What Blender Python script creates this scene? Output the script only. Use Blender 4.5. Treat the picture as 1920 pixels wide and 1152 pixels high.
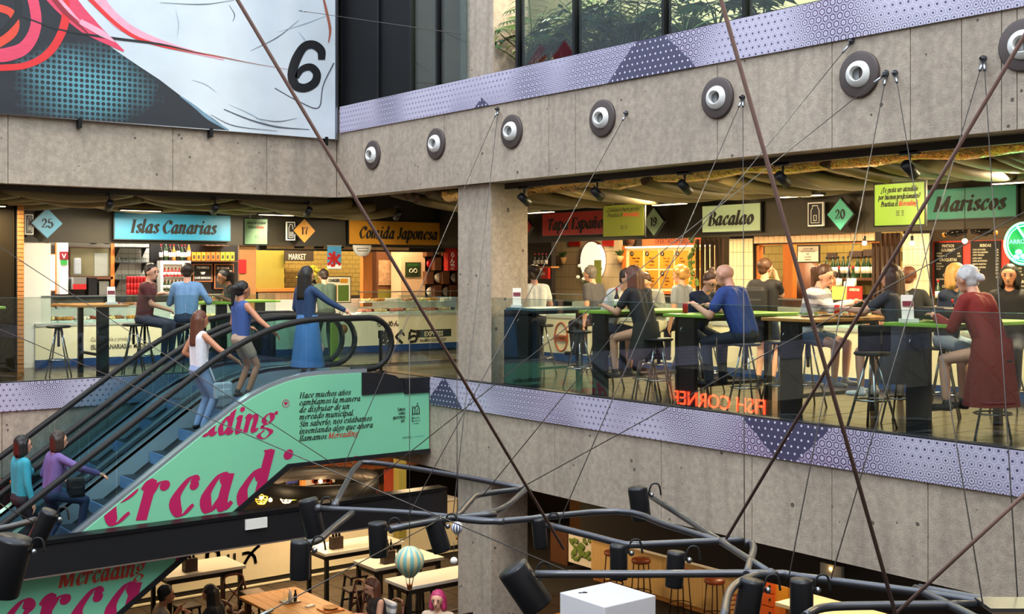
import bpy, math, random
import numpy as np
from mathutils import Vector, Matrix
random.seed(7)
SC = bpy.context.scene
for o in list(bpy.data.objects): bpy.data.objects.remove(o)
# ---------------------------------------------------------------- camera, world, exposure
TH = math.radians(37.6); FOC = 2238.0; CZ = 1.55; HOR = 510.0
cd = bpy.data.cameras.new('camera'); cam = bpy.data.objects.new('camera', cd); SC.collection.objects.link(cam)
cam.location = (0, 0, CZ); cam.rotation_euler = (math.pi/2, 0, -TH)
cd.sensor_width = 36; cd.lens = FOC/1920*36; cd.shift_y = -66/1920; cd.clip_start = .05; cd.clip_end = 200
SC.camera = cam
W = bpy.data.worlds.new('sky'); SC.world = W; W.use_nodes = True
_n = W.node_tree.nodes; _bg = _n['Background']
_bg.inputs[0].default_value = (.77, .87, 1.0, 1); _bg.inputs[1].default_value = 2.8
SC.view_settings.view_transform = 'Standard'; SC.view_settings.look = 'None'
SC.view_settings.gamma = 1; SC.view_settings.use_curve_mapping = False; SC.view_settings.exposure = 0.3
_sl = bpy.data.lights.new('sunlight', 'SUN'); _so = bpy.data.objects.new('sunlight', _sl); SC.collection.objects.link(_so)
_sl.energy = 1.1; _sl.angle = math.radians(12); _sl.color = (1, .93, .82)
_so.rotation_euler = Vector((-.30, -.42, .86)).to_track_quat('Z', 'Y').to_euler()

# ---------------------------------------------------------------- place planes from the lens geometry
def ray(px, py):
    u = px-960
    return (math.sin(TH)*FOC+math.cos(TH)*u, math.cos(TH)*FOC-math.sin(TH)*u, HOR-py)
def onX(px, py, X):
    d = ray(px, py); s = X/d[0]; return Vector((X, d[1]*s, CZ+d[2]*s))
def onY(px, py, Y):
    d = ray(px, py); s = Y/d[1]; return Vector((d[0]*s, Y, CZ+d[2]*s))
def onZ(px, py, Z):
    d = ray(px, py); s = (Z-CZ)/d[2]; return Vector((d[0]*s, d[1]*s, Z))
def rX(px0, py0, px1, py1, X):
    pm = (px0+px1)/2
    return onX(px1, 0, X).y, onX(px0, 0, X).y, onX(pm, py1, X).z, onX(pm, py0, X).z
def rY(px0, py0, px1, py1, Y):
    pm = (px0+px1)/2
    return onY(px0, 0, Y).x, onY(px1, 0, Y).x, onY(pm, py1, Y).z, onY(pm, py0, Y).z

# ---------------------------------------------------------------- materials
MATS = {}
def lin(c):
    if isinstance(c, str):
        c = tuple(int(c[i:i+2], 16)/255 for i in (0, 2, 4))
        c = tuple((x/12.92 if x <= .04045 else ((x+.055)/1.055)**2.4) for x in c)
    return (c[0], c[1], c[2], 1)
def M(key, col='808080', rough=.5, metal=0, var=.12, sc=8, bump=0, emit=0, ecol=None, spec=.5, stretch=None, trans=0):
    if key in MATS: return MATS[key]
    m = bpy.data.materials.new(key); m.use_nodes = True; nt = m.node_tree; N = nt.nodes; b = N['Principled BSDF']
    c = lin(col)
    tc = N.new('ShaderNodeTexCoord'); mp = N.new('ShaderNodeMapping'); nz = N.new('ShaderNodeTexNoise')
    nt.links.new(tc.outputs['Object'], mp.inputs[0]); nt.links.new(mp.outputs[0], nz.inputs['Vector'])
    if stretch: mp.inputs['Scale'].default_value = stretch
    nz.inputs['Scale'].default_value = sc; nz.inputs['Detail'].default_value = 5
    mx = N.new('ShaderNodeMix'); mx.data_type = 'RGBA'
    mx.inputs['A'].default_value = tuple(min(1, x*(1-var)) for x in c[:3])+(1,)
    mx.inputs['B'].default_value = tuple(min(1, x*(1+var)) for x in c[:3])+(1,)
    nt.links.new(nz.outputs[0], mx.inputs['Factor']); nt.links.new(mx.outputs['Result'], b.inputs['Base Color'])
    b.inputs['Roughness'].default_value = rough; b.inputs['Metallic'].default_value = metal
    b.inputs['Specular IOR Level'].default_value = spec
    if trans: b.inputs['Transmission Weight'].default_value = trans
    if emit:
        b.inputs['Emission Color'].default_value = lin(ecol or col); b.inputs['Emission Strength'].default_value = emit
    if bump:
        bp = N.new('ShaderNodeBump'); bp.inputs['Strength'].default_value = bump; bp.inputs['Distance'].default_value = .02
        nt.links.new(nz.outputs[0], bp.inputs['Height']); nt.links.new(bp.outputs[0], b.inputs['Normal'])
    MATS[key] = m
    return m
def nodes(key):
    m = bpy.data.materials.new(key); m.use_nodes = True; MATS[key] = m
    nt = m.node_tree
    return m, nt, nt.nodes, nt.nodes['Principled BSDF']
def mth(nt, op, a, b=None, c=None):
    n = nt.nodes.new('ShaderNodeMath'); n.operation = op
    for i, x in enumerate((a, b, c)):
        if x is None: continue
        if isinstance(x, (int, float)): n.inputs[i].default_value = x
        else: nt.links.new(x, n.inputs[i])
    return n.outputs[0]
def mixc(nt, f, a, b):
    n = nt.nodes.new('ShaderNodeMix'); n.data_type = 'RGBA'
    for k, x in (('Factor', f), ('A', a), ('B', b)):
        if isinstance(x, (int, float)): n.inputs[k].default_value = x
        elif isinstance(x, tuple): n.inputs[k].default_value = x
        else: nt.links.new(x, n.inputs[k])
    return n.outputs['Result']
def noise(nt, vec, sc, det=4, out=0):
    n = nt.nodes.new('ShaderNodeTexNoise'); n.inputs['Scale'].default_value = sc; n.inputs['Detail'].default_value = det
    nt.links.new(vec, n.inputs['Vector']); return n.outputs[out]
def ramp(nt, f, a, b):
    n = nt.nodes.new('ShaderNodeMapRange'); n.inputs[1].default_value = a; n.inputs[2].default_value = b
    nt.links.new(f, n.inputs[0]); return n.outputs[0]
def geo_pos(nt): return nt.nodes.new('ShaderNodeNewGeometry').outputs['Position']

def concrete(key, col):
    m, nt, N, b = nodes(key); p = geo_pos(nt); c = lin(col)
    f1 = noise(nt, p, .9, 6); f2 = noise(nt, p, 14, 8); f3 = noise(nt, p, 70, 3)
    mp = N.new('ShaderNodeMapping'); mp.inputs['Scale'].default_value = (2.2, 2.2, .25); nt.links.new(p, mp.inputs[0])
    f4 = noise(nt, mp.outputs[0], 3, 5)
    k = lambda s: tuple(x*s for x in c[:3])+(1,)
    c1 = mixc(nt, ramp(nt, f1, .35, .65), k(.80), k(1.16)); c2 = mixc(nt, ramp(nt, f2, .32, .68), k(.68), k(1.25))
    cc = mixc(nt, .5, c1, c2)
    cc = mixc(nt, mth(nt, 'MULTIPLY', ramp(nt, f4, .5, .75), .5), cc, k(.55))
    cc = mixc(nt, mth(nt, 'MULTIPLY', ramp(nt, f3, .48, .72), .5), cc, k(.5))
    v = N.new('ShaderNodeTexVoronoi'); v.inputs['Scale'].default_value = 7; nt.links.new(p, v.inputs['Vector'])
    pore = mth(nt, 'LESS_THAN', v.outputs['Distance'], mth(nt, 'MULTIPLY', ramp(nt, noise(nt, p, 3, 2), .45, .7), .17))
    cc = mixc(nt, mth(nt, 'MULTIPLY', pore, .9), cc, k(.18))
    nt.links.new(cc, b.inputs['Base Color']); b.inputs['Roughness'].default_value = .85
    bp = N.new('ShaderNodeBump'); bp.inputs['Strength'].default_value = .35; bp.inputs['Distance'].default_value = .01
    nt.links.new(mth(nt, 'SUBTRACT', mth(nt, 'ADD', f2, f3), pore), bp.inputs['Height']); nt.links.new(bp.outputs[0], b.inputs['Normal'])
    return m
concrete('concrete', 'aea08f')

def lattice(key, axis, spots):
    # lilac trim printed with rings on a triangular grid; ring size follows soft dark fields
    m, nt, N, b = nodes(key); p = geo_pos(nt); sp = N.new('ShaderNodeSeparateXYZ'); nt.links.new(p, sp.inputs[0])
    t = sp.outputs[axis]; z = sp.outputs[2]; S = .085; H = S*math.sqrt(3)
    def cell(o):
        a = mth(nt, 'SUBTRACT', mth(nt, 'FRACT', mth(nt, 'ADD', mth(nt, 'DIVIDE', t, S), o+100)), .5)
        c = mth(nt, 'SUBTRACT', mth(nt, 'FRACT', mth(nt, 'ADD', mth(nt, 'DIVIDE', z, H), o+100)), .5)
        a = mth(nt, 'MULTIPLY', a, S); c = mth(nt, 'MULTIPLY', c, H)
        return mth(nt, 'SQRT', mth(nt, 'ADD', mth(nt, 'MULTIPLY', a, a), mth(nt, 'MULTIPLY', c, c)))
    d = mth(nt, 'MINIMUM', cell(0), cell(.5))
    fld = noise(nt, p, .8, 1); fd = ramp(nt, fld, .40, .66)
    dark = None
    for tc_, zc_, r_ in spots:
        q = mth(nt, 'SUBTRACT', r_, mth(nt, 'ADD', mth(nt, 'ABSOLUTE', mth(nt, 'SUBTRACT', t, tc_)), mth(nt, 'MULTIPLY', mth(nt, 'ABSOLUTE', mth(nt, 'SUBTRACT', z, zc_)), 1.2)))
        dark = q if dark is None else mth(nt, 'MAXIMUM', dark, q)
    dark = mth(nt, 'GREATER_THAN', dark, mth(nt, 'MULTIPLY', mth(nt, 'SUBTRACT', noise(nt, p, 4, 2), .5), .12))
    ring = mth(nt, 'LESS_THAN', mth(nt, 'ABSOLUTE', mth(nt, 'SUBTRACT', d, .030)), mth(nt, 'ADD', .0026, mth(nt, 'MULTIPLY', fd, .0055)))
    gap = mth(nt, 'MULTIPLY', mth(nt, 'GREATER_THAN', d, .044), ramp(nt, fd, .05, .4))
    dot = mth(nt, 'LESS_THAN', d, mth(nt, 'ADD', mth(nt, 'MULTIPLY', mth(nt, 'SUBTRACT', 1, fd), .009), .004))
    mask = mth(nt, 'MAXIMUM', mth(nt, 'MAXIMUM', mth(nt, 'MULTIPLY', ring, ramp(nt, fd, -.5, .6)), gap), dot)
    lil = mixc(nt, ramp(nt, noise(nt, p, .5, 2), .3, .75), lin('c4c0d2'), lin('b3aec8'))
    ink = mixc(nt, ramp(nt, noise(nt, p, .6, 1), .45, .7), lin('45455f'), lin('5f4768'))
    c1 = mixc(nt, mask, lil, ink)
    c2 = mixc(nt, mth(nt, 'LESS_THAN', d, .012), lin('44435e'), lin('d8d5e4'))
    nt.links.new(mixc(nt, dark, c1, c2), b.inputs['Base Color']); b.inputs['Roughness'].default_value = .45
    return m
lattice('lattice_x', 1, [(onX(1475, 0, 9.65).y, .05, .62), (onX(835, 0, 9.65).y, -.5, .65), (onX(1222, 0, 9.65).y, 3.75, .8), (onX(905, 0, 9.65).y, 3.7, .3)]); lattice('lattice_y', 0, [(2.6, -.2, .3)])

def glass(key, tint, base=.05, edge=.6, rough=.0):
    m, nt, N, b = nodes(key)
    tr = N.new('ShaderNodeBsdfTransparent'); tr.inputs[0].default_value = lin(tint)
    gl = N.new('ShaderNodeBsdfGlossy'); gl.inputs['Roughness'].default_value = rough; gl.inputs[0].default_value = (1, 1, 1, 1)
    lw = N.new('ShaderNodeLayerWeight'); lw.inputs[0].default_value = .5
    sch = mth(nt, 'ADD', .04, mth(nt, 'MULTIPLY', mth(nt, 'POWER', lw.outputs['Facing'], 5), .96))
    mx = N.new('ShaderNodeMixShader'); nt.links.new(mth(nt, 'MULTIPLY', sch, base), mx.inputs[0])
    nt.links.new(tr.outputs[0], mx.inputs[1]); nt.links.new(gl.outputs[0], mx.inputs[2])
    nt.links.new(mx.outputs[0], N['Material Output'].inputs[0]); return m
glass('glass', 'ecf3f1', 1.5); glass('glass_teal', 'deedf0', 1.0); glass('glass_case', 'f4f8f7', .5); glass('glass_dark', 'd0dada', 1.1)
M('black_metal', '1b1c1f', .4, .6, .2); M('black_paint', '15161a', .45, 0, .2); M('dark_steel', '55565c', .36, .75, .15)
M('chrome', 'b9bcc0', .18, 1, .08); M('steel', '9b9ea3', .3, 1, .1); M('rubber', '08080a', .65); M('white', 'e9e7e2', .45, var=.04)
M('cream', 'e3dcc0', .5, var=.05); M('brown_fascia', '2b2516', .55, var=.15); M('dark_brown', '241c14', .6, var=.2)
M('wood', 'b07a3e', .5, 0, .3, 5, .15, stretch=(1, 9, 9)); M('wood_y', 'b5803f', .5, 0, .35, 5, .15, stretch=(9, 1, 9)); M('wood_orange', 'c0702e', .5, 0, .25, 5, .1, stretch=(6, 6, .8))
M('wood_dark', '5a3620', .5, 0, .25, 6, .1, stretch=(6, 6, .8)); M('pale_wood', 'cfae74', .5, 0, .15, 4, .08, stretch=(7, 7, .6))
M('green_top', '7fae3c', .4, var=.08); M('teal_top', '4d6f78', .3, var=.08)
M('floor_tile', '382c1e', .2, 0, .3, 2.5, .03); M('grout', '1d1915', .8); M('ground_tile', '3b3129', .35, 0, .3, 2, .04)
M('mint', '7ccba4', .5, var=.03, sc=1.5); M('magenta', 'b8185a', .5, var=.03); M('ink', '14120f', .6, var=.05)
M('print_red', 'c43a2e', .5, var=.03); M('blue_plinth', '24427a', .25, var=.25, sc=12); M('paper', 'efe9dc', .7, var=.04)
M('cable', '2a2523', .6, var=.1); M('rope', '6a5048', .8, var=.2, sc=30)

# ---------------------------------------------------------------- mesh builder
ORG = {}
class MB:
    def __init__(s): s.v = []; s.f = []; s.m = []; s.s = []
    def add(s, vs, fs, smooth=False, mi=0):
        o = len(s.v); s.v += [tuple(v) for v in vs]
        for f in fs: s.f.append(tuple(i+o for i in f)); s.m.append(mi); s.s.append(smooth)
        return s
    def box(s, x0, x1, y0, y1, z0, z1, mi=0):
        vs = [(x, y, z) for z in (z0, z1) for y in (y0, y1) for x in (x0, x1)]
        return s.add(vs, [(0, 2, 3, 1), (4, 5, 7, 6), (0, 1, 5, 4), (2, 6, 7, 3), (0, 4, 6, 2), (1, 3, 7, 5)], mi=mi)
    def obox(s, c, sz, R=None, mi=0):
        c = Vector(c); R = R or Matrix.Identity(3); a, b, d = (x/2 for x in sz)
        vs = [c+R @ Vector((x, y, z)) for z in (-d, d) for y in (-b, b) for x in (-a, a)]
        return s.add(vs, [(0, 2, 3, 1), (4, 5, 7, 6), (0, 1, 5, 4), (2, 6, 7, 3), (0, 4, 6, 2), (1, 3, 7, 5)], mi=mi)
    def tube(s, pts, r, n=8, caps=True, mi=0, closed=False, sq=1):
        pts = [Vector(p) for p in pts]; k = len(pts); rs = r if isinstance(r, (list, tuple)) else [r]*k
        up = None; rings = []
        for i, p in enumerate(pts):
            a = pts[i-1] if (i or closed) else pts[i]; b = pts[(i+1) % k] if (i < k-1 or closed) else pts[i]
            t = (b-a).normalized() if (b-a).length > 1e-9 else Vector((0, 0, 1))
            if up is None:
                up = Vector((0, 0, 1)) if abs(t.z) < .9 else Vector((1, 0, 0))
            x = t.cross(up)
            if x.length < 1e-6: x = t.cross(Vector((0, 1, 0)))
            x.normalize(); y = x.cross(t).normalized(); up = y
            rings.append([p+(x*math.cos(q)*sq+y*math.sin(q))*rs[i] for q in (2*math.pi*j/n for j in range(n))])
        vs = [v for R in rings for v in R]; fs = []
        for i in range(k if closed else k-1):
            i2 = (i+1) % k
            for j in range(n): fs.append((i*n+j, i*n+(j+1) % n, i2*n+(j+1) % n, i2*n+j))
        s.add(vs, fs, True, mi)
        if caps and not closed:
            o = len(s.v)-k*n
            s.f.append(tuple(o+j for j in range(n))[::-1]); s.m.append(mi); s.s.append(False)
            s.f.append(tuple(o+(k-1)*n+j for j in range(n))); s.m.append(mi); s.s.append(False)
        return s
    def cyl(s, a, b, r0, r1=None, n=14, mi=0): return s.tube([a, b], [r0, r0 if r1 is None else r1], n, mi=mi)
    def ball(s, c, r, n=10, k=7, mi=0, R=None):
        c = Vector(c); r = r if isinstance(r, (tuple, list)) else (r, r, r); vs = []; fs = []; R = R or Matrix.Identity(3)
        for i in range(k+1):
            a = math.pi*i/k
            for j in range(n):
                q = 2*math.pi*j/n
                vs.append(c+R @ Vector((r[0]*math.sin(a)*math.cos(q), r[1]*math.sin(a)*math.sin(q), r[2]*math.cos(a))))
        for i in range(k):
            for j in range(n): fs.append((i*n+j, (i+1)*n+j, (i+1)*n+(j+1) % n, i*n+(j+1) % n))
        return s.add(vs, fs, True, mi)
    def lathe(s, prof, c=(0, 0, 0), n=14, mi=0, ax=None, caps=True):
        c = Vector(c); Rm = ax or Matrix.Identity(3); vs = []; fs = []
        for r, z in prof:
            for j in range(n):
                q = 2*math.pi*j/n; vs.append(c+Rm @ Vector((r*math.cos(q), r*math.sin(q), z)))
        for i in range(len(prof)-1):
            for j in range(n): fs.append((i*n+j, i*n+(j+1) % n, (i+1)*n+(j+1) % n, (i+1)*n+j))
        s.add(vs, fs, True, mi); o = len(s.v)-len(vs); k = len(prof)-1
        if not caps: return s
        s.f.append(tuple(o+j for j in range(n))[::-1]); s.m.append(mi); s.s.append(False)
        s.f.append(tuple(o+k*n+j for j in range(n))); s.m.append(mi); s.s.append(False)
        return s
    def prism(s, poly, d, mi=0):
        poly = [Vector(p) for p in poly]; d = Vector(d); k = len(poly)
        vs = poly+[p+d for p in poly]
        fs = [tuple(range(k))[::-1], tuple(range(k, 2*k))]+[(i, (i+1) % k, k+(i+1) % k, k+i) for i in range(k)]
        return s.add(vs, fs, mi=mi)
    def build(s, name, mat, parent=None, label=None, cat=None, group=None, kind=None, bevel=0):
        if not s.v: return None
        if parent is not None: off = ORG.get(parent.name, Vector((0, 0, 0)))
        else:
            A = np.array(s.v); off = Vector(((A[:, 0].min()+A[:, 0].max())/2, (A[:, 1].min()+A[:, 1].max())/2, A[:, 2].min()))
        me = bpy.data.meshes.new(name); me.from_pydata([(v[0]-off[0], v[1]-off[1], v[2]-off[2]) for v in s.v], [], s.f)
        for mm in (mat if isinstance(mat, (list, tuple)) else [mat]): me.materials.append(MATS[mm] if isinstance(mm, str) else mm)
        me.polygons.foreach_set('material_index', s.m); me.polygons.foreach_set('use_smooth', s.s); me.update()
        o = bpy.data.objects.new(name, me); SC.collection.objects.link(o)
        if parent is not None: o.parent = parent; ORG[o.name] = off
        else: o.location = off; ORG[o.name] = off
        if bevel:
            md = o.modifiers.new('bevel', 'BEVEL'); md.width = bevel; md.segments = 2; md.limit_method = 'ANGLE'
        return tag(o, label, cat, group, kind)
def tag(o, label=None, cat=None, group=None, kind=None):
    for k, x in (('label', label), ('category', cat), ('group', group), ('kind', kind)):
        if x: o[k] = x
    return o
def thing(name, label, cat, loc=(0, 0, 0), group=None, rz=0):
    o = bpy.data.objects.new(name, None); SC.collection.objects.link(o); o.empty_display_size = .1
    o.location = loc; o.rotation_euler = (0, 0, rz); ORG[o.name] = Vector(loc)
    return tag(o, label, cat, group)
def copy_tree(o, loc=None, rz=None, label=None, parent=None):
    c = o.copy(); SC.collection.objects.link(c)
    if parent is not None: c.parent = parent
    if loc is not None: c.location = loc
    if rz is not None: c.rotation_euler = (0, 0, rz)
    if label: c['label'] = label
    for ch in list(o.children): copy_tree(ch, parent=c)
    return c
def dup(o, loc, parent=None, rz=None):
    c = o.copy(); SC.collection.objects.link(c); c.location = loc
    if parent is not None: c.parent = parent
    if rz is not None: c.rotation_euler = (0, 0, rz)
    return c
def tiles(parent, o, u, v, nu, nv, su, sv, gap, th, mat, name='tile', bond=False, jit=.0):
    # each tile is an object sharing one mesh; o corner, u / v unit axes, thickness along u x v
    u = Vector(u); v = Vector(v); w = u.cross(v); o = Vector(o)
    b = MB(); a = [(0, 0), (su-gap, 0), (su-gap, sv-gap), (0, sv-gap)]
    b.prism([u*x+v*y for x, y in a], w*th); me = None
    for j in range(nv):
        for i in range(nu):
            p = o+u*(i*su+(su/2 if bond and j % 2 else 0))+v*j*sv+w*random.uniform(0, jit)
            if me is None:
                t = b.build(name, mat, parent); me = t.data; t.location = p
            else:
                t = bpy.data.objects.new(name, me); SC.collection.objects.link(t); t.parent = parent; t.location = p
def lamp(kind, loc, power, col=(1, .72, .42), size=.2, target=None, spot=70, sy=None):
    l = bpy.data.lights.new('lamp_light', kind); l.energy = power; l.color = col
    if kind == 'AREA':
        l.size = size
        if sy: l.shape = 'RECTANGLE'; l.size_y = sy
    elif kind in ('POINT', 'SPOT'): l.shadow_soft_size = size
    if kind == 'SPOT': l.spot_size = math.radians(spot); l.spot_blend = .6
    o = bpy.data.objects.new('lamp_light', l); SC.collection.objects.link(o); o.location = loc
    if target is not None: o.rotation_euler = (Vector(target)-Vector(loc)).to_track_quat('-Z', 'Y').to_euler()
    return o

# ---------------------------------------------------------------- lettering
TMP = bpy.data.scenes.new('scratch')
def evaluated(ob):
    TMP.collection.objects.link(ob); TMP.view_layers[0].update(); dg = TMP.view_layers[0].depsgraph
    return bpy.data.meshes.new_from_object(ob.evaluated_get(dg))
def crom(pts, k=6):
    if len(pts) < 3: return [Vector((p[0], p[1])) for p in pts]
    P = [Vector((p[0], p[1])) for p in pts]; closed = (P[0]-P[-1]).length < 1e-6; out = []
    n = len(P)
    for i in range(n-1):
        p0 = P[i-1] if i else (P[-2] if closed else P[0]*2-P[1]); p3 = P[i+2] if i+2 < n else (P[1] if closed else P[-1]*2-P[-2])
        for j in range(k):
            t = j/k
            out.append(.5*((2*P[i])+(P[i+1]-p0)*t+(2*p0-5*P[i]+4*P[i+1]-p3)*t*t+(3*P[i]-p0-3*P[i+1]+p3)*t**3))
    return out+[P[-1]]
def crom3(P):
    P = [Vector(p) for p in P]; out = []
    for i in range(len(P)-1):
        p0 = P[max(i-1, 0)]; p3 = P[min(i+2, len(P)-1)]
        for j in range(6):
            q = j/6; out.append(.5*((2*P[i])+(P[i+1]-p0)*q+(2*p0-5*P[i]+4*P[i+1]-p3)*q*q+(3*P[i]-p0-3*P[i+1]+p3)*q**3))
    return out+[P[-1]]
G = {
 'a': (.95, [[(.66, .75), (.45, 1), (.14, .45), (.32, 0), (.62, .4)], [(.70, 1), (.64, .25), (.74, 0), (.92, .2)]]),
 'b': (.88, [[(.22, 1.55), (.18, .4), (.25, .05), (.42, 0), (.74, .5), (.55, 1), (.22, .6)]]),
 'c': (.76, [(.6, .78, .13), [(.66, .85), (.45, 1), (.14, .45), (.38, 0), (.68, .25)]]),
 'd': (.97, [[(.62, .75), (.45, 1), (.14, .45), (.32, 0), (.62, .4)], [(.74, 1.55), (.66, .25), (.76, 0), (.92, .2)], 'L', [(.55, 1.53), (.8, 1.55)]]),
 'e': (.8, [[(.16, .5), (.5, .6), (.64, .82), (.45, 1), (.15, .5), (.35, 0), (.68, .25)]]),
 'f': (.6, [[(.72, 1.4), (.55, 1.55), (.4, 1), (.3, 0), (.15, -.4), (-.05, -.4)], [(.12, 1), (.62, 1)]]),
 'g': (.9, [[(.45, 1), (.16, .68), (.42, .38), (.68, .7), (.45, 1)], [(.3, .42), (.15, .22), (.5, .1), (.75, -.12), (.4, -.45), (.02, -.25), (.3, .05)], (.87, 1.0, .11), [(.64, .85), (.85, 1.04)]]),
 'h': (.95, [[(.2, 1.55), (.12, 0)], [(.16, .6), (.5, 1), (.66, .75), (.58, .2), (.68, 0), (.88, .2)]]),
 'i': (.5, [[(.02, .8), (.2, .98), (.18, .25), (.27, 0), (.45, .2)], (.26, 1.36, .15)]),
 'l': (.48, [[(.22, 1.55), (.16, .25), (.25, 0), (.43, .2)]]),
 'm': (1.4, [[(.02, .8), (.2, 1), (.14, 0)], [(.18, .6), (.5, 1), (.6, .75), (.56, 0)], [(.6, .6), (.92, 1), (1.04, .75), (1.0, .2), (1.1, 0), (1.3, .2)]]),
 'n': (.98, [[(.02, .8), (.2, 1), (.14, 0)], [(.18, .6), (.52, 1), (.66, .75), (.6, .2), (.7, 0), (.9, .2)]]),
 'o': (.84, [[(.42, 1), (.14, .5), (.4, 0), (.7, .5), (.42, 1)]]),
 'p': (.92, [[(.02, .8), (.2, 1), (.12, -.5)], [(.18, .6), (.5, 1), (.76, .55), (.5, 0), (.2, .3)], 'L', [(-.05, -.5), (.3, -.5)]]),
 'q': (.92, [[(.66, .75), (.45, 1), (.14, .45), (.32, 0), (.62, .4)], [(.70, 1), (.62, -.5)]]),
 'r': (.72, [[(.02, .8), (.2, 1), (.14, 0)], [(.18, .55), (.4, .92), (.6, .98)], (.6, .86, .14)]),
 's': (.68, [[(.56, .8), (.38, 1), (.2, .78), (.42, .48), (.54, .22), (.34, 0), (.1, .2)], (.13, .2, .1), (.55, .8, .08)]),
 't': (.55, [[(.24, 1.35), (.17, .25), (.27, 0), (.46, .2)], [(.04, 1), (.46, 1)]]),
 'u': (.98, [[(.02, .8), (.2, 1), (.16, .25), (.3, 0), (.62, .5)], [(.7, 1), (.63, .25), (.73, 0), (.92, .2)]]),
 'v': (.82, [[(.02, .85), (.18, 1), (.28, .3), (.32, 0)], [(.32, 0), (.66, .6), (.62, 1)]]),
 'y': (.85, [[(.02, .85), (.18, 1), (.28, .4), (.36, .05)], [(.68, 1), (.6, .3), (.3, -.4), (.02, -.35)]]),
 'I': (.68, [[(.34, 1.45), (.34, 0)], 'L', [(.1, 1.43), (.58, 1.43)], 'L', [(.1, .02), (.58, .02)]]),
 'C': (1.08, [[(.92, 1.05), (.6, 1.45), (.15, .7), (.55, 0), (.95, .35)], 'L', [(.93, 1.4), (.92, 1.0)]]),
 'J': (.75, [[(.48, 1.45), (.48, .3), (.28, 0), (.08, .2)], 'L', [(.24, 1.43), (.7, 1.43)], (.14, .24, .13)]),
 'T': (1.05, [[(.52, 1.45), (.52, 0)], 'L', [(.1, 1.1), (.12, 1.43), (.95, 1.43), (.95, 1.1)], 'L', [(.3, .02), (.75, .02)]]),
 'E': (1.02, [[(.3, 1.45), (.3, 0)], 'L', [(.1, 1.43), (.9, 1.43), (.9, 1.1)], 'L', [(.1, .02), (.9, .02), (.94, .4)], 'L', [(.3, .75), (.7, .75)]]),
 'B': (1.05, [[(.3, 1.45), (.3, 0)], [(.1, 1.45), (.6, 1.45), (.8, 1.1), (.6, .78), (.3, .76)], [(.3, .76), (.65, .76), (.9, .38), (.65, 0), (.1, 0)]]),
 'P': (1.0, [[(.3, 1.45), (.3, 0)], [(.1, 1.45), (.62, 1.45), (.85, 1.05), (.62, .68), (.3, .68)], 'L', [(.08, .02), (.52, .02)]]),
 'M': (1.6, ['L', [(.2, 0), (.3, 1.45)], 'L', [(.32, 1.45), (.72, .05)], 'L', [(.72, .05), (1.25, 1.45)], [(1.27, 1.45), (1.22, 0)], 'L', [(.02, .02), (.4, .02)], 'L', [(1.0, .02), (1.45, .02)], 'L', [(.1, 1.43), (.4, 1.43)], 'L', [(1.2, 1.43), (1.5, 1.43)]]),
 'H': (1.3, [[(.3, 1.45), (.3, 0)], [(.98, 1.45), (.98, 0)], 'L', [(.3, .75), (.98, .75)], 'L', [(.08, .02), (.52, .02)], 'L', [(.76, .02), (1.2, .02)], 'L', [(.08, 1.43), (.52, 1.43)], 'L', [(.76, 1.43), (1.2, 1.43)]]),
 'S': (.9, [[(.75, 1.1), (.48, 1.45), (.2, 1.1), (.5, .75), (.76, .38), (.45, 0), (.12, .35)]]),
 '1': (.7, [[(.4, 1.45), (.4, 0)], 'L', [(.15, 1.2), (.4, 1.43)], 'L', [(.15, .02), (.65, .02)]]),
 '2': (.95, [(.22, 1.1, .12), [(.16, 1.15), (.45, 1.45), (.75, 1.05), (.45, .5), (.12, .06)], 'L', [(.1, .07), (.8, .07), (.85, .35)]]),
 '5': (.95, ['L', [(.75, 1.43), (.25, 1.4), (.2, .75)], [(.2, .75), (.5, .92), (.8, .5), (.5, 0), (.15, .2)], (.2, .25, .12)]),
 '7': (.9, ['L', [(.12, 1.1), (.14, 1.4), (.8, 1.4)], [(.8, 1.4), (.5, .8), (.42, 0)]]),
 '9': (.95, [[(.48, 1.45), (.15, 1.02), (.48, .6), (.8, 1.02), (.48, 1.45)], [(.8, 1.05), (.72, .4), (.42, 0), (.18, .18)], (.24, .24, .12)]),
 '0': (.95, [[(.48, 1.45), (.15, .72), (.48, 0), (.81, .72), (.48, 1.45)]]),
 '.': (.35, [(.15, .08, .1)]), ',': (.35, [(.15, .08, .1), [(.22, .08), (.1, -.2)]]), ' ': (.42, []), '!': (.4, [[(.2, 1.45), (.2, .4)], (.2, .08, .1)]),
 '?': (.75, [[(.12, 1.15), (.38, 1.45), (.62, 1.1), (.35, .7), (.35, .35)], (.35, .08, .1)]),
 '¿': (.75, [[(.62, .0), (.36, -.35), (.1, 0), (.36, .4), (.36, .7)], (.36, 1.0, .1)]),
}
G['ñ'] = (G['n'][0], G['n'][1]+[[(.15, 1.25), (.35, 1.4), (.5, 1.25), (.7, 1.4)]])
G['á'] = (G['a'][0], G['a'][1]+['L', [(.4, 1.2), (.65, 1.5)]])
def clip_poly(poly, planes):
    for a, b, c in planes:   # keep a*x+b*y+c >= 0
        out = []
        for i, p in enumerate(poly):
            q = poly[(i+1) % len(poly)]; dp = a*p[0]+b*p[1]+c; dq = a*q[0]+b*q[1]+c
            if dp >= 0: out.append(p)
            if (dp >= 0) != (dq >= 0):
                t = dp/(dp-dq); out.append((p[0]+(q[0]-p[0])*t, p[1]+(q[1]-p[1])*t))
        poly = out
        if len(poly) < 3: return []
    return poly
def serif_width(txt, ls=0): return sum(G[c][0]+ls for c in txt if c in G)
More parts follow.
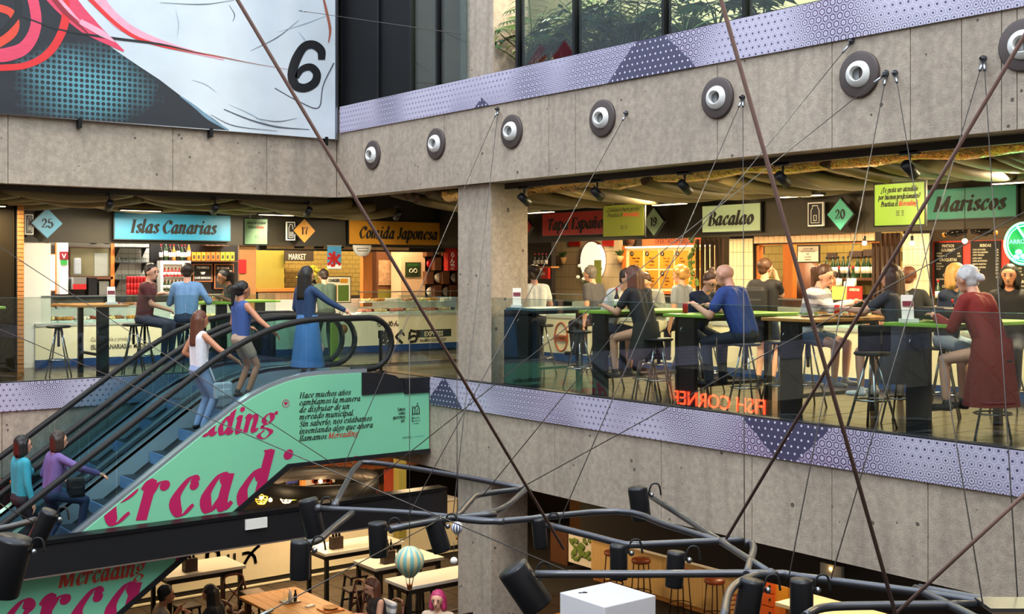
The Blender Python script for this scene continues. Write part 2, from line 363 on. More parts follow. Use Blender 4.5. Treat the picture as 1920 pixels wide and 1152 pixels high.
def serif(mb, txt, o, ux, uz, h, shear=.28, thick=.27, thin=.06, clip=None, ls=0, mi=0, sx=1, skip=0):
    o = Vector(o); ux = Vector(ux); uz = Vector(uz); x0 = 0
    nrm = ux.cross(uz).normalized(); lay = [0]
    def put(poly):
        if clip: poly = clip_poly([tuple(p) for p in poly], clip)
        if len(poly) >= 3: mb.add([o+ux*p[0]+uz*p[1]+nrm*lay[0] for p in poly], [tuple(range(len(poly)))], mi=mi)
    T = lambda x, y: Vector(((x0+(x+shear*y))*h*sx, y*h))
    for ci, ch in enumerate(txt):
        if ch not in G: x0 += .5; continue
        adv, st = G[ch]; straight = False; lay[0] = (ci % 2)*.0015
        if ci < skip: x0 += adv+ls; continue
        for s in st:
            if s == 'L': straight = True; continue
            lay[0] += .0002
            if isinstance(s, tuple):
                put([T(s[0]+s[2]*math.cos(k*math.pi/6), s[1]+s[2]*math.sin(k*math.pi/6)) for k in range(12)]); continue
            lay[0] += 1e-5
            P = [Vector(p) for p in s] if straight else crom(s); straight = False; lp = rp = None
            for i in range(len(P)):
                d = (P[min(i+1, len(P)-1)]-P[max(i-1, 0)]); d = d.normalized() if d.length else Vector((0, 1))
                t = abs(math.sin(math.atan2(d.y, d.x)-.22))**2.6; w = (thin+(thick-thin)*t)/2
                nn = Vector((-d.y, d.x))*w; a = P[i]+nn; b = P[i]-nn
                lay[0] += 1.5e-5
                if lp is not None: put([T(*lp), T(*a), T(*b), T(*rp)])
                lp, rp = a, b
        x0 += adv+ls
    return mb
_tc = {}
def sans(mb, txt, o, ux, uz, h, bold=0, center=False, mi=0, sx=1):
    key = (txt, bold)
    if key not in _tc:
        c = bpy.data.curves.new('txt', 'FONT'); c.body = txt; c.offset = bold; c.resolution_u = 2; c.size = 1
        ob = bpy.data.objects.new('txt', c); me = evaluated(ob)
        _tc[key] = ([v.co.copy() for v in me.vertices], [tuple(p.vertices) for p in me.polygons])
        bpy.data.objects.remove(ob); bpy.data.curves.remove(c); bpy.data.meshes.remove(me)
    V, F = _tc[key]; o = Vector(o); ux = Vector(ux); uz = Vector(uz)
    if not V: return mb
    xs = max(v.x for v in V)/2 if center else 0
    mb.add([o+ux*((v.x-xs)*h*sx)+uz*(v.y*h) for v in V], F, mi=mi)
    return mb
UX, UY, UZ = Vector((0, -1, 0)), Vector((1, 0, 0)), Vector((0, 0, 1))
def strokes(mb, lines, o, ux, uz, sc, w):
    for ln in lines:
        P = crom(ln, 5)
        for i in range(len(P)-1):
            d = (P[i+1]-P[i]); d = d.normalized() if d.length else Vector((1, 0)); n = Vector((-d.y, d.x))*w/2; e = d*w*.25
            mb.add([Vector(o)+ux*p.x*sc+uz*p.y*sc for p in (P[i]+n-e, P[i+1]+n+e, P[i+1]-n+e, P[i]-n-e)], [(0, 1, 2, 3)])
    return mb
# ================================================================ structure
XR, YL, Z1, Z3 = 9.66, 17.25, -4.15, 4.22
def struct(b, name, mat, parent=None, bevel=0): return b.build(name, mat, parent, kind=None if parent else 'structure', bevel=bevel)
f2 = struct(MB().box(XR+.04, 18, -3, 25, -.9, -.014).box(-7, XR+.04, YL+.04, 25, -.9, -.014), 'floor_2', 'grout')
tiles(f2, (XR+.1, 3.2, -.014), UY, (0, 1, 0), 9, 33, .41, .41, .008, .014, 'floor_tile', jit=.002)
tiles(f2, (3.9, YL+.1, -.014), UY, (0, 1, 0), 22, 7, .41, .41, .008, .014, 'floor_tile', jit=.002)
f1 = struct(MB().box(-7, 18, -3, 25, Z1-.3, Z1-.014), 'floor_1', 'grout')
tiles(f1, (5.0, 12.4, Z1-.014), UY, (0, 1, 0), 18, 16, .47, .47, .01, .014, 'ground_tile', jit=.002)
c2 = struct(MB().box(XR+.2, 18, -3, 25, 3.02, 4.2).box(-7, XR+.3, YL+.2, 25, 3.02, 4.2), 'ceiling_2', 'dark_brown')
c1 = struct(MB().box(XR+.2, 18, -3, 25, -1.12, -.9).box(-7, XR+.3, YL+.2, 25, -1.12, -.9), 'ceiling_1', 'dark_brown')
struct(MB().box(XR+.02, 18, -3, 25, 4.2, 4.215).box(-7, XR+.02, YL+.02, 25, 4.2, 4.215), 'floor_3', 'grout')
struct(MB().box(XR+.1, 18, -3, 25, 8.3, 8.6).box(-7, XR+.3, YL+.1, 25, 8.3, 8.6), 'ceiling_3', 'concrete')
struct(MB().box(-7, 18, -3.3, -3, Z1-.3, 8.6), 'wall_near', 'concrete'); struct(MB().box(-7.3, -7, -3, 25, Z1-.3, 8.6), 'wall_left', 'concrete')
struct(MB().box(18, 18.3, -3, 25, Z1-.3, 8.6), 'wall_right', 'dark_brown'); struct(MB().box(-7, 18, 25, 25.3, Z1-.3, 8.6), 'wall_far', 'dark_brown')
def beam(name, z0, z1, axis, seams, mat):
    a, b_ = seams[0], seams[-1]; core = MB(); g = .009
    if axis == 'X': core.box(XR+.04, XR+.36, a, b_, z0+.004, z1)
    else: core.box(a, b_, YL+.04, YL+.36, z0+.004, z1)
    o = struct(core, name, mat)
    for i in range(len(seams)-1):
        p, q = seams[i]+g/2, seams[i+1]-g/2; m = MB(); d = random.uniform(0, .002)
        if axis == 'X': m.box(XR-d, XR+.06, p, q, z0, z1)
        else: m.box(p, q, YL-d, YL+.06, z0, z1)
        m.build('concrete_panel', mat, o)
    return o
sR = sorted([-3.0, 17.25, 4.0, 5.6]+[onX(p, 300, XR).y for p in (680, 833, 883, 1029, 1079, 1345, 1560, 1707, 1803, 1907)])
sL = sorted([-7.0, -4, -1.5, 1.0, 3.0]+[onY(p, 300, YL).x for p in (15, 324, 500, 631)])
beam('wall_beam_upper_right', 2.77, 4.2, 'X', sR, 'concrete'); beam('wall_beam_upper_left', 2.77, 4.2, 'Y', sL, 'concrete')
sR2 = sorted([-3.0, 17.25, 4.4, 14.0]+[onX(p, 800, XR).y for p in (876, 1040, 1240, 1410, 1560, 1740)])
sL2 = sorted([-7.0, -3, 0, 3.0, 4.45, 5.9, 7.4, 9.66]); beam('wall_beam_lower_right', -1.29, -.02, 'X', sR2, 'concrete'); beam('wall_beam_lower_left', -1.29, -.02, 'Y', sL2, 'concrete')
struct(MB().box(XR-.03, XR-.002, -3, 14.46, -.37, .02), 'trim_1', 'lattice_x'); struct(MB().box(-7, 9.6, YL-.03, YL-.002, -.37, .02), 'trim_2', 'lattice_y')
struct(MB().box(XR-.03, XR-.004, -3, 17.1, 3.81, 4.235), 'trim_3', 'lattice_x')
struct(MB().box(XR-.012, XR+.12, -3, 14.4, .022, .034).box(-7, 9.6, YL-.012, YL+.1, .022, .034), 'trim_4', 'black_paint')
# recessed soffit channel and rail under the upper beam
struct(MB().box(XR+.36, XR+.5, -3, 17.5, 2.80, 3.02).box(-7, XR+.4, YL+.36, YL+.5, 2.80, 3.02), 'trim_5', 'brown_fascia')
struct(MB().box(XR+.30, XR+.36, -3, 13.1, 2.69, 2.765).box(-7, XR, YL+.30, YL+.36, 2.69, 2.765), 'trim_6', 'dark_brown')
for nm, z0, z1 in (('column_upper', 4.235, 8.3), ('column_middle', 0, 2.77), ('column_lower', Z1, -1.285)):
    dx = .1 if nm != 'column_upper' else .14
    struct(MB().box(XR+dx, XR+.75, 13.15, 13.94, z0, z1), nm, 'concrete', bevel=.012)
# ---------------- floor three glazing
M('void_panel', '0b0c0e', .6, spec=.25)
for i, (a, b_, mt) in enumerate([(645, 711, 'void_panel'), (716, 773, 'void_panel'), (777, 822, 'glass_dark'), (826, 876, 'glass_dark'), (977, 1078, 'glass_dark'), (1084, 1245, 'glass_dark'), (1252, 1400, 'glass_dark'), (1404, 1600, 'glass_dark'), (1604, 1900, 'glass_dark')]):
    y0, y1 = onX(b_, 0, XR+.1).y, onX(a, 0, XR+.1).y
    w = struct(MB().box(XR+.08, XR+.1, y0, y1, 4.235, 8.2), 'window_%d' % (i+1), mt)
    MB().box(XR+.04, XR+.16, y1, y1+.045, 4.235, 8.3).build('mullion', 'black_metal', w)
    MB().box(XR+.05, XR+.14, y0, y1, 4.235, 4.265).build('sill_rail', 'black_metal', w)
struct(MB().box(13.2, 13.4, -3, 25, 4.215, 8.3), 'wall_upper_inner', M('upper_wall', 'd8d3a8', .8))
struct(MB().box(XR+.1, 13.2, 16.9, 17.1, 4.215, 8.3), 'wall_upper_end', 'black_paint')
M('planter', '2f3a3c', .5)
def plant(i, loc, kind, n, L, label):
    t = thing('potted_plant', label, 'plant', loc, 'plants behind the upper floor glass')
    MB().lathe([(.1, 0), (.15, .02), (.18, .16), (.16, .16), (.15, .13)], loc, 14).build('pot', 'planter', t)
    mt = M('leaf_%s' % kind, {'palm': '5f7a2a', 'monstera': '2b4a33', 'fan': '44662e'}[kind], .45, var=.3)
    rr = random.Random(i)
    for k in range(n):
        a = rr.uniform(0, 6.28); el = rr.uniform(.7, 1.35); l = L*rr.uniform(.7, 1.1); base = Vector(loc)+Vector((0, 0, .12))
        hd = Vector((math.cos(a), math.sin(a), 0)); m = MB(); pts = []
        for s in range(8):
            q = s/7; pts.append(base+hd*l*q*math.cos(el)*(.7+.6*q)+UZ*(l*(q*math.sin(el)-.35*q*q)))
        m.tube(pts, [.014*(1-.7*s/7) for s in range(8)], 5)
        sd = hd.cross(UZ)
        if kind == 'palm':
            for s in range(2, 16):
                q = s/16; f = q*7; i0 = int(f); p = pts[i0].lerp(pts[min(i0+1, 7)], f-i0); wl = .34*math.sin(q*2.7)+.05
                for sg in (-1, 1):
                    tip = p+sd*sg*wl+hd*wl*.6-UZ*wl*.35; mid = p.lerp(tip, .5)+UZ*.02
                    m.add([p, mid+hd*.018, tip, mid-hd*.018], [(0, 1, 2, 3)])
        elif kind == 'fan':
            c = pts[-1]
            for s in range(11):
                b = -1.3+2.6*s/10; d = (hd*math.cos(b)+sd*math.sin(b)); tip = c+d*.42-UZ*.12
                m.add([c, c.lerp(tip, .5)+d.cross(UZ)*.03, tip, c.lerp(tip, .5)-d.cross(UZ)*.03], [(0, 1, 2, 3)])
        else:
            c = pts[-1]; R = .26*rr.uniform(.7, 1.2)
            for s in range(9):
                b = -2.5+5*s/8; d = hd*math.cos(b)+sd*math.sin(b); tip = c+d*R*(1.25-.25*abs(b)/2.5)-UZ*.1*math.cos(b); n2 = d.cross(UZ)*.055
                m.add([c-d*.01, c.lerp(tip, .55)+n2, tip, c.lerp(tip, .55)-n2], [(0, 1, 2, 3)])
        m.v = [(max(v[0], XR+.13), min(v[1], 13.1), v[2]) for v in m.v]; m.build('leaf', mt, t)
pl = [(985, 'fan', 16, 1.2, 'dense dark fan palm right against the upper column'), (1075, 'palm', 12, 1.2, 'small feathery palm before the first upper mullion'), (1140, 'fan', 14, 1.0, 'fan leaf plant between arching palm and split leaf plant'), (1195, 'monstera', 12, 1.0, 'mid height dark leaf plant in the middle upper pane'), (1000, 'palm', 14, 1.9, 'slender green palm beside the upper concrete column'), (1050, 'monstera', 12, 1.1, 'broad dark leaf plant just right of the slender palm'), (1110, 'palm', 10, 1.5, 'arching palm right of the first upper mullion'), (1165, 'monstera', 14, 1.3, 'large split leaf plant in the middle upper pane'),
      (1220, 'palm', 10, 1.5, 'feathery palm left of the second upper mullion'), (1285, 'fan', 12, .9, 'spiky fan leaf plant right of the second upper mullion'), (1345, 'fan', 12, .8, 'low fan leaf plant above the lilac trim dip'), (1430, 'monstera', 10, .8, 'dark bushy plant at the right end of the upper glass')]
for i, (px, k, n, L, lb) in enumerate(pl):
    X_ = XR+.6+.25*(i % 3); plant(i, (X_, onX(px, 0, X_).y, 4.215), k, n, L, lb)
# ---------------- mural
MU = 17.16
x1 = onY(631, 0, MU).x
mural = thing('mural_board', 'large painted mural board with a black six on white', 'mural', (2, MU, 3.71))
MB().box(-3, x1, MU, MU+.05, 3.71, 8.2).build('board', M('mural_white', 'c9d2d8', .6, var=.16, sc=1.6, bump=.25), mural)
MB().box(x1-.03, x1+.015, MU-.025, MU+.06, 3.70, 8.2).build('edge_frame', 'steel', mural)
def mpt(px, py, d=.003): p = onY(px, py, MU-d); return p
m, nt, N, b = nodes('mural_dark'); p = geo_pos(nt); sp = N.new('ShaderNodeSeparateXYZ'); nt.links.new(p, sp.inputs[0])
fr = lambda s, q: mth(nt, 'SUBTRACT', mth(nt, 'FRACT', mth(nt, 'MULTIPLY', s, q)), .5)
a_, c_ = fr(sp.outputs[0], 13), fr(sp.outputs[2], 13)
dd = mth(nt, 'SQRT', mth(nt, 'ADD', mth(nt, 'MULTIPLY', a_, a_), mth(nt, 'MULTIPLY', c_, c_)))
cxm = onY(165, 160, MU)
dist = mth(nt, 'SQRT', mth(nt, 'ADD', mth(nt, 'POWER', mth(nt, 'ABSOLUTE', mth(nt, 'SUBTRACT', sp.outputs[0], cxm.x)), 2), mth(nt, 'POWER', mth(nt, 'MULTIPLY', mth(nt, 'ABSOLUTE', mth(nt, 'SUBTRACT', sp.outputs[2], cxm.z)), 1.6), 2)))
k = mth(nt, 'MULTIPLY', mth(nt, 'GREATER_THAN', dd, .36), ramp(nt, mth(nt, 'ADD', dist, mth(nt, 'MULTIPLY', noise(nt, p, 3, 2), .6)), 1.35, .55))
nt.links.new(mixc(nt, k, mixc(nt, noise(nt, p, 2, 4), lin('15181d'), lin('2b2f36')), lin('5a9aa6')), b.inputs['Base Color']); b.inputs['Roughness'].default_value = .6
poly = [(-60, 0), (-60, 209), (0, 213), (430, 244.5), (405, 226), (352, 190), (300, 150), (262, 125), (222, 98), (178, 66), (150, 48), (110, 12), (95, -40), (-60, -40)]
MB().add([mpt(*q) for q in poly], [tuple(range(len(poly)))[::-1]]).build('dark_field', 'mural_dark', mural)
M('paint_red', 'd8282b', .5, var=.15, sc=4); M('paint_pink', 'd9405f', .5, var=.25, sc=6, stretch=(1, 1, 5)); M('paint_black', '121317', .5)
def band(name, pts, ws, mat, d):
    P = crom(pts, 6); m = MB(); n = len(P); L = []
    for i in range(n):
        q = (P[min(i+1, n-1)]-P[max(i-1, 0)]).normalized(); w = np.interp(i/(n-1), [k/(len(ws)-1) for k in range(len(ws))], ws)/2
        L.append((mpt(P[i].x-q.y*w, P[i].y+q.x*w, d), mpt(P[i].x+q.y*w, P[i].y-q.x*w, d)))
    for i in range(n-1): m.add([L[i][0], L[i+1][0], L[i+1][1], L[i][1]], [(0, 1, 2, 3)])
    m.build(name, mat, mural)
band('pink_sweep', [(70, -60), (118, 0), (165, 48), (232, 96)], [50, 46, 34, 3], 'paint_pink', .005)
band('pale_sweep', [(160, -40), (220, 40), (300, 80), (420, 112)], [16, 22, 12, 2], M('paint_rose', 'e3a0b4', .5, var=.2), .0045)
band('red_edge', [(150, -20), (230, 55), (300, 85), (440, 112)], [8, 7, 5, 1], 'paint_red', .0055)
band('red_curve', [(120, -30), (122, 40), (95, 95), (50, 122), (-10, 128)], [14, 16, 15, 12, 12], 'paint_red', .006)
band('pink_curve', [(55, -30), (68, 40), (50, 85), (15, 102), (-30, 105)], [20, 20, 24, 26, 24], 'paint_pink', .0065)
band('red_inner', [(-20, 90), (25, 60), (22, 25), (-20, 10)], [20, 16, 14, 14], M('paint_orange', 'd8432c', .5, var=.2, sc=5), .006)
band('black_swirl', [(-20, 75), (10, 55), (35, 20), (30, -20)], [10, 12, 14, 12], 'paint_black', .007)
band('black_line', [(40, 30), (110, 55), (200, 70), (300, 83), (385, 102)], [3, 3, 5, 4, .5], 'paint_black', .0075)
band('rust_line', [(330, 92), (400, 104), (470, 118), (540, 130)], [2, 2.5, 1, .6], M('paint_rust', '9a5a48', .6), .007)
band('rust_streak', [(605, -10), (612, 20), (619, 55), (616, 80)], [3, 5, 5, 2], 'paint_rust', .006)
band('numeral_six', [(603, 112), (602, 95), (588, 84), (570, 88), (555, 112), (548, 140), (554, 160), (572, 165), (590, 155), (594, 138), (583, 126), (566, 130), (556, 146)], [13, 16, 16, 16, 18, 18, 17, 16, 16, 15, 14, 12, 8], 'paint_black', .007)
band('torn_edge_lines', [(515, 165), (560, 190), (597, 202), (606, 160), (626, 118)], [1.5, 1.5, 2, 2, 2.5], M('paint_grey', '4c545c', .6), .006)
band('scratch_lines', [(420, 205), (470, 225), (520, 238), (580, 243)], [1.5, 2.5, 3, 1], 'paint_grey', .0055)
for k_, L_ in enumerate([[(330, 20), (335, 45), (332, 68)], [(430, 10), (440, 28), (436, 40)], [(360, 150), (385, 158), (405, 172)], [(470, 95), (520, 70), (560, 38)], [(520, 60), (570, 45), (610, 30)], [(480, 222), (520, 228), (556, 222)], [(430, 196), (470, 214), (500, 232)], [(300, 5), (380, 8), (440, 0)], [(560, 60), (572, 75), (580, 92)], [(395, 215), (440, 236), (520, 246)]]):
    band('brush_line', L_, [.6, 1.6, .6], 'paint_grey' if k_ % 2 else M('paint_pale', '9fb0ba', .6), .005+.0002*k_)
band('blue_fold', [(338, 180), (365, 200), (392, 222), (428, 244)], [2, 5, 7, 3], M('paint_fold', '6f8fa3', .6, var=.3, sc=8), .006)
band('rose_streak', [(150, 40), (190, 62), (215, 78)], [10, 12, 3], 'paint_rose', .0082)
band('rose_streak', [(105, -10), (128, 18), (150, 40)], [5, 7, 2], 'paint_rose', .0084)
band('crimson_streak', [(85, -20), (120, 20), (165, 62)], [6, 9, 2], M('paint_crimson', '8f1f2e', .5, var=.3), .0086)
for px in (150, 396, 612):
    p = mpt(px, 0); z = onY(px, 213+px*.0755, MU).z
    MB().box(p.x-.025, p.x+.025, MU-.02, YL, z-.12, z+.02).build('bracket', 'black_metal', mural)
# ---------------- air nozzles in the upper beam
AX = Matrix(((0, 0, -1), (0, 1, 0), (1, 0, 0)))
pr = [('leftmost of the row, nearest the mural', 700, 291), ('second from the mural', 819, 270), ('third from the mural, left of the column line', 961, 247), ('fourth from the mural, above the track lights', 1131, 222), ('third from the right', 1347, 184), ('largest fully seen, second from the right', 1613, 140), ('cut by the right edge of the frame', 1921, 85)]
M('nozzle_brown', '4a3f3c', .5); M('nozzle_white', 'dcdcd8', .4, var=.03); M('nozzle_grey', '8f9294', .5)
for lb, px, py in pr:
    c = onX(px, py, XR); t = thing('air_nozzle', 'round brown air nozzle with white spout, '+lb, 'air vent', c, 'air nozzles along the upper beam')
    MB().lathe([(.10, -.002), (.225, -.002), (.225, .028), (.21, .034), (.10, .034)], c, 40, ax=AX).build('collar_plate', 'nozzle_brown', t)
    tl = Matrix.Rotation(.22, 3, 'Z') @ AX
    sp_ = MB().lathe([(.125, .0), (.128, .05), (.122, .06), (.076, .105), (.068, .105), (.066, .0)], c, 28, ax=tl, caps=False).build('spout', 'nozzle_white', t)
    MB().lathe([(.0, .03), (.067, .03), (.067, .035), (.0, .035)], c, 20, ax=tl).build('throat', 'nozzle_grey', sp_)
# ---------------- ceiling tubes (wavy baffles) over the galleries
M('baffle', '665a38', .55, var=.25, sc=2); M('baffle_end', '6b5238', .7)
def baffle(x0, x1, y, z, r, sag, par):
    pts = [(x0+(x1-x0)*i/10, y+random.uniform(-.005, .005), z-sag*(1-(2*i/10-1)**2)) for i in range(11)]
    m = MB().tube(pts, r, 14); m.m[-1] = m.m[-2] = 1
    m.build('ceiling_tube', ['baffle', 'baffle_end'], par)
y = 4.6; i = 0
while y < 16.9:
    L = random.uniform(2.3, 2.9); x0 = 10.45+random.uniform(0, .35)
    baffle(x0, x0+L, y, 2.80+.07*math.sin(i*1.7)+random.uniform(-.03, .03), .078, .13, c2)
    if i % 2: baffle(12.4, 13.25, y+.12, 2.8+random.uniform(-.05, .05), .075, .06, c2)
    y += .25; i += 1
for r_, yy in enumerate((17.75, 18.15, 18.6, 19.1, 19.5)):
    x = 2.4+.5*r_
    while x < 10.2:
        L = random.uniform(1.5, 2.1); baffle(x, x+L, yy, 2.72+random.uniform(-.04, .06), .085, .11, c2); x += L+random.uniform(.08, .25)
# crumpled foil duct above the right gallery edge
m, nt, N, b = nodes('foil'); b.inputs['Metallic'].default_value = 1; b.inputs['Roughness'].default_value = .25; b.inputs['Base Color'].default_value = lin('c9a35c')
bp = N.new('ShaderNodeBump'); bp.inputs['Distance'].default_value = .06; nt.links.new(noise(nt, geo_pos(nt), 9, 4), bp.inputs['Height']); nt.links.new(bp.outputs[0], b.inputs['Normal'])
pts = [(10.5+.08*math.sin(k*1.3), 2+k*.55, 2.78+.02*math.sin(k*2.1)) for k in range(25)]
MB().tube(pts, [.13+.025*math.sin(k*2.7) for k in range(25)], 12).build('foil_duct', 'foil', None, 'crumpled gold foil duct under the ceiling of the right gallery', 'duct')
# ---------------- enclosing walls of the stalls
bl = struct(MB().box(-7, 18, 22.4, 22.6, 0, 3.02), 'wall_stalls_left', M('stall_back', '4a4032', .8))
br = struct(MB().box(16.2, 16.4, -3, 22.4, 0, 3.02), 'wall_stalls_right', 'stall_back')
struct(MB().box(-7, 18, 19.98, 20.1, 2.03, 3.02).box(13.46, 13.58, -3, 19.9, 2.08, 3.02), 'wall_fascia', 'brown_fascia')
struct(MB().box(14.5, 16.2, 19.7, 19.8, 0, 3.02), 'wall_stall_side', 'dark_brown')
# ---------------- glass parapets
def panes(name, label, segs, axis, fixed, z0, z1, mat='glass', capw=.012):
    a = sum(segs[0])/2
    t = thing(name, label, 'glass panel', (fixed, a, 0) if axis == 'X' else (a, fixed, 0))
    for p, q in segs:
        lo, hi = min(p, q)+.006, max(p, q)-.006
        m = MB().box(fixed, fixed+.014, lo, hi, z0, z1) if axis == 'X' else MB().box(lo, hi, fixed, fixed+.014, z0, z1)
        g = m.build('pane', mat, t)
        m = MB().box(fixed-.001, fixed+.015, lo, hi, z1, z1+.004) if axis == 'X' else MB().box(lo, hi, fixed-.001, fixed+.015, z1, z1+.004)
        m.build('polished_edge', M('glass_edge', '4f6f66', .2), g)
ys = [onX(p, 0, XR+.08).y for p in (921, 1106, 1343, 1652)]+[4.55, 2.2, 0]
panes('glass_parapet', 'frameless glass parapet along the right gallery edge', [(ys[i], ys[i+1]) for i in range(6)], 'X', XR+.08, .036, 1.19)
panes('glass_parapet', 'frameless glass parapet between escalator and concrete column', [(13.96, 14.62), (14.64, 15.5)], 'X', XR+.08, .036, 1.19)
panes('glass_parapet', 'frameless glass parapet along the left gallery edge', [(1.2, 3.2), (3.2, 5.15), (5.15, 7.1), (7.1, 8.6)], 'Y', YL+.06, .036, 1.19)
# ================================================================ escalators
def smin(a, b, k): h = max(k-abs(a-b), 0)/k; return min(a, b)-h*h*k/4
deck = lambda X: smin(.69*(X-6.87), .19, .5)
hand = lambda X: smin(.69*(X-5.78), .90, .6)
step = lambda X: smin(.69*(X-7.0)-.03, 0, .4)
lowe = lambda X: min(.69*(X-7.38)-1.02, -1.02)
xs = [.6+k*.25 for k in range(33)]
M('step_tread', '2c333c', .3, .6, .2, 30, .3, stretch=(1, 40, 1)); M('step_riser', '6f9ac8', .35, .15, .35, 3, .1); M('skirt_steel', 'a5b6bd', .35, .3, .2, 2); M('deck_steel', 'a4aab2', .3, .6, .08)  # riser blue and pale skirt blue put the sky's reflection into the colour
def escalator(y0, y1, label, clad):
    t = thing('escalator', label, 'escalator', (5, y0, Z1))
    for s, yy in (('near', y0), ('far', y1)):
        yi = yy+.14 if s == 'near' else yy-.14; ya, yb = min(yy, yi), max(yy, yi)
        m = MB()
        for i in range(len(xs)-1):
            a, b = xs[i], xs[i+1]
            m.add([(x, y, deck(x)+dz) for x in (a, b) for y in (ya, yb) for dz in (-.05, 0)], [(0, 1, 3, 2), (4, 6, 7, 5), (0, 4, 5, 1), (2, 3, 7, 6), (1, 5, 7, 3), (0, 2, 6, 4)])
        dk = m.build('deck', 'deck_steel', t)
        m = MB(); ys_ = yi
        for i in range(len(xs)-1):
            a, b = xs[i], xs[i+1]
            m.add([(a, ys_, deck(a)-.3), (b, ys_, deck(b)-.3), (b, ys_, deck(b)), (a, ys_, deck(a))], [(0, 1, 2, 3)])
        m.build('skirt_panel', 'skirt_steel', dk)
        yc = (ya+yb)/2+(.02 if s == 'near' else -.02)
        seg = [.6, 2.3, 3.7, 5.1, 6.5, 7.7, 8.7]
        for k in range(6):
            m = MB(); st = [seg[k]+.004+(seg[k+1]-seg[k]-.008)*q/6 for q in range(7)]
            for q in range(6):
                a, b = st[q], st[q+1]
                m.add([(x, yc+d, z) for x, z0_, z1_ in ((a, deck(a), hand(a)-.03), (b, deck(b), hand(b)-.03)) for z in (z0_, z1_) for d in (-.006, .006)], [(0, 4, 6, 2), (1, 3, 7, 5), (0, 1, 5, 4), (2, 6, 7, 3)])
            if k == 5:
                arc = [(8.7+.33*math.sin(q), .55+.33*math.cos(q)) for q in [math.pi*j/10 for j in range(11)]]
                m.prism([(x, yc-.006, z) for x, z in arc], (0, .012, 0))
            m.build('balustrade_pane', 'glass_teal', t)
        pts = [(x, yc, hand(x)) for x in xs if x <= 8.6]+[(8.7+.36*math.sin(q), yc, .54+.36*math.cos(q)) for q in [math.pi*j/12 for j in range(13)]]+[(8.4, yc, .17)]
        MB().tube(pts, .042, 8).build('handrail', 'rubber', t)
    sy0, sy1 = y0+.16, y1-.16; k = 0; X = .7
    while X < 8.0:
        z = step(X)-.06; rise = max(step(X+.4)-.06-z, 0)
        m = MB().box(X, X+.40, sy0, sy1, z-.05, z)
        if rise > .02: m.box(X+.385, X+.40, sy0, sy1, z, z+rise, 1)
        m.build('step', ['step_tread', 'step_riser'], t); X += .4
    MB().box(8.0, 9.62, sy0-.02, sy1+.02, -.06, .012).build('landing_plate', 'steel', t)
    bx = [x for x in xs if x <= 9]
    body = [(x, y0+.06, deck(x)-.32) for x in xs]+[(9.62, y0+.06, -.1), (9.62, y0+.06, -.98)]+[(x, y0+.06, lowe(x)+.03) for x in (8.5, 7.36, .6)]
    MB().prism(body[::-1], (0, y1-y0-.12, 0)).build('truss_housing', 'black_paint', t)
    return t
esc = escalator(14.5, 15.72, 'near escalator with mint green side panel and silver deck', True)
escalator(15.92, 17.16, 'far escalator running behind the green clad one', False)
YP = 14.5
top = [(x, deck(x)-.05) for x in xs if x <= 8.4]+[(8.5, deck(8.5)-.05)]
poly = [(.6, lowe(.6))]+[(7.38, lowe(7.38)), (9.63, -1.02), (9.63, -.17), (8.5, -.17)]+top[::-1]
cl = MB().prism([(x, YP-.02, z) for x, z in poly], (0, .04, 0)).build('side_panel', 'mint', esc)
MB().prism([(x, YP-.04, z) for x, z in [(.6, lowe(.6)-.06), (7.40, lowe(7.4)-.06), (9.64, -1.08), (9.64, -1.02), (7.36, -1.02), (.6, lowe(.6))]], (0, .1, 0)).build('panel_edge', 'black_paint', esc)
MB().prism([(x, YP-.04, z) for x, z in [(8.5, -.17), (9.2, -.17), (9.18, -.02), (9.05, .07), (8.85, .12), (8.5, .135)]], (0, .2, 0)).build('end_cap', 'black_paint', esc)
MB().box(9.2, 9.64, YP-.04, YP+.1, -.2, .02).build('floor_edge_plate', 'black_paint', esc)
O = Vector((0, YP-.024, 0))
diag = (-.69, 1, .69*7.38+1.02); upl = (.69, -1, -.69*6.87-.055)
def panel_text(txt, x, z, h, mat, clips, sx=1.0, skip=0, thick=.32, ls=0):
    m = MB(); cl2 = [(a, b, c+a*x+b*z) for a, b, c in clips]
    serif(m, txt, (x, YP-.024, z), UY, UZ, h, .2, thick, .05, clip=cl2, ls=ls, skip=skip, sx=sx); m.build('lettering', mat, cl)
h1 = .46
def xoff(txt, h, sx, ls): return serif_width(txt, ls)*h*sx
SX = 1.04
xb = 5.30-xoff('Me', h1, SX, .1)
panel_text('Mercad', xb, -1.52, h1, 'magenta', [diag, upl], SX, ls=.1)
xi = xb+xoff('Mercad', h1, SX, .1)
panel_text('i', xi, -1.52, h1, 'magenta', [diag, (0, 1, 1.02)] if xi < 7 else [(0, 1, 1.02)], SX, ls=.1)
panel_text('ng', xi+.25, -1.52, h1, 'magenta', [(0, 1, 1.02)], SX, ls=.1)
panel_text('Mercading', xb-1.22, -1.52-1.22, h1, 'magenta', [diag, upl], SX, ls=.1)
h2 = .225; xs2 = 6.36-xoff('Merca', h2, 1.02, .04)
panel_text('Mercading', xs2, -.55, h2, 'magenta', [upl], 1.02, ls=.04)
panel_text('Mercading', 4.36, -2.20, .15, 'print_red', [diag, upl], .85)
hc = onY(536, 757, YP-.024); m = MB(); m.tube([(hc.x+.05*math.cos(q), YP-.022, hc.z+.05*math.sin(q)) for q in [k*math.pi/10 for k in range(20)]], .004, 4, closed=True)
m.add([(hc.x+a*.03, YP-.024, hc.z+b*.03) for a, b in [(0, -1), (.9, .1), (.8, .7), (.4, .85), (0, .5), (-.4, .85), (-.8, .7), (-.9, .1)]], [tuple(range(8))]); m.build('heart_mark', 'magenta', cl)
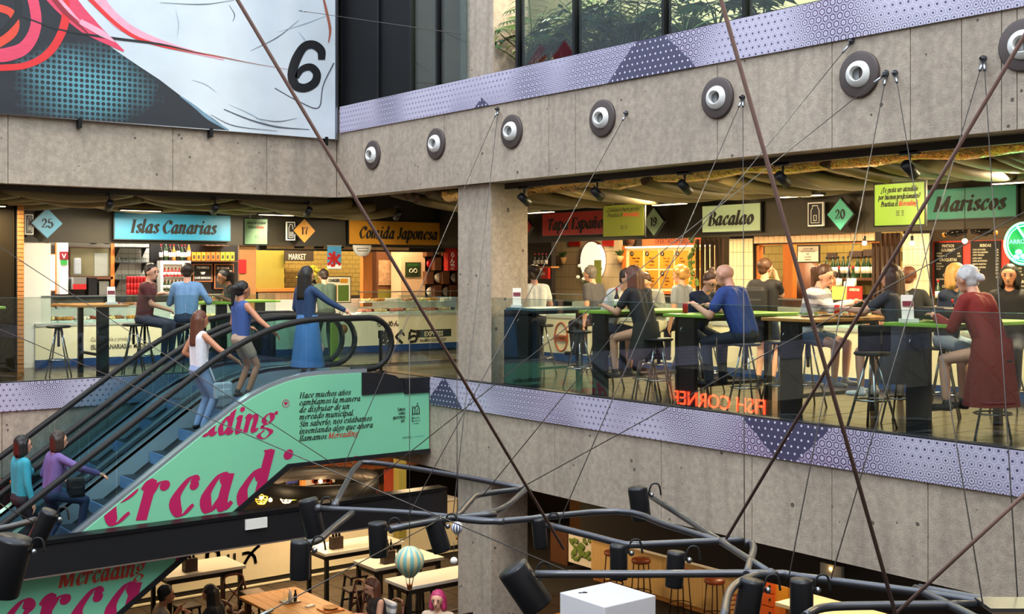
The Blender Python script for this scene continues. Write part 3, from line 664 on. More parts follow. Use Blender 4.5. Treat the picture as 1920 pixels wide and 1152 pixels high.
lines = ['Hace muchos años', 'cambiamos la manera', 'de disfrutar de un', 'mercado municipal.', 'Sin saberlo, nos estábamos', 'inventando algo que ahora', 'llamamos ']
p0 = onY(559, 747, YP); hx = .052; sxl = (onY(697, 0, YP).x-p0.x)/(serif_width('inventando algo que ahora')*hx)
m = MB()
for k, ln in enumerate(lines): serif(m, ln, (p0.x, YP-.024, p0.z-.0965*k), UY, UZ, hx, .25, .25, .07, sx=sxl)
m.build('lettering', 'ink', cl)
m = MB(); serif(m, 'Mercading', (p0.x+serif_width('llamamos ')*hx*sxl, YP-.024, p0.z-.0965*6), UY, UZ, hx, .25, .25, .07, sx=sxl); m.build('lettering', 'print_red', cl)
m = MB(); pr_ = onY(758, 770, YP)
for k, ln in enumerate(['Somos', 'como', 'queremos', 'ser.']):
    w = serif_width(ln)*.036*.8; serif(m, ln, (pr_.x-w, YP-.024, pr_.z-.055*k), UY, UZ, .036, .05, .28, .08, sx=.8)
l0 = onY(771, 792, YP); m.box(l0.x-.0, l0.x+.006, YP-.026, YP-.022, l0.z, l0.z+.24)
q0 = onY(772, 778, YP); mp_ = lambda L: [(q0.x+a, YP-.024, q0.z+b) for a, b in L]
m.tube(mp_([(0, 0), (0, .09), (.02, .12), (.04, .09), (.04, .01)]), .006, 4); m.tube(mp_([(.04, .09), (.065, .13), (.10, .12), (.115, .08), (.115, 0)]), .006, 4)
m.tube(mp_([(.075, 0), (.075, .06), (.095, .09)]), .005, 4); m.tube(mp_([(.0, .01), (.12, .01)]), .005, 4); m.ball((q0.x+.085, YP-.022, q0.z+.155), (.012, .003, .012))
for k, ln in enumerate(['MERCADO', 'SAN ANTON', 'CHUECA']): sans(m, ln, (q0.x+.058, YP-.024, q0.z-.06-.04*k), UY, UZ, .032, .002, True, sx=.8)
q1 = onY(753, 823, YP); sans(m, 'MADRID |', (q1.x, YP-.024, q1.z), UY, UZ, .04); m.build('lettering', 'ink', cl)
m = MB(); sans(m, 'comercio vivo', (q1.x+.2, YP-.024, q1.z+.005), UY, UZ, .03); m.build('lettering', M('print_blue', '2a6d9a', .6), cl)
# ---------------- black bridge beam in front of the escalator
yb = 14.2
def zb(px, py): return onY(px, py, yb).z
z0b, z1b = zb(475, 1022), zb(475, 962)
bb = thing('bridge_beam', 'long black steel beam crossing below the escalator', 'beam', (3, yb, z0b))
MB().box(-4, XR+.1, yb, yb+.2, z0b, z1b-.06).build('web', 'black_paint', bb); MB().box(-4, XR+.1, yb-.015, yb+.22, z1b-.05, z1b).build('top_flange', 'black_metal', bb)
MB().box(-4, XR+.1, yb-.012, yb+.2, z0b-.015, z0b).build('lower_lip', M('lip', '6b5a50', .5), bb)
a = onY(480, 982, yb-.01); m = MB().box(a.x-.15, a.x+.15, yb-.03, yb, a.z-.065, a.z+.065); m.build('emergency_light', 'white', None, 'small white emergency light box on the black beam', 'light fitting')
# ================================================================ lighting frame hung in the atrium (lies near one level)
ZF = -.45
fr_ = thing('lighting_frame', 'dark steel tube frame hung on cables in the atrium', 'light frame', onZ(1180, 1040, ZF))
FR = [[(597, 954), (760, 962), (900, 976), (945, 979)], [(628, 948), (650, 905), (668, 876), (700, 868), (860, 893), (985, 917)], [(985, 917), (900, 928), (882, 940), (858, 966), (835, 972)], [(988, 917), (940, 955), (880, 968), (835, 974)], [(840, 971), (939, 978), (1155, 959), (1250, 985), (1345, 1015)],
      [(1027, 985), (1110, 1006), (1161, 1019), (1196, 1022), (1350, 1015), (1395, 1013)], [(1219, 930), (1330, 1002), (1445, 1076)], [(1003, 1077), (1200, 1077), (1445, 1076), (1500, 1082), (1730, 1112), (1850, 1132)], [(1460, 1076), (1420, 1080), (1385, 1093), (1366, 1115), (1357, 1160)],
      [(1396, 1018), (1410, 1020), (1412, 1035), (1399, 1078)], [(1716, 1104), (1780, 1135), (1840, 1165)], [(1508, 1156), (1545, 1140), (1640, 1136), (1830, 1134)], [(-40, 1000), (20, 988), (66, 975)], [(730, 993), (850, 972), (930, 965)], [(660, 962), (625, 990), (600, 1012), (576, 1020)], [(1723, 1103), (1860, 1128), (1990, 1150)]]
for L in FR:
    P = crom(L, 4); MB().tube([onZ(p.x, p.y, ZF) for p in P], .026, 10).build('tube', 'dark_steel', fr_)
for px, py in ((628, 948), (597, 954), (1445, 1076), (985, 917), (840, 972)): c = onZ(px, py, ZF); MB().ball(c, .036).build('joint', 'dark_steel', fr_)
M('spot_glow', 'fff0d0', emit=6, ecol='ffdca8')
# pixel centre, dir of beam in pixel space, length, radius, lit
SP = [(585, 973, .25, -1, .34, .085, 0, 'tilted spotlight at the left end of the frame'), (563, 1050, -.02, -1, .28, .075, 0, 'upright spotlight hanging lowest at frame left'), (709, 1012, .05, -1, .27, .075, 0, 'spotlight above the white high tables'), (820, 1003, .35, -1, .28, .075, 1, 'lit spotlight left of the lower column'),
      (1199, 944, .15, -1, .28, .085, 0, 'spotlight on the long arm against the concrete'), (1012, 1000, .1, -1, .24, .06, 0, 'spotlight just right of the lower column'), (985, 1102, .75, -1, .32, .11, 0, 'large tilted spotlight over the orange table'), (1160, 1054, .02, -1, .25, .065, 0, 'spotlight above the white kiosk'), (1266, 1068, -.08, -1, .25, .065, 0, 'spotlight between the round leather stools'),
      (1404, 1128, -.2, -1, .28, .08, 0, 'ribbed spotlight near the orange drawers'), (1503, 1128, 0, -1, .28, .075, 0, 'spotlight at the lower right of the frame'), (80, 990, -.55, -1, .30, .075, 1, 'lit spotlight over the escalator foot'), (14, 1062, -.3, -1, .42, .13, 0, 'big dark spotlight cut by the left edge')]
right = Vector((math.cos(TH), -math.sin(TH), 0))
for px, py, dx, dz, L, r, lit, lb in SP:
    c = onZ(px, py, ZF-.12 if py > 960 else ZF)
    d = (right*dx*.9+UZ*dz+Vector((.1, .1, 0))*0).normalized()
    t = thing('spotlight', lb, 'spotlight', c, 'cylinder spotlights on the hanging frame')
    q = d.to_track_quat('Z', 'Y').to_matrix(); h = L/2
    MB().lathe([(.0, -h), (r*.96, -h), (r, -h+.02), (r, h-.01), (r*.97, h), (r*.88, h), (r*.85, h-.03), (0, h-.03)], c, 24, ax=q).build('housing', M('spot_black', '232428', .35, .5), t)
    MB().lathe([(0, h-.028), (r*.84, h-.028), (r*.84, h-.012), (0, h-.012)], c, 20, ax=q).build('lens', 'spot_glow' if lit else 'black_metal', t)
    a = c-d*h*.5+right*r; MB().tube(crom3([a, a+right*.03+UZ*.09, a+right*.09+UZ*.09, a+right*.11+UZ*.0]), .008, 6).build('cable_loop', 'rubber', t); MB().ball(a+right*.03, .022).build('swivel', 'steel', t)
    if lit: lamp('SPOT', c+d*(h+.02), 60, (1, .85, .6), .05, c+d*3, 60)
# striped fluorescent grille lower right
a = onZ(1905, 1140, ZF); t = thing('grille_lamp', 'louvred lamp grille at the lower right corner', 'lamp', a)
for k in range(7): MB().obox(a+Vector((0, 0, 0))+right*.0+Vector((math.sin(TH), math.cos(TH), 0))*(k*.03-.1), (.36, .012, .02), Matrix.Rotation(-TH, 3, 'Z')).build('louvre', M('louvre', 'b9aa8c', .4), t)
MB().obox(a+UZ*.02, (.4, .25, .02), Matrix.Rotation(-TH, 3, 'Z')).build('frame', 'dark_steel', t)
# ---------------- cables between the beams and the frame
M('wire', '55514e', .4, .6)
def A(px, py): return onX(px, py, XR)
def Fz(px, py): return onZ(px, py, ZF+.02)
def deep(px, py, d):
    v = Vector(ray(px, py)); return Vector((0, 0, CZ))+v*(d/FOC)
CB = [(A(934, 205), Fz(640, 885)), (A(934, 205), Fz(850, 962)), (A(1175, 212), Fz(765, 968)), (A(1393, 183), Fz(1047, 984)), (A(1393, 183), Fz(1396, 1015)), (A(1598, 77), Fz(905, 930)), (A(1662, 137), Fz(660, 935)), (deep(1990, 360, 9), Fz(968, 920)), (A(1662, 140), Fz(1480, 1078)), (A(1679, 137), Fz(1844, 1140)), (A(1844, 110), Fz(1558, 1085)), (A(1845, 110), Fz(1908, 1120)),
      (deep(-60, 425, 13), Fz(640, 880)), (deep(-60, 592, 12), Fz(1065, 1072)), (deep(480, 1160, 7.5), Fz(815, 980)), (deep(-30, 930, 9), Fz(60, 978)), (onY(560, 20, MU-.2), onX(860, 63, XR-.1))]
whr = ['from the left anchor to the arched tube', 'dropping past the column', 'from beside the fourth nozzle', 'slanting left from the third anchor', 'hanging straight from the third anchor', 'starting right under the lilac trim', 'longest slant from the large nozzle', 'entering at the right edge', 'left of the pair under the large nozzle', 'right of the pair under the large nozzle', 'left of the rightmost pair', 'right of the rightmost pair', 'upper one crossing the escalator', 'lower one crossing the escalator', 'over the wooden table', 'short one by the lit escalator spotlight', 'near the top of the mural']
for (a, b_), w in zip(CB, whr):
    t = thing('steel_cable', 'thin steel cable '+w, 'cable', a, 'suspension cables'); d = (b_-a).normalized()
    MB().tube([a, b_], .0045, 5).build('wire', 'wire', t); MB().tube([a+d*.03, a+d*.16], .013, 6).build('turnbuckle', 'steel', t)
    if abs(a.x-XR) < .01: MB().lathe([(.0, -.01), (.03, -.01), (.03, .015), (.012, .03), (.012, .05), (0, .05)], a, 10, ax=AX).build('anchor_eye', 'dark_steel', t)
def rope(p, q, da, db, r, lb):
    MB().tube([deep(*p, da), deep(*q, db)], r, 8).build('rope', 'rope', None, lb, 'rope', 'thick brown ropes')
rope((395, -85), (1057, 1030), 6.2, Fz(1057, 1030).length, .0105, 'thick brown rope slanting down from the mural past the column')
rope((1328, -85), (1690, 1190), 4.6, 5.2, .0088, 'thick brown rope falling steeply across the upper beam')
rope((1990, -50), (1362, 1010), 5.2, 7.6, .0098, 'thick brown rope slanting down from the right edge')
rope((2010, 845), (1665, 1165), 6.0, 6.4, .010, 'short brown rope at the lower right corner')
# ---------------- toy balloons
def balloon(px, py, r, d, lb, c1_, c2_):
    c = deep(px, py, d); t = thing('toy_balloon', lb, 'ornament', c)
    n = 24; prof = [(0, 1), (.38, .92), (.71, .7), (.93, .36), (1, 0), (.92, -.36), (.7, -.68), (.42, -.98), (.3, -1.1)]
    m = MB().lathe([(max(a, .001)*r, b*r) for a, b in prof], c, n); m.m = [(k % n) % 2 if k < (len(prof)-1)*n else 0 for k in range(len(m.m))]
    m.build('envelope', [c1_, c2_], t)
    MB().lathe([(.16*r, -1.95*r), (.2*r, -1.6*r), (.22*r, -1.6*r)], c, 8).build('basket', 'wood_orange', t)
    for k in range(6):
        q = k*math.pi/3; MB().tube([c+Vector((.3*r*math.cos(q), .3*r*math.sin(q), -1.1*r)), c+Vector((.2*r*math.cos(q), .2*r*math.sin(q), -1.62*r))], r*.02, 4).build('rigging', 'wire', t)
    MB().tube([c+UZ*r, c+UZ*1.6], .003, 4).build('string', 'wire', t)
M('balloon_teal', '6fa7a3', .35); M('balloon_gold', 'cbb98a', .35); M('balloon_white', 'e6e2da', .4); M('balloon_blue', '3c4a78', .4)
balloon(768, 1052, .107, 8.6, 'teal and gold striped toy hot air balloon', 'balloon_teal', 'balloon_gold')
balloon(857, 990, .045, 8.8, 'small blue and white toy balloon by the column', 'balloon_white', 'balloon_blue')
c = deep(851, 1052, 8.8); t = thing('hanging_ball', 'small white ball hanging below the little balloon', 'ornament', c); MB().ball(c, .027, 14, 10).build('ball', 'balloon_white', t); MB().tube([c, c+UZ*.14], .003, 4).build('string', 'wire', t)
# ================================================================ people
M('eye', '1a1412', .3); M('lip', '8f4a44', .5)
SK = {'fair': M('skin_fair', 'd9a184', .5, var=.06), 'tan': M('skin_tan', 'bd8260', .5, var=.06), 'brown': M('skin_brown', '8a5a40', .5, var=.06)}
HR = {k: M('hair_'+k, c, .5, 0, .35, 40, .5, stretch=(1, 1, .2)) for k, c in {'black': '15110f', 'dark': '2b1c14', 'brown': '4a2e1c', 'auburn': '5e3420', 'blonde': 'b98c4a', 'white': 'c9c6c4', 'grey': '6f6862', 'pink': 'b3305f'}.items()}
def caps_mesh(prims):
    b = MB()
    for p0, p1, r0, r1, _ in prims:
        d = p1-p0; L = d.length
        if L < 1e-5: d = Vector((0, 0, 1e-4)); L = 1e-4
        u = d/L; pts = []; rs = []
        for a in (90, 60, 30): pts.append(p0-u*r0*math.sin(math.radians(a))); rs.append(max(r0*math.cos(math.radians(a)), 1e-4))
        pts += [p0, p1]; rs += [r0, r1]
        for a in (30, 60, 90): pts.append(p1+u*r1*math.sin(math.radians(a))); rs.append(max(r1*math.cos(math.radians(a)), 1e-4))
        b.tube(pts, rs, 10, caps=True)
    return b
def remesh(b, vox, smooth=3):
    me = bpy.data.meshes.new('tmp'); me.from_pydata(b.v, [], b.f); o = bpy.data.objects.new('tmp', me)
    md = o.modifiers.new('r', 'REMESH'); md.mode = 'VOXEL'; md.voxel_size = vox
    if smooth: s = o.modifiers.new('s', 'SMOOTH'); s.iterations = smooth; s.factor = .5
    r = evaluated(o)
    bpy.data.objects.remove(o); bpy.data.meshes.remove(me)
    return r
def nearest_tag(C, prims):
    best = np.full(len(C), 1e9); idx = np.zeros(len(C), int)
    for i, (p0, p1, r0, r1, _) in enumerate(prims):
        a = np.array(p0); d = np.array(p1)-a; L2 = max(d @ d, 1e-12); t = np.clip((C-a) @ d/L2, 0, 1)
        D = np.linalg.norm(C-(a+t[:, None]*d), axis=1)-(r0+(r1-r0)*t); k = D < best; best[k] = D[k]; idx[k] = i
    return idx
def ik(a, tgt, l1, l2, pole):
    d = tgt-a; L = min(d.length, (l1+l2)*.995); L = max(L, abs(l1-l2)+.02); u = d.normalized(); tgt = a+u*L
    c = (l1*l1+L*L-l2*l2)/(2*l1*L); ang = math.acos(max(-1, min(1, c))); pp = pole-u*pole.dot(u)
    pp = pp.normalized() if pp.length > 1e-6 else Vector((0, 1, 0))
    return a+u*l1*math.cos(ang)+pp*l1*math.sin(ang), tgt
V3 = lambda *a: Vector(a)
def person(loc, deg, label, H=1.65, pose='stand', seat=.75, lean=0, hp=0, hy=0, la=None, ra=None, feet=None, shirt='808080', sleeve='short', pants='303040', leg='long', shoe='222222', skin='fair', hair=('short', 'dark'), skirt=None, bulk=1., female=False, roll=0, shirt_mat=None, glasses=False):
    k = H/1.7; t = thing('person', label, 'person', loc, None, math.radians(deg-90)); ORG[t.name] = Vector((0, 0, 0))
    sit = pose == 'sit'; hz = (seat+.1) if sit else .515*H
    cl, sl = math.cos(math.radians(lean)), math.sin(math.radians(lean)); up = V3(math.sin(math.radians(roll)), sl, cl).normalized()
    Hc = V3(0, -.02 if sit else 0, hz); Sc = Hc+up*.5*k; fw = V3(0, cl, -sl)
    P = []; add = lambda a, b, r0, r1, tg: P.append((Vector(a), Vector(b), r0*k, r1*k, tg))
    B = bulk
    for s in (-1, 1):
        add(Hc+V3(.07*s, 0, .03), Sc+V3(.095*s, 0, 0)-up*.07*k, .098*B, .10*B, 'shirt')
    add(Hc+fw*.02+up*.06, Sc-up*.1*k+fw*.015, .11*B, .115*B, 'shirt'); add(Sc+V3(-.135*k, 0, 0)-up*.02, Sc+V3(.135*k, 0, 0)-up*.02, .062*B, .062*B, 'shirt')
    if female:
        for s in (-1, 1): add(Sc+V3(.075*s, 0, 0)-up*.16*k+fw*.075, Sc+V3(.075*s, 0, 0)-up*.17*k+fw*.08, .065, .06, 'shirt')
    add(Hc+V3(-.065*k, 0, -.02), Hc+V3(.065*k, 0, -.02), .118, .118, 'pants')
    nb = Sc+up*.045*k; hd = (up+V3(0, .25, .4)).normalized() if lean > 20 else up; hc = nb+hd*.135*k+fw*.025
    add(Sc+up*.0, nb+hd*.08*k, .058, .05, 'skin')
    HM = Matrix.Rotation(math.radians(-hy), 3, 'Z') @ Matrix.Rotation(math.radians(-hp-lean*.35), 3, 'X'); h = lambda x, y, z: hc+HM @ (V3(x, y, z)*k)
    add(h(0, .012, .028), h(0, -.012, .03), .092, .092, 'skin'); add(h(0, .028, -.015), h(0, .042, -.068), .072, .048, 'skin')
    add(h(0, .10, .0), h(0, .116, -.03), .010, .017, 'skin'); add(h(0, .092, -.055), h(0, .092, -.06), .016, .016, 'skin')
    for s in (-1, 1): add(h(.09*s, -.005, .005), h(.088*s, 0, -.028), .017, .012, 'skin')
    hands = []
    for s, tg in ((-1, la), (1, ra)):
        sh = Sc+V3(.175*s*k, 0, 0)-up*.03*k
        tgt = V3(*tg) if tg else V3(.25*s*k, .06, hz-.06*k)
        if tg and len(tg) == 3: pole = V3(.5*s, -.5, -.8)
        el, wr = ik(sh, tgt, .285*k, .25*k, V3(.35*s, -.6, -.6))
        if sleeve == 'long': add(sh, el, .06*B, .05*B, 'shirt'); add(el, wr, .05*B, .04*B, 'shirt')
        else:
            if sleeve == 'short': add(sh, sh.lerp(el, .62), .063*B, .06*B, 'shirt'); add(sh.lerp(el, .5), el, .046, .042, 'skin')
            else: add(sh, el, .05, .042, 'skin')
            add(el, wr, .043, .03, 'skin')
        fd = (wr-el).normalized(); pe = wr+fd*.075*k; add(wr, pe, .028, .03, 'skin'); sd = fd.cross(UZ); sd = sd.normalized() if sd.length > .1 else V3(1, 0, 0)
        dn = fd.cross(sd).normalized(); dn = dn if dn.z < 0 else -dn; hands.append((pe, fd, sd, dn, s))
    for i, s in enumerate((-1, 1)):
        hj = Hc+V3(.085*s*k, 0, -.03)
        ft = V3(*(feet[i] if feet else ((.13*s, .36, seat-.42) if sit else (.10*s, .02, .085))))
        kn, an = ik(hj, ft, .42*k, .41*k, V3(.15*s, 1, .25))
        if leg == 'long': add(hj, kn, .088, .066, 'pants'); add(kn, an, .064, .05, 'pants')
        elif leg == 'short': add(hj, hj.lerp(kn, .55), .094, .085, 'pants'); add(hj.lerp(kn, .4), kn, .072, .054, 'skin'); add(kn, kn.lerp(an, .35), .052, .052, 'skin'); add(kn.lerp(an, .35), an, .052, .036, 'skin')
        else: add(hj, kn, .08, .054, 'skin'); add(kn, kn.lerp(an, .35), .052, .052, 'skin'); add(kn.lerp(an, .35), an, .052, .036, 'skin')
        add(an+V3(0, 0, .01), an+V3(0, .0, -.03), .042, .04, 'shoe'); add(an+V3(0, -.03, -.045), an+V3(.02*s, .145*k, -.05), .036, .032, 'shoe')
    me = remesh(caps_mesh(P), .0135); n = len(me.polygons); C = np.empty(n*3); me.polygons.foreach_get('center', C); C = C.reshape(-1, 3)
    ti = nearest_tag(C, P); tags = ['skin', 'shirt', 'pants', 'shoe']
    mi = np.array([tags.index(p[4]) for p in P])[ti]
    ed = {}; nb_ = {}
    for fi, p in enumerate(me.polygons):
        for e in p.edge_keys:
            if e in ed:
                if mi[ed[e]] != mi[fi]: nb_.setdefault(e[0], []).append(e[1]); nb_.setdefault(e[1], []).append(e[0])
            else: ed[e] = fi
    for _ in range(10):            # smooth the hems where two cloths meet
        new = {v: me.vertices[v].co*.4+sum((me.vertices[q].co for q in N_), Vector())*(.6/len(N_)) for v, N_ in nb_.items() if len(N_) == 2}
        for v, c in new.items(): me.vertices[v].co = c
    V = [v.co.copy() for v in me.vertices]; Fs = [tuple(p.vertices) for p in me.polygons]; bpy.data.meshes.remove(me)
    b = MB(); b.v = [tuple(v) for v in V]; b.f = Fs; b.m = [int(x) for x in mi]; b.s = [True]*n
    for pe, fd, sd, dn, s in hands:      # five fingers rooted in the palm
        for j, (off, ln) in enumerate(((-.027, .062), (-.009, .072), (.009, .068), (.026, .054))):
            a = pe+sd*off*k+fd*.012; c1_ = a+fd*ln*.55*k+dn*.012; c2_ = c1_+(fd*.7+dn*.7)*ln*.55*k; b.tube([a, c1_, c2_], [.0095*k, .009*k, .006*k], 6)
        sg = -s if sd.x > 0 else s; a = pe-fd*.05*k+sd*sg*.022*k; b.tube([a, a+(fd*.6+sd*sg*.8)*.035*k, a+(fd*1.0+sd*sg*.7)*.06*k+dn*.01], [.012*k, .010*k, .007*k], 6)
    sm = shirt_mat or M('cloth_'+shirt, shirt, .8, var=.15, sc=25, bump=.1)
    eb = len(b.f)
    for s in (-1, 1):
        b.ball(h(.032*s, .094, .012), .0105*k, 8, 5, 4); b.obox(h(.033*s, .097, .034), (.03*k, .008, .007*k), HM, 5)
    b.ball(h(0, .104, -.052), (.023*k, .009*k, .008*k), 8, 5, 6, HM)
    body = b.build('body', [SK[skin], sm, M('cloth_'+pants, pants, .8, var=.15, sc=25, bump=.1), M('shoe_'+shoe, shoe, .5), 'eye', HR['dark'] if hair[1] not in ('blonde', 'white') else HR['grey'], 'lip'], t)
    if glasses:
        m = MB()
        for s in (-1, 1): m.tube([h(.034*s+.024*math.cos(q), .112, .008+.018*math.sin(q)) for q in [j*math.pi/6 for j in range(12)]], .0025, 4, closed=True); m.tube([h(.058*s, .11, .012), h(.09*s, .0, .015)], .0025, 4)
        m.build('glasses', 'black_metal', t)
    st, hcol = hair; Q = []; q_ = lambda a, c, r0, r1: Q.append((h(*a), h(*c), r0*k, r1*k, ''))
    dn_ = (HM.inverted() @ V3(0, 0, -1))*1.0
    if st not in ('bald',):
        q_((0, -.016, .056), (0, -.03, .05), .099, .096); q_((0, -.04, .01), (0, -.045, -.02), .078, .07)
        for s in (-1, 1): q_((.06*s, .02, .065), (.075*s, -.02, .02), .035, .03)
    def fall(x, y, z, L, r0, r1, back=.0):
        a = h(x, y, z); Q.append((a, a+V3(x*.15, -back, -L*k), r0*k, r1*k, ''))
    if st == 'long':
        for s in (-1, 0, 1): fall(.055*s, -.065, .01, .34, .062, .045, .03); fall(.085*s, -.02, .0, .20, .035, .03, .01)
    if st == 'bob':
        for s in (-1, 1): fall(.075*s, .0, .03, .12, .036, .036); fall(.06*s, -.05, .02, .13, .055, .05)
        fall(0, -.06, .02, .13, .065, .06)
    if st == 'bun': q_((0, -.05, .135), (0, -.055, .15), .042, .038)
    if st == 'backbun': q_((0, -.14, .01), (0, -.15, .0), .04, .036)
    if st == 'pony': q_((0, -.10, .05), (0, -.15, .03), .035, .04); fall(0, -.14, .04, .25, .045, .02, .02)
    if st == 'curly':
        rr = random.Random(3)
        for j in range(26):
            a_, e_ = rr.uniform(0, 6.28), rr.uniform(-.5, 1.5)
            v = V3(math.cos(a_)*math.cos(e_), math.sin(a_)*math.cos(e_)-.25, math.sin(e_))*.1
            if v.y < .05: q_((v.x, v.y, v.z+.02), (v.x*1.05, v.y*1.05, v.z+.03), .045, .04)
    if Q:
        hm = remesh(caps_mesh(Q), .012, 2); b = MB(); b.v = [tuple(v.co) for v in hm.vertices]; b.f = [tuple(p.vertices) for p in hm.polygons]; b.m = [0]*len(b.f); b.s = [True]*len(b.f); bpy.data.meshes.remove(hm)
    if Q: b.build('hair', HR[hcol], t)
    if st == 'cap':
        m = MB().lathe([(.001, .108), (.06, .10), (.095, .06), (.102, .02), (.10, .015)], h(0, -.005, .03), 18, ax=HM); m.obox(h(0, .13, .045), (.13*k, .11*k, .008), HM); m.build('cap', M('cap_yellow', 'd9a81e', .7), t)
    if skirt:
        r0, r1, z1_, mt = skirt; m = MB(); n = 40; K = 8; vs = []
        for i in range(K+1):
            q = i/K; z = hz+.10-(hz+.10-z1_)*q
            for j in range(n):
                a = 2*math.pi*j/n; r = (r0+(r1-r0)*q)*(1+.035*q*math.sin(9*a)); vs.append((r*math.cos(a), r*.78*math.sin(a)+(.03 if not sit else -.02), z))
        m.add(vs, [(i*n+j, i*n+(j+1) % n, (i+1)*n+(j+1) % n, (i+1)*n+j) for i in range(K) for j in range(n)], True)
        m.build('skirt', M('cloth_'+mt, mt, .8, var=.15, sc=25, bump=.1), t)
    return t
m, nt, N, b = nodes('cloth_stripe'); tcn = N.new('ShaderNodeTexCoord'); spx = N.new('ShaderNodeSeparateXYZ'); nt.links.new(tcn.outputs['Object'], spx.inputs[0])
f_ = mth(nt, 'GREATER_THAN', mth(nt, 'FRACT', mth(nt, 'MULTIPLY', mth(nt, 'ADD', spx.outputs[2], mth(nt, 'MULTIPLY', noise(nt, tcn.outputs['Object'], 4, 2), .08)), 9)), .55)
nt.links.new(mixc(nt, f_, lin('dcd9d4'), lin('8b8a92')), b.inputs['Base Color']); b.inputs['Roughness'].default_value = .85
def at(px, X, z=0): return (X, onX(px, 0, X).y, z)
def atY(px, Y, z=0): return (onY(px, 0, Y).x, Y, z)
# heading: 90 faces +Y (away left), -90 faces -Y (towards right), 0 faces +X, 180 faces the atrium
# --- right gallery
person(at(1003, 11.3), 60, 'person in white shirt with dark curly hair seen from behind, beside the column', 1.66, 'sit', shirt='dfe6ea', hair=('curly', 'dark'), la=(-.2, .35, 1.15), ra=(.2, .35, 1.1), lean=8, hp=-10)
person(at(1120, 12.3), 100, 'grey haired man seated far back facing away near the plant sign', 1.7, 'sit', lean=12, shirt='4a4a50', hair=('short', 'grey'), skin='fair')
person((10.62, 11.72, 0), -82, 'man with glasses in white t-shirt leaning over a green table', 1.74, 'sit', lean=28, hp=8, shirt='ddd9d2', la=(.05, .5, 1.12), ra=(-.05, .42, 1.12), hair=('short', 'dark'), glasses=True)
person((10.12, 10.5, 0), 95, 'woman with long brown hair in black top seen from behind', 1.68, 'sit', lean=16, shirt='14141a', sleeve='short', pants='1b1b22', la=(-.2, .45, 1.12), ra=(.2, .45, 1.12), hair=('long', 'auburn'), female=True, skirt=(.17, .25, .5, '23221f'), leg='none')
person((11.75, 12.0, 0), 205, 'older man with glasses in grey shirt bending over the table', 1.7, 'sit', lean=34, hp=12, shirt='8d8f88', sleeve='long', pants='c9c2ae', hair=('short', 'brown'), la=(-.15, .45, 1.12), ra=(.15, .45, 1.12), glasses=True)
person(at(1281, 12.4), 100, 'blonde curly haired person seated behind the woman with the bun', 1.64, 'sit', lean=5, shirt='7f8790', hair=('curly', 'blonde'))
person((10.78, 10.28, 0), -100, 'woman with hair bun and glasses in navy cardigan looking down', 1.64, 'sit', lean=26, hp=22, shirt='1d2740', sleeve='long', pants='16161c', hair=('bun', 'brown'), la=(.1, .42, 1.12), ra=(-.12, .42, 1.12), female=True, glasses=True)
person((10.2, 9.0, 0), 98, 'bald man in blue polo shirt leaning on the green table', 1.78, 'sit', lean=20, hp=-5, shirt='1f3a7a', pants='1a2130', hair=('bald', 'grey'), la=(-.22, .48, 1.16), ra=(.15, .5, 1.14), bulk=1.12, shoe='1a1a1e')
person(at(1434, 12.75), 20, 'man in black t-shirt standing with a hand at his mouth', 1.74, hy=25, shirt='131318', pants='2a3550', leg='short', hair=('short', 'brown'), la=(-.22, .12, 1.0), ra=(.08, .24, 1.48), shoe='1a1a1e')
person((11.1, 8.78, 0), -80, 'woman wrapped in a striped grey shawl eating at the wooden table', 1.68, 'sit', lean=14, hp=12, shirt_mat=MATS['cloth_stripe'], sleeve='long', pants='4a5a70', leg='short', hair=('pony', 'brown'), la=(.12, .42, 1.14), ra=(-.14, .42, 1.2), bulk=1.18, female=True, shoe='8a8a8e')
person(at(1563, 14.5), 180, 'server with dark hair behind the bottle counter', 1.56, shirt='2a2a2e', hair=('short', 'dark'), skin='tan')
person((10.62, 7.28, 0), 95, 'woman with long brown hair in charcoal dress at the wooden table', 1.64, 'sit', lean=8, shirt='3a3b40', hair=('long', 'brown'), la=(-.18, .5, 1.16), ra=(.2, .42, 1.14), female=True, skirt=(.19, .3, .42, '3f4046'), leg='none', shoe='e2e2e2')
person(at(1703, 12.6), 20, 'man in dark t-shirt with cropped hair facing the stall', 1.62, shirt='1c1d20', hair=('short', 'auburn'), ra=(.25, .3, 1.1), la=(-.2, .3, 1.1))
person((11.3, 7.15, 0), -88, 'woman with blonde bob in navy jacket with hand at her mouth', 1.66, 'sit', lean=8, shirt='232d44', sleeve='long', pants='8fa0b8', hair=('bob', 'blonde'), ra=(-.02, .22, 1.36), la=(.12, .35, 1.12), female=True)
person((10.12, 5.98, 0), 88, 'woman with white hair in dark red coat leaning over the table', 1.68, 'sit', lean=20, shirt='7a1a14', sleeve='long', pants='4a2018', hair=('backbun', 'white'), la=(-.15, .45, 1.12), ra=(.12, .45, 1.14), bulk=1.15, female=True, skirt=(.20, .29, .33, '7a1a14'), leg='none')
person(at(1893, 12.2), 200, 'dark haired person in black seated behind the red coat', 1.62, 'sit', shirt='17171b', sleeve='long', hair=('bob', 'black'), skin='tan')
person((10.75, 5.62, 0), 20, 'person in light blue shirt cut by the right edge', 1.74, 'sit', seat=.72, shirt='9db4d6', sleeve='long', pants='2c2f38', hair=('short', 'dark'), lean=4)
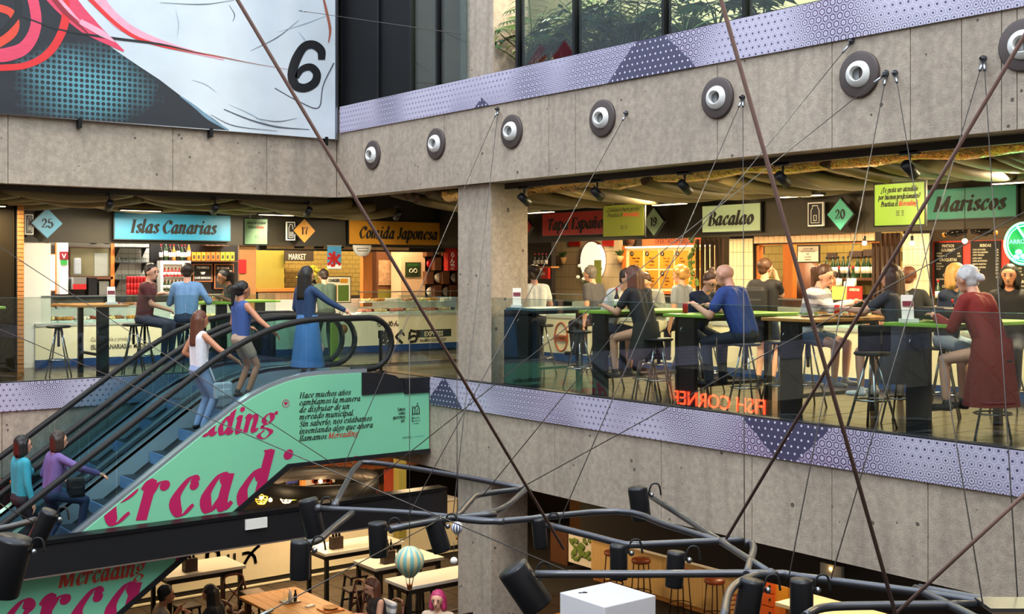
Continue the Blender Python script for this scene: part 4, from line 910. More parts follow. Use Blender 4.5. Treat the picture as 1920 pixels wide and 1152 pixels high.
# --- left gallery
person((6.72, 17.95, 0), -45, 'man in maroon polo shirt seated at the counter stools', 1.74, 'sit', lean=8, hy=18, shirt='5a2c2c', pants='35384a', hair=('short', 'dark'), ra=(-.1, .28, .98), la=(-.28, .1, 1.2), skin='fair')
person((7.28, 17.72, 0), 60, 'man in denim shirt seated with his back turned', 1.76, 'sit', lean=10, shirt='6d92b8', sleeve='long', pants='26324a', hair=('short', 'dark'), ra=(.32, .3, 1.12), la=(-.2, .38, 1.12))
person((8.38, 18.2, 0), 175, 'woman with dark ponytail leaning on the green table', 1.66, 'sit', lean=22, shirt='1c1a1e', sleeve='none', hair=('pony', 'black'), skin='brown', la=(-.25, .35, 1.13), ra=(.15, .4, 1.13), female=True)
person(atY(612, 19.3), 80, 'man in white and green jacket standing at the ramen counter', 1.62, lean=12, hp=12, shirt='46584c', sleeve='long', pants='2a3a30', hair=('short', 'dark'), la=(-.1, .35, 1.0), ra=(.1, .35, 1.0))
person(atY(572, 21.0), 200, 'cook in black with a yellow cap behind the ramen counter', 1.58, shirt='15151a', hair=('cap', 'dark'), skin='tan', hp=15)
# --- on the escalator
person((7.97, 15.12, .012), 10, 'woman in denim jacket and blue denim skirt on the escalator landing', 1.62, shirt='1f3a5c', sleeve='long', pants='4f7fb5', hair=('long', 'black'), ra=(.5, .42, .93), la=(-.2, .2, .9), female=True, skirt=(.17, .27, .2, '4f7fb5'), leg='none', hp=8)
person((6.98, 15.1, -.17), 2, 'woman in blue tank top and beige shorts riding the escalator', 1.6, shirt='3a5590', sleeve='none', pants='b59a86', leg='short', hair=('pony', 'black'), ra=(.46, .30, .86), la=(-.2, .22, .95), female=True, skin='tan', feet=((-.1, 0, .085), (.1, .05, .085)))
person((6.38, 15.1, -.56), 2, 'woman in white sleeveless top and light jeans on the escalator', 1.6, shirt='dcdde2', sleeve='none', pants='8fa3c8', hair=('long', 'auburn'), ra=(.46, .34, .92), la=(-.2, .1, .9), female=True, skin='tan')
person((4.46, 15.05, -1.95), 5, 'woman in purple sweater holding the escalator handrail', 1.55, shirt='6a568e', sleeve='long', pants='2c3a5a', hair=('bob', 'dark'), ra=(.46, .42, 1.02), la=(-.2, .2, .9), female=True, lean=6, feet=((-.1, -.08, .085), (.1, .32, .3)))
person((4.2, 15.42, -2.05), 5, 'woman in turquoise hoodie behind the purple sweater', 1.58, shirt='2f97a8', sleeve='long', pants='23232c', hair=('bob', 'black'), female=True)
# --- ground floor
person((8.95, 14.75, Z1), 175, 'woman with brown hair in dark top looking at a phone', 1.64, 'sit', seat=.45, lean=10, hp=20, shirt='241c1e', sleeve='none', hair=('long', 'auburn'), la=(-.06, .3, .78), ra=(.06, .3, .8), female=True)
person((6.15, 16.0, Z1), -10, 'bearded man in floral shirt eating with raised hands', 1.74, 'sit', seat=.45, lean=10, shirt='a08a70', hair=('short', 'black'), skin='tan', la=(-.05, .3, .98), ra=(.1, .34, .9))
person((6.95, 15.75, Z1), 130, 'woman with black hair in black t-shirt eating with chopsticks', 1.62, 'sit', seat=.45, lean=12, hp=12, shirt='16161a', hair=('long', 'black'), skin='tan', la=(-.2, .36, .92), ra=(.1, .3, .78), female=True)
person((8.6, 12.72, Z1), 220, 'person with pink striped hair near the lower column', 1.62, shirt='c0a890', hair=('bob', 'pink'))
# carried bags
def bag(name, lb, c, sz, mat, rz, strap=None):
    t = thing(name, lb, 'bag', c); R = Matrix.Rotation(rz, 3, 'Z')
    m = MB().obox(c, sz, R); m.build('body', mat, t, bevel=min(sz)*.35); f = MB().obox(Vector(c)+R @ Vector((0, -sz[1]*.5, -sz[2]*.12)), (sz[0]*.7, sz[1]*.35, sz[2]*.45), R); f.build('front_pocket', mat, t, bevel=.02)
    if strap: MB().tube(crom3(strap), .012, 6).build('strap', mat, t)
M('bag_black', '15161b', .6); M('bag_white', 'c9ccd2', .6)
q = at(1434, 12.75); bag('backpack', 'black backpack on the standing man in black', (q[0]-.22, q[1]-.04, 1.14), (.3, .16, .42), 'bag_black', math.radians(-70))
bag('shoulder_bag', 'white shoulder bag of the woman in the white top', (6.60, 14.84, -.02), (.26, .08, .22), 'bag_white', .1, [(6.5, 14.86, .1), (6.42, 14.95, .4), (6.36, 15.05, .62)])
bag('shoulder_bag', 'dark shoulder bag of the woman in the purple sweater', (4.72, 14.95, -1.12), (.22, .1, .26), 'bag_black', .1)
bag('handbag', 'black handbag lying on the green table by the glass', (10.28, 6.6, 1.15), (.5, .3, .12), 'bag_black', 1.2)
# ================================================================ gallery furniture
def make_stool():
    t = thing('bar_stool', 'x', 'stool', (0, 0, 0), 'bar stools of the upper galleries')
    MB().lathe([(0, .725), (.15, .725), (.172, .735), (.175, .75), (.15, .762), (0, .758)], n=24).build('seat', 'black_paint', t)
    for k in range(4):
        q = math.pi/4+k*math.pi/2; c, s = math.cos(q), math.sin(q)
        MB().tube([(.05*c, .05*s, .72), (.11*c, .11*s, .45), (.22*c, .22*s, .0)], .011, 7).build('leg', 'chrome', t)
    MB().tube([(.165*math.cos(k*math.pi/10), .165*math.sin(k*math.pi/10), .26) for k in range(20)], .009, 6, closed=True).build('foot_ring', 'chrome', t)
    MB().cyl((0, 0, .45), (0, 0, .73), .02, n=10).build('spindle', 'black_metal', t)
    return t
st0 = make_stool(); st_used = False
def stool(x, y, lb, rz=.3):
    global st_used
    if not st_used: st0.location = (x, y, 0); st0['label'] = lb; st0.rotation_euler = (0, 0, rz); st_used = True; return st0
    return copy_tree(st0, (x, y, 0), rz, lb)
for x, y, lb in [(11.3, 13.93, 'stool under the person in the white shirt by the column'), (10.5, 12.15, 'empty stool just right of the dark panel by the column'), (10.66, 11.75, 'stool under the man with glasses in white t-shirt'), (10.12, 10.47, 'stool under the woman in black top'), (11.75, 12.02, 'stool under the bending older man'), (10.75, 10.3, 'stool under the woman with the hair bun'),
                 (10.08, 10.22, 'empty stool close to the glass left of the bald man'), (10.45, 10.0, 'empty stool left of the middle green table'), (11.35, 10.62, 'empty stool behind the woman with the bun'), (10.2, 8.97, 'stool under the bald man'), (10.75, 8.95, 'empty stool behind the bald man'), (11.1, 8.82, 'stool under the woman in the striped shawl'), (10.62, 7.25, 'stool under the woman in charcoal dress'),
                 (11.3, 7.2, 'stool under the woman with the blonde bob'), (10.12, 5.95, 'stool under the woman in the red coat'), (10.75, 5.6, 'stool under the person in light blue at the edge'), (12.2, 6.98, 'stool under the dark haired person in black'), (12.3, 13.75, 'stool under the grey haired man far back'), (12.4, 12.05, 'stool under the blonde curly person'),
                 (4.35, 17.75, 'stool at the left frame edge by the brick pillar'), (5.42, 17.95, 'stool left of the wooden table'), (6.5, 17.85, 'empty stool just right of the wooden table'), (6.72, 17.98, 'stool under the man in maroon'), (7.28, 17.68, 'stool under the man in denim'), (8.42, 18.2, 'stool under the woman with the ponytail'), (8.75, 18.3, 'stool behind the woman in blue tank top')]:
    stool(x, y, 'black chrome-legged bar '+lb if lb.startswith('stool') else 'black chrome-legged '+lb, random.uniform(0, 1.5))
x, y = 10.05, 7.2
t = thing('backrest_stool', 'black bar stool with a low square backrest in front of the glass', 'stool', (x, y, 0)); c = Vector((x, y, 0))
MB().lathe([(0, .72), (.16, .72), (.18, .735), (.17, .755), (0, .75)], c, 24).build('seat', 'black_paint', t); MB().obox(c+Vector((-.1, -.1, .90)), (.33, .03, .26), Matrix.Rotation(-.6, 3, 'Z')).build('backrest', 'black_paint', t, bevel=.02)
for k in range(4):
    q = .8+k*math.pi/2; MB().tube([c+Vector((.04*math.cos(q), .04*math.sin(q), .72)), c+Vector((.24*math.cos(q), .24*math.sin(q), 0))], .013, 8).build('leg', 'chrome', t)
MB().tube([c+Vector((.16*math.cos(k*math.pi/10), .16*math.sin(k*math.pi/10), .28)) for k in range(20)], .010, 6, closed=True).build('foot_ring', 'chrome', t)
def htable(lb, cx, cy, dx, dy, mat, axis, zt=1.065, back=True):
    # long side along axis, wide slab leg at the glass end
    t = thing('high_table', lb, 'table', (cx, cy, 0))
    if axis == 'X': bx = (cx, cx+dx, cy-dy/2, cy+dy/2)
    else: bx = (cx-dx/2, cx+dx/2, cy, cy+dy)
    MB().box(*bx, zt-.035, zt).build('table_top', mat, t, bevel=.006)
    if axis == 'X':
        MB().box(cx+.03, cx+.09, cy-.12, cy+.12, 0, zt-.035).build('slab_leg', 'black_paint', t); MB().box(cx+dx-.2, cx+dx-.13, cy-.035, cy+.035, 0, zt-.035).build('leg', 'black_paint', t)
        MB().box(cx+.09, cx+dx-.13, cy-.02, cy+.02, .22, .26).build('foot_rail', 'black_paint', t); MB().box(cx+.09, cx+dx-.13, cy-.03, cy+.03, zt-.09, zt-.035).build('bearer', 'black_paint', t)
        MB().tube([(cx+.02, cy+.05, .93), (cx-.01, cy+.05, .90), (cx-.02, cy+.05, .88), (cx+.0, cy+.05, .86), (cx+.02, cy+.05, .88)], .005, 5).build('bag_hook', 'chrome', t)
    else:
        MB().box(cx-.085, cx+.085, cy+.05, cy+.11, 0, zt-.035).build('slab_leg', 'black_paint', t); MB().box(cx-.035, cx+.035, cy+dy-.15, cy+dy-.08, 0, zt-.035).build('leg', 'black_paint', t)
        MB().box(cx-.02, cx+.02, cy+.11, cy+dy-.15, .3, .34).build('foot_rail', 'black_paint', t)
    return t
tA = htable('narrow high table with grey blue top beside the column', 9.85, 12.6, 1.2, .66, 'teal_top', 'X')
htable('high table with green top behind the woman in black', 9.85, 11.07, 1.6, .7, 'green_top', 'X'); htable('high table with green top where the bald man leans', 9.85, 9.57, 1.6, .7, 'green_top', 'X')
htable('high table with pale wooden top and food plates', 9.85, 8.09, 1.65, .72, 'wood', 'X'); htable('high table with green top under the black handbag', 9.85, 6.58, 1.6, .7, 'green_top', 'X')
htable('high wooden table in front of the display counter', 5.94, 17.5, .72, 1.2, 'wood', 'Y'); htable('green high table beside the man in denim', 7.95, 17.85, .62, .9, 'green_top', 'Y'); htable('green high table behind the escalator woman in denim', 8.98, 18.6, .7, .8, 'green_top', 'Y'); htable('green high table at the left frame edge', 4.28, 17.55, .6, 1.0, 'green_top', 'Y')
t = thing('dark_screen', 'dark panel screen behind the glass next to the column', 'screen', (9.95, 12.78, 0)); MB().box(9.95, 9.99, 12.38, 13.1, .02, 1.03).build('panel', M('screen_blue', '1c2634', .3), t); MB().box(9.945, 9.995, 12.38, 13.1, 0, .02).build('base_rail', 'black_metal', t)
# leaflet holders
def leaflet(p, rz, lb):
    p = Vector(p); R = Matrix.Rotation(rz, 3, 'Z'); t = thing('leaflet_holder', lb, 'leaflet', p)
    MB().obox(p+R @ Vector((0, -.04, .02)), (.16, .11, .035), R).build('holder', 'white', t); MB().obox(p+R @ Vector((0, .0, .145)), (.115, .008, .24), R @ Matrix.Rotation(-.15, 3, 'X')).build('card', 'paper', t)
    MB().obox(p+R @ Vector((0, -.010, .18)), (.10, .004, .05), R @ Matrix.Rotation(-.15, 3, 'X')).build('printed_car', M('car_red', '7a2734', .5), t)
leaflet((9.98, 6.75, 1.065), -TH, 'white leaflet stand with a red car on the green table by the handbag'); leaflet((6.08, 17.62, 1.065), -.2, 'white leaflet stand with a red car on the wooden table'); leaflet((9.98, 12.85, 1.065), -TH, 'white leaflet stand by the concrete column')
# plates, drinks
M('plate', 'ece8de', .3); M('food_gold', 'c98a3a', .6, var=.4, sc=30); M('food_red', '9a3a22', .6, var=.3, sc=30); M('food_green', '6f8a3a', .6, var=.3, sc=30); M('can_red', 'b01c22', .35, .3); M('bottle_green', '1f3a22', .15); M('bottle_dark', '171412', .15); M('glass_drink', 'b9742a', .2)
def plate(p, mat, lb, r=.13):
    p = Vector(p); t = thing('plate', lb, 'plate', p, 'plates on the gallery tables'); MB().lathe([(0, .004), (r*.6, .004), (r, .02), (r, .024), (r*.6, .01), (0, .01)], p, 20).build('dish', 'plate', t)
    m = MB(); rr = random.Random(lb)
    for k in range(7): m.ball(p+Vector((rr.uniform(-.6, .6)*r, rr.uniform(-.6, .6)*r, .025)), (.03, .022, .022), 7, 5)
    m.build('food', mat, t)
for x, y, mt, lb in [(10.7, 8.3, 'food_gold', 'white plate of golden food before the shawl woman'), (11.0, 8.05, 'food_red', 'white plate of red food on the wooden table'), (10.35, 8.2, 'food_green', 'white plate of salad near the glass on the wooden table'), (10.6, 7.9, 'food_gold', 'plate of chips before the woman in charcoal'), (10.55, 11.1, 'food_green', 'plate on the green table of the man with glasses'), (10.5, 9.6, 'food_gold', 'plate between the bald man and the bun woman'), (10.8, 6.7, 'food_gold', 'plate in front of the blonde woman'), (7.85, 18.1, 'food_gold', 'plate with bread on the denim man\'s table')]:
    plate((x, y, 1.066), mt, lb)
def bottle(p, mat, lb, gp, h=.27, r=.034, capm='can_red'):
    p = Vector(p); t = thing('bottle', lb, 'bottle', p, gp)
    MB().lathe([(r*.9, 0), (r, .01), (r, h*.58), (r*.35, h*.78), (r*.32, h)], p, 12).build('glass_body', mat, t); MB().lathe([(r*.36, h-.03), (r*.4, h-.03), (r*.4, h+.006), (0, h+.006)], p, 10).build('cap', capm, t)
    MB().lathe([(r*1.01, h*.2), (r*1.015, h*.2), (r*1.015, h*.5), (r*1.01, h*.5)], p, 12).build('bottle_label', 'paper', t)
bottle((10.35, 11.25, 1.066), 'bottle_dark', 'dark bottle on the green table before the man with glasses', 'table bottles'); bottle((10.9, 6.85, 1.066), 'bottle_dark', 'small cola bottle in front of the blonde woman', 'table bottles', .2, .03); bottle((12.9, 8.3, 1.18), 'bottle_green', 'green wine bottle left of the red menu board', 'table bottles')
def can(p, lb, gp=None): return MB().lathe([(.024, 0), (.032, .008), (.032, .105), (.026, .118), (.024, .118), (0, .112)], p, 14).build('drink_can', 'can_red', None, lb, 'can', gp)
can((10.15, 9.85, 1.066), 'red drink can on the green table by the bun woman'); can((10.95, 8.3, 1.066), 'red drink can on the wooden table')
def tumbler(p, lb, mat='glass_case'):
    t = thing('drinking_glass', lb, 'glass', p); MB().lathe([(.028, 0), (.036, .11), (.034, .11), (.026, .008), (0, .008)], p, 14).build('bowl', mat, t); MB().lathe([(0, .009), (.025, .009), (.031, .06), (0, .06)], p, 12).build('drink', 'glass_drink', t)
tumbler((10.55, 6.9, 1.066), 'clear tumbler with drink beside the cola bottle'); tumbler((8.0, 18.4, 1.066), 'yellow drink glass left on the denim man\'s table'); tumbler((7.95, 18.2, 1.066), 'yellow drink glass nearest the denim man'); tumbler((11.2, 7.95, 1.066), 'amber drink glass at the end of the wooden table')
# ================================================================ signs
def board(name, lb, cat, ax, val, rect, mat, th=.04, frame='black_paint', gp=None):
    a, b_, z0, z1 = rect; e = .018
    if ax == 'X': t = thing(name, lb, cat, (val, (a+b_)/2, z0), gp); MB().box(val, val+th, a, b_, z0, z1).build('panel', mat, t); MB().box(val+.006, val+th+.01, a-e, b_+e, z0-e, z1+e).build('frame', frame, t)
    else: t = thing(name, lb, cat, ((a+b_)/2, val, z0), gp); MB().box(a, b_, val, val+th, z0, z1).build('panel', mat, t); MB().box(a-e, b_+e, val+.006, val+th+.01, z0-e, z1+e).build('frame', frame, t)
    return t
def words(t, ax, val, rect, txt, hf, mat='ink', shear=.22, yo=.5, w=.86, thick=.38):
    a, b_, z0, z1 = rect; h = (z1-z0)*hf; W_ = (b_-a)*w; sx = W_/((serif_width(txt)+shear)*h); m = MB(); z = z0+(z1-z0)*yo-h*.7
    if ax == 'X': serif(m, txt, (val-.004, b_-((b_-a)-W_)/2, z), UX, UZ, h, shear, thick, .07, sx=sx)
    else: serif(m, txt, (a+((b_-a)-W_)/2, val-.004, z), UY, UZ, h, shear, thick, .07, sx=sx)
    m.build('lettering', mat, t)
XS, YS = 13.38, 19.86
M('sign_blue', '2b93c4', .4, var=.12, sc=1); M('sign_mustard', 'c98a1c', .4, var=.05); M('sign_red', 'c22a1e', .4, var=.06); M('sign_pale', 'a9c2a0', .4, var=.06); M('sign_teal', '2d7f72', .4, var=.06); M('sign_lime', '84b03a', .45, var=.05); M('sign_olive', '6d7623', .45, var=.05); M('sign_mint', '8fbf8a', .45, var=.05); M('dia_blue', '4f9cc4', .4); M('dia_gold', 'cf8d22', .4); M('dia_pale', 'b4d4a6', .4); M('dia_teal', '3fa08a', .4); M('dia_red', 'c8281c', .4)
for nm, ax, pr_, mt, txt, w in [('blue shop sign reading Islas Canarias', 'Y', (215, 402, 432, 450), 'sign_blue', 'Islas Canarias', .76), ('mustard shop sign reading Comida Japonesa', 'Y', (655, 416, 837, 459), 'sign_mustard', 'Comida Japonesa', .82), ('red shop sign reading Tapa Española', 'X', (1017, 397, 1158, 440), 'sign_red', 'Tapa Española', .88), ('pale green shop sign reading Bacalao', 'X', (1317, 384, 1425, 434), 'sign_pale', 'Bacalao', .82), ('teal shop sign reading Mariscos', 'X', (1735, 352, 1905, 409), 'sign_teal', 'Mariscos', .82)]:
    v = XS if ax == 'X' else YS; rc = rX(*pr_, v) if ax == 'X' else rY(*pr_, v)
    words(board('shop_sign', nm, 'sign', ax, v, rc, mt), ax, v, rc, txt, .35, w=w, yo=.49)
def diamond(lb, ax, px, py, r, mat, txt):
    v = XS-.12 if ax == 'X' else YS-.12; c = onX(px, py, v) if ax == 'X' else onY(px, py, v); u = Vector((0, -1, 0)) if ax == 'X' else Vector((1, 0, 0)); n = Vector((-1, 0, 0)) if ax == 'X' else Vector((0, -1, 0))
    t = thing('number_sign', lb, 'sign', c, 'diamond stall number signs'); D = lambda k, o: [c+u*a*r*k+UZ*b_*r*k+n*o for a, b_ in ((1, 0), (0, 1), (-1, 0), (0, -1))]
    MB().prism(D(1, .02), n*-.04).build('panel', mat, t); MB().prism(D(1.08, .012), n*-.04).build('frame', 'black_paint', t)
    if txt: m = MB(); h = r*.42; w = serif_width(txt)*h; serif(m, txt, c+n*.024-u*w*.5-UZ*h*.72, u, UZ, h, 0, .32, .08); m.build('lettering', 'ink', t)
diamond('blue diamond sign with number 25', 'Y', 88, 419, .24, 'dia_blue', '25'); diamond('orange diamond sign with number 17', 'Y', 570, 433, .22, 'dia_gold', '17'); diamond('pale green diamond sign with number 19', 'X', 1227, 416, .22, 'dia_pale', '19'); diamond('teal diamond sign with number 20', 'X', 1577, 402, .21, 'dia_teal', '20'); diamond('red diamond sign half hidden by the column', 'X', 984, 426, .22, 'dia_red', '')
def hang(lb, ax, v, pr_, mat, lines, red):
    rc = rX(*pr_, v) if ax == 'X' else rY(*pr_, v); t = board('hanging_sign', lb, 'sign', ax, v, rc, mat, .02, 'black_metal'); a, b_, z0, z1 = rc; H_ = z1-z0; W_ = b_-a; mb, mr = MB(), MB()
    mxw = max(serif_width(l+r) for l, r in lines)
    for k, (l, r) in enumerate(lines):
        h = H_*.085; sx = W_*.84/(mxw*h); o0 = W_/2-(serif_width(l+r)*h*sx)/2; z = z1-H_*(.17+.17*k)-h*.4
        f = lambda m, tx, o_: serif(m, tx, (v-.004, b_-o_, z) if ax == 'X' else (a+o_, v-.004, z), UX if ax == 'X' else UY, UZ, h, .22, .28, .09, sx=sx)
        f(mb, l, o0); f(mr, r, o0+serif_width(l)*h*sx)
    for k in range(4):
        o_ = W_*.44; z = z0+H_*.33-k*H_*.035
        for oo, ww in ((o_, .07), (W_*.55, .05)):
            if ax == 'X': mb.box(v-.004, v-.002, b_-oo-W_*ww, b_-oo, z, z+H_*.012)
            else: mb.box(a+oo, a+oo+W_*ww, v-.004, v-.002, z, z+H_*.012)
    mb.build('lettering', 'ink', t); mr.build('lettering', 'print_red', t)
    for s in (.25, .75):
        p = Vector((v+.01, a+W_*s, z1)) if ax == 'X' else Vector((a+W_*s, v+.01, z1)); MB().tube([p, p+UZ*.08+Vector((.02, .02, 0)), p+UZ*.1, p+UZ*.08-Vector((.02, .02, 0)), p], .006, 5).build('hook', 'steel', t); MB().tube([p+UZ*.1, Vector((p.x, p.y, 3.0))], .003, 4).build('wire', 'wire', t)
hang('lime hanging sign asking Te gusta ser atendido', 'X', 11.6, (1640, 344, 1733, 422), 'sign_lime', [('¿Te gusta ser atendido', ''), ('por buenos profesionales?', ''), ('Practica el ', 'Mercading!')], 1)
hang('olive hanging sign asking Calidad y buen precio', 'X', 12.2, (1131, 384, 1207, 443), 'sign_olive', [('¿Calidad y buen precio?', ''), ('Practica el ', 'Mercading')], 1)
hang('pale green hanging sign beside the blue shop sign', 'Y', 18.6, (459, 411, 501, 458), 'sign_mint', [('¿Buscas el mejor producto?', ''), ('Practica el ', 'Mercading')], 1)
for lb, ax, pr_ in (('small black projecting sign left of the teal diamond', 'X', (1516, 382, 1541, 422)), ('small black projecting sign left of the orange diamond', 'Y', (539, 418, 552, 449)), ('small dark projecting sign left of the blue diamond', 'Y', (49, 404, 61, 438))):
    v = XS-.1 if ax == 'X' else YS-.1; rc = rX(*pr_, v) if ax == 'X' else rY(*pr_, v); t = board('jar_sign', lb, 'sign', ax, v, rc, 'black_paint', .03, 'white'); a, b_, z0, z1 = rc; m = MB(); W_ = b_-a; H_ = z1-z0
    L = [(.2, .1), (.2, .7), (.3, .8), (.3, .9), (.7, .9), (.7, .8), (.8, .7), (.8, .1), (.2, .1)]
    m.tube([(v-.003, b_-W_*p, z0+H_*q) if ax == 'X' else (a+W_*p, v-.003, z0+H_*q) for p, q in L], .006, 4); m.tube([(v-.003, b_-W_*p, z0+H_*q) if ax == 'X' else (a+W_*p, v-.003, z0+H_*q) for p, q in [(.4, .2), (.4, .45), (.6, .45), (.6, .2), (.4, .2)]], .006, 4); m.build('jar_outline', 'white', t)
# track spotlights under the upper beam
def track(p, lb, dirv, on=True):
    p = Vector(p); t = thing('track_spotlight', lb, 'spotlight', p, 'track spotlights'); MB().obox(p+UZ*.02, (.06, .2, .04)).build('adapter', 'black_paint', t); MB().cyl(p, p-UZ*.1, .012, n=8).build('stem', 'black_paint', t)
    d = Vector(dirv).normalized(); c = p-UZ*.14; q = d.to_track_quat('Z', 'Y').to_matrix(); MB().lathe([(0, -.09), (.05, -.09), (.055, .09), (.045, .09), (.04, .07), (0, .07)], c, 16, ax=q).build('head', 'black_paint', t); MB().lathe([(0, .072), (.04, .072), (.04, .08), (0, .08)], c, 14, ax=q).build('lens', 'spot_glow', t)
    return c+d*.1
for px, lb in ((983, 'at the column'), (1120, 'second from the column'), (1284, 'third from the column'), (1468, 'fourth from the column'), (1706, 'above the lime hanging sign')):
    p = onX(px, 0, XR+.33); c = track((XR+.33, p.y, 2.67), 'black track spotlight under the upper beam, '+lb, (.85, -.05, -.6)); lamp('SPOT', c, 170, (1, .74, .42), .04, (13.5, p.y, 1.0), 85)
for px, lb in ((205, 'left of the blue shop sign'), (403, 'above the blue shop sign'), (578, 'above the orange diamond'), (745, 'added to brighten the mustard shop sign')):  # last spot is an added one, there to brighten the mustard sign
    p = onY(px, 0, YL+.33); c = track((p.x, YL+.33, 2.67), 'black track spotlight over the left gallery, '+lb, (.1, .85, -.6)); lamp('SPOT', c, 110, (1, .85, .62), .04, (p.x+.2, 20, .9), 85)
# ================================================================ stalls
def flat(name, lb, cat, ax, v, pr_, mat, th=.03, gp=None, bevel=0):
    if ax == 'X': a, b_, z0, z1 = rX(*pr_, v); m = MB().box(v, v+th, a, b_, z0, z1)
    else: a, b_, z0, z1 = rY(*pr_, v); m = MB().box(a, b_, v, v+th, z0, z1)
    return m.build(name, mat, None, lb, cat, gp, bevel=bevel)
def part(t, name, ax, v, pr_, mat, th=.03):
    if ax == 'X': a, b_, z0, z1 = rX(*pr_, v); m = MB().box(v, v+th, a, b_, z0, z1)
    else: a, b_, z0, z1 = rY(*pr_, v); m = MB().box(a, b_, v, v+th, z0, z1)
    return m.build(name, mat, t)
def say(t, ax, v, px, py, txt, hpx, mat='ink', bold=0, sx=1, name='lettering', font=sans, center=True):
    c = onX(px, py, v) if ax == 'X' else onY(px, py, v); s = (c.x/ray(px, py)[0])*hpx; m = MB()
    sans(m, txt, c+(Vector((-.005, 0, 0)) if ax == 'X' else Vector((0, -.005, 0))), UX if ax == 'X' else UY, UZ, s*1.4, bold, center, sx=sx)
    return m.build(name, mat, t)
def bar_counter(lb, ax, front, lo, hi, zc, ztop, depth=.7, base='cream', case=None, kick=None):
    t = thing('display_counter', lb, 'counter', (front, lo, 0) if ax == 'X' else (lo, front, 0))
    bx = lambda d0, d1, z0, z1, a=lo, c=hi: MB().box(front+d0, front+d1, a, c, z0, z1) if ax == 'X' else MB().box(a, c, front+d0, front+d1, z0, z1)
    bx(.0, depth, .12, zc).build('base_panel', base, t); bx(-.03, depth, 0, .12).build('plinth', 'blue_plinth', t); bx(-.015, depth+.01, zc, zc+.05).build('worktop', M('steel_light', 'd5d8d6', .3, .4), t)
    bx(depth, depth+.25, .1, ztop-.15).build('back_bench', 'steel_light', t)
    if case:
        for a, c in case:
            g = bx(.01, .025, zc+.05, ztop, a, c).build('glass_front', 'glass_case', t); bx(.01, depth*.75, ztop-.012, ztop, a, c).build('glass_top', 'glass_case', g); bx(.0, .03, ztop-.01, ztop+.01, a, c).build('edge_rail', 'steel', g)
            bx(.05, depth*.85, zc+.05, zc+.06, a, c).build('tray_floor', M('case_floor', 'bfe0e2', .3), t)
    return t
M('tray', 'dfe6e6', .3); M('food_cream', 'e6cf9a', .7, var=.3, sc=20); M('food_brown', '9a5f2c', .7, var=.4, sc=30); M('food_dark', '3a2a24', .6, var=.3); M('food_pink', 'd88a78', .6, var=.3, sc=30); M('food_white', 'e8e2d6', .6)
FM = ['food_cream', 'food_brown', 'food_gold', 'food_pink', 'food_white', 'food_red']
def tray_at(p, w, d, mat, lb, gp):
    t = thing('food_tray', lb, 'food', p, gp); p = Vector(p); MB().obox(p+UZ*.01, (w, d, .02)).build('dish', 'tray', t); m = MB(); rr = random.Random(str(p))
    for i in range(4):
        for j in range(3): m.ball(p+Vector(((i-1.5)*w*.22+rr.uniform(-.01, .01), (j-1)*d*.28, .04+rr.uniform(0, .02))), (w*.11, d*.13, .03), 7, 5)
    m.build('food', mat, t)
# ---------- left row: Canary Islands stall
FY = 20.0; x0, x1 = onY(66, 0, FY).x, onY(470, 0, FY).x
cc = bar_counter('cream counter of the Canary Islands stall with cold display', 'Y', FY, x0, x1, .66, 1.15, case=[(x0+.1, x0+2.35), (x0+2.4, x1)])
say(cc, 'Y', FY-.002, 170, 641, 'Gastronomía y productos', 8, M('print_grey', '6a6458', .6), sx=.72, center=False); say(cc, 'Y', FY-.002, 170, 656, 'ISLAS CANARIAS en MADRID', 9, 'ink', .015, .72, center=False)
k = 0
for i, px in enumerate((85, 100, 118, 140, 152, 178, 200, 222, 248, 275, 330, 360, 390)):
    p = onY(px, 0, FY+.25); tray_at((p.x, FY+.18+.14*(i % 2), .725 if i % 2 else .725), .26, .2, FM[i % 6], 'tray of food in the cold display, %s from its left end' % ['first', 'second', 'third', 'fourth', 'fifth', 'sixth', 'seventh', 'eighth', 'ninth', 'tenth', 'eleventh', 'twelfth', 'thirteenth'][i], 'food trays in the Canary Islands display')
MB().box(x0+.15, x1-.1, FY+.12, FY+.4, .935, .945).build('upper_glass_shelf', 'glass_case', cc)
for i, px in enumerate((92, 112, 146, 170, 190, 215, 240, 262, 345, 375)):
    p = onY(px, 0, FY+.25); tray_at((p.x, FY+.26, .946), .2, .2, FM[(i*2+1) % 6], 'small plate of pastries on the upper display shelf, %s from the left' % ['first', 'second', 'third', 'fourth', 'fifth', 'sixth', 'seventh', 'eighth', 'ninth', 'tenth'][i], 'pastry plates on the upper display shelf')
M('brick', 'b5783f', .8, var=.2, sc=20)
a, b_, _, _ = rY(33, 0, 46, 0, 19.2)
bp_ = struct(MB().box(a+.01, b_-.01, 19.21, 19.5, 0, 3.02), 'column_brick', 'grout'); tiles(bp_, (a, 19.2, .0), UY, UZ, 1, 40, b_-a, .066, .008, -.02, 'brick', 'brick', jit=.004)
struct(MB().box(-7, a-.02, 19.3, 19.4, 0, 3.02), 'wall_dark_glazing', M('dark_glaze', '2a2318', .15))
a, b_, _, _ = rY(68, 0, 90, 0, 20.05); struct(MB().box(a-.2, a+.22, 20.02, 20.2, .0, 2.03), 'column_white', 'white')
YB = 22.3; struct(MB().box(4.5, 12.1, YB, YB+.05, 0, 2.9), 'wall_stall_canary', M('wall_grey', '6a655c', .8))
t = board('wooden_door', 'orange wooden door with papers in the left stall', 'door', 'Y', 22.0, rY(92, 478, 104, 545, 22.0), 'paper', .03, 'wood_orange'); part(t, 'lintel', 'Y', 21.98, (84, 440, 112, 452), 'wood_orange'); part(t, 'jamb', 'Y', 21.98, (104, 452, 112, 552), 'wood_orange')
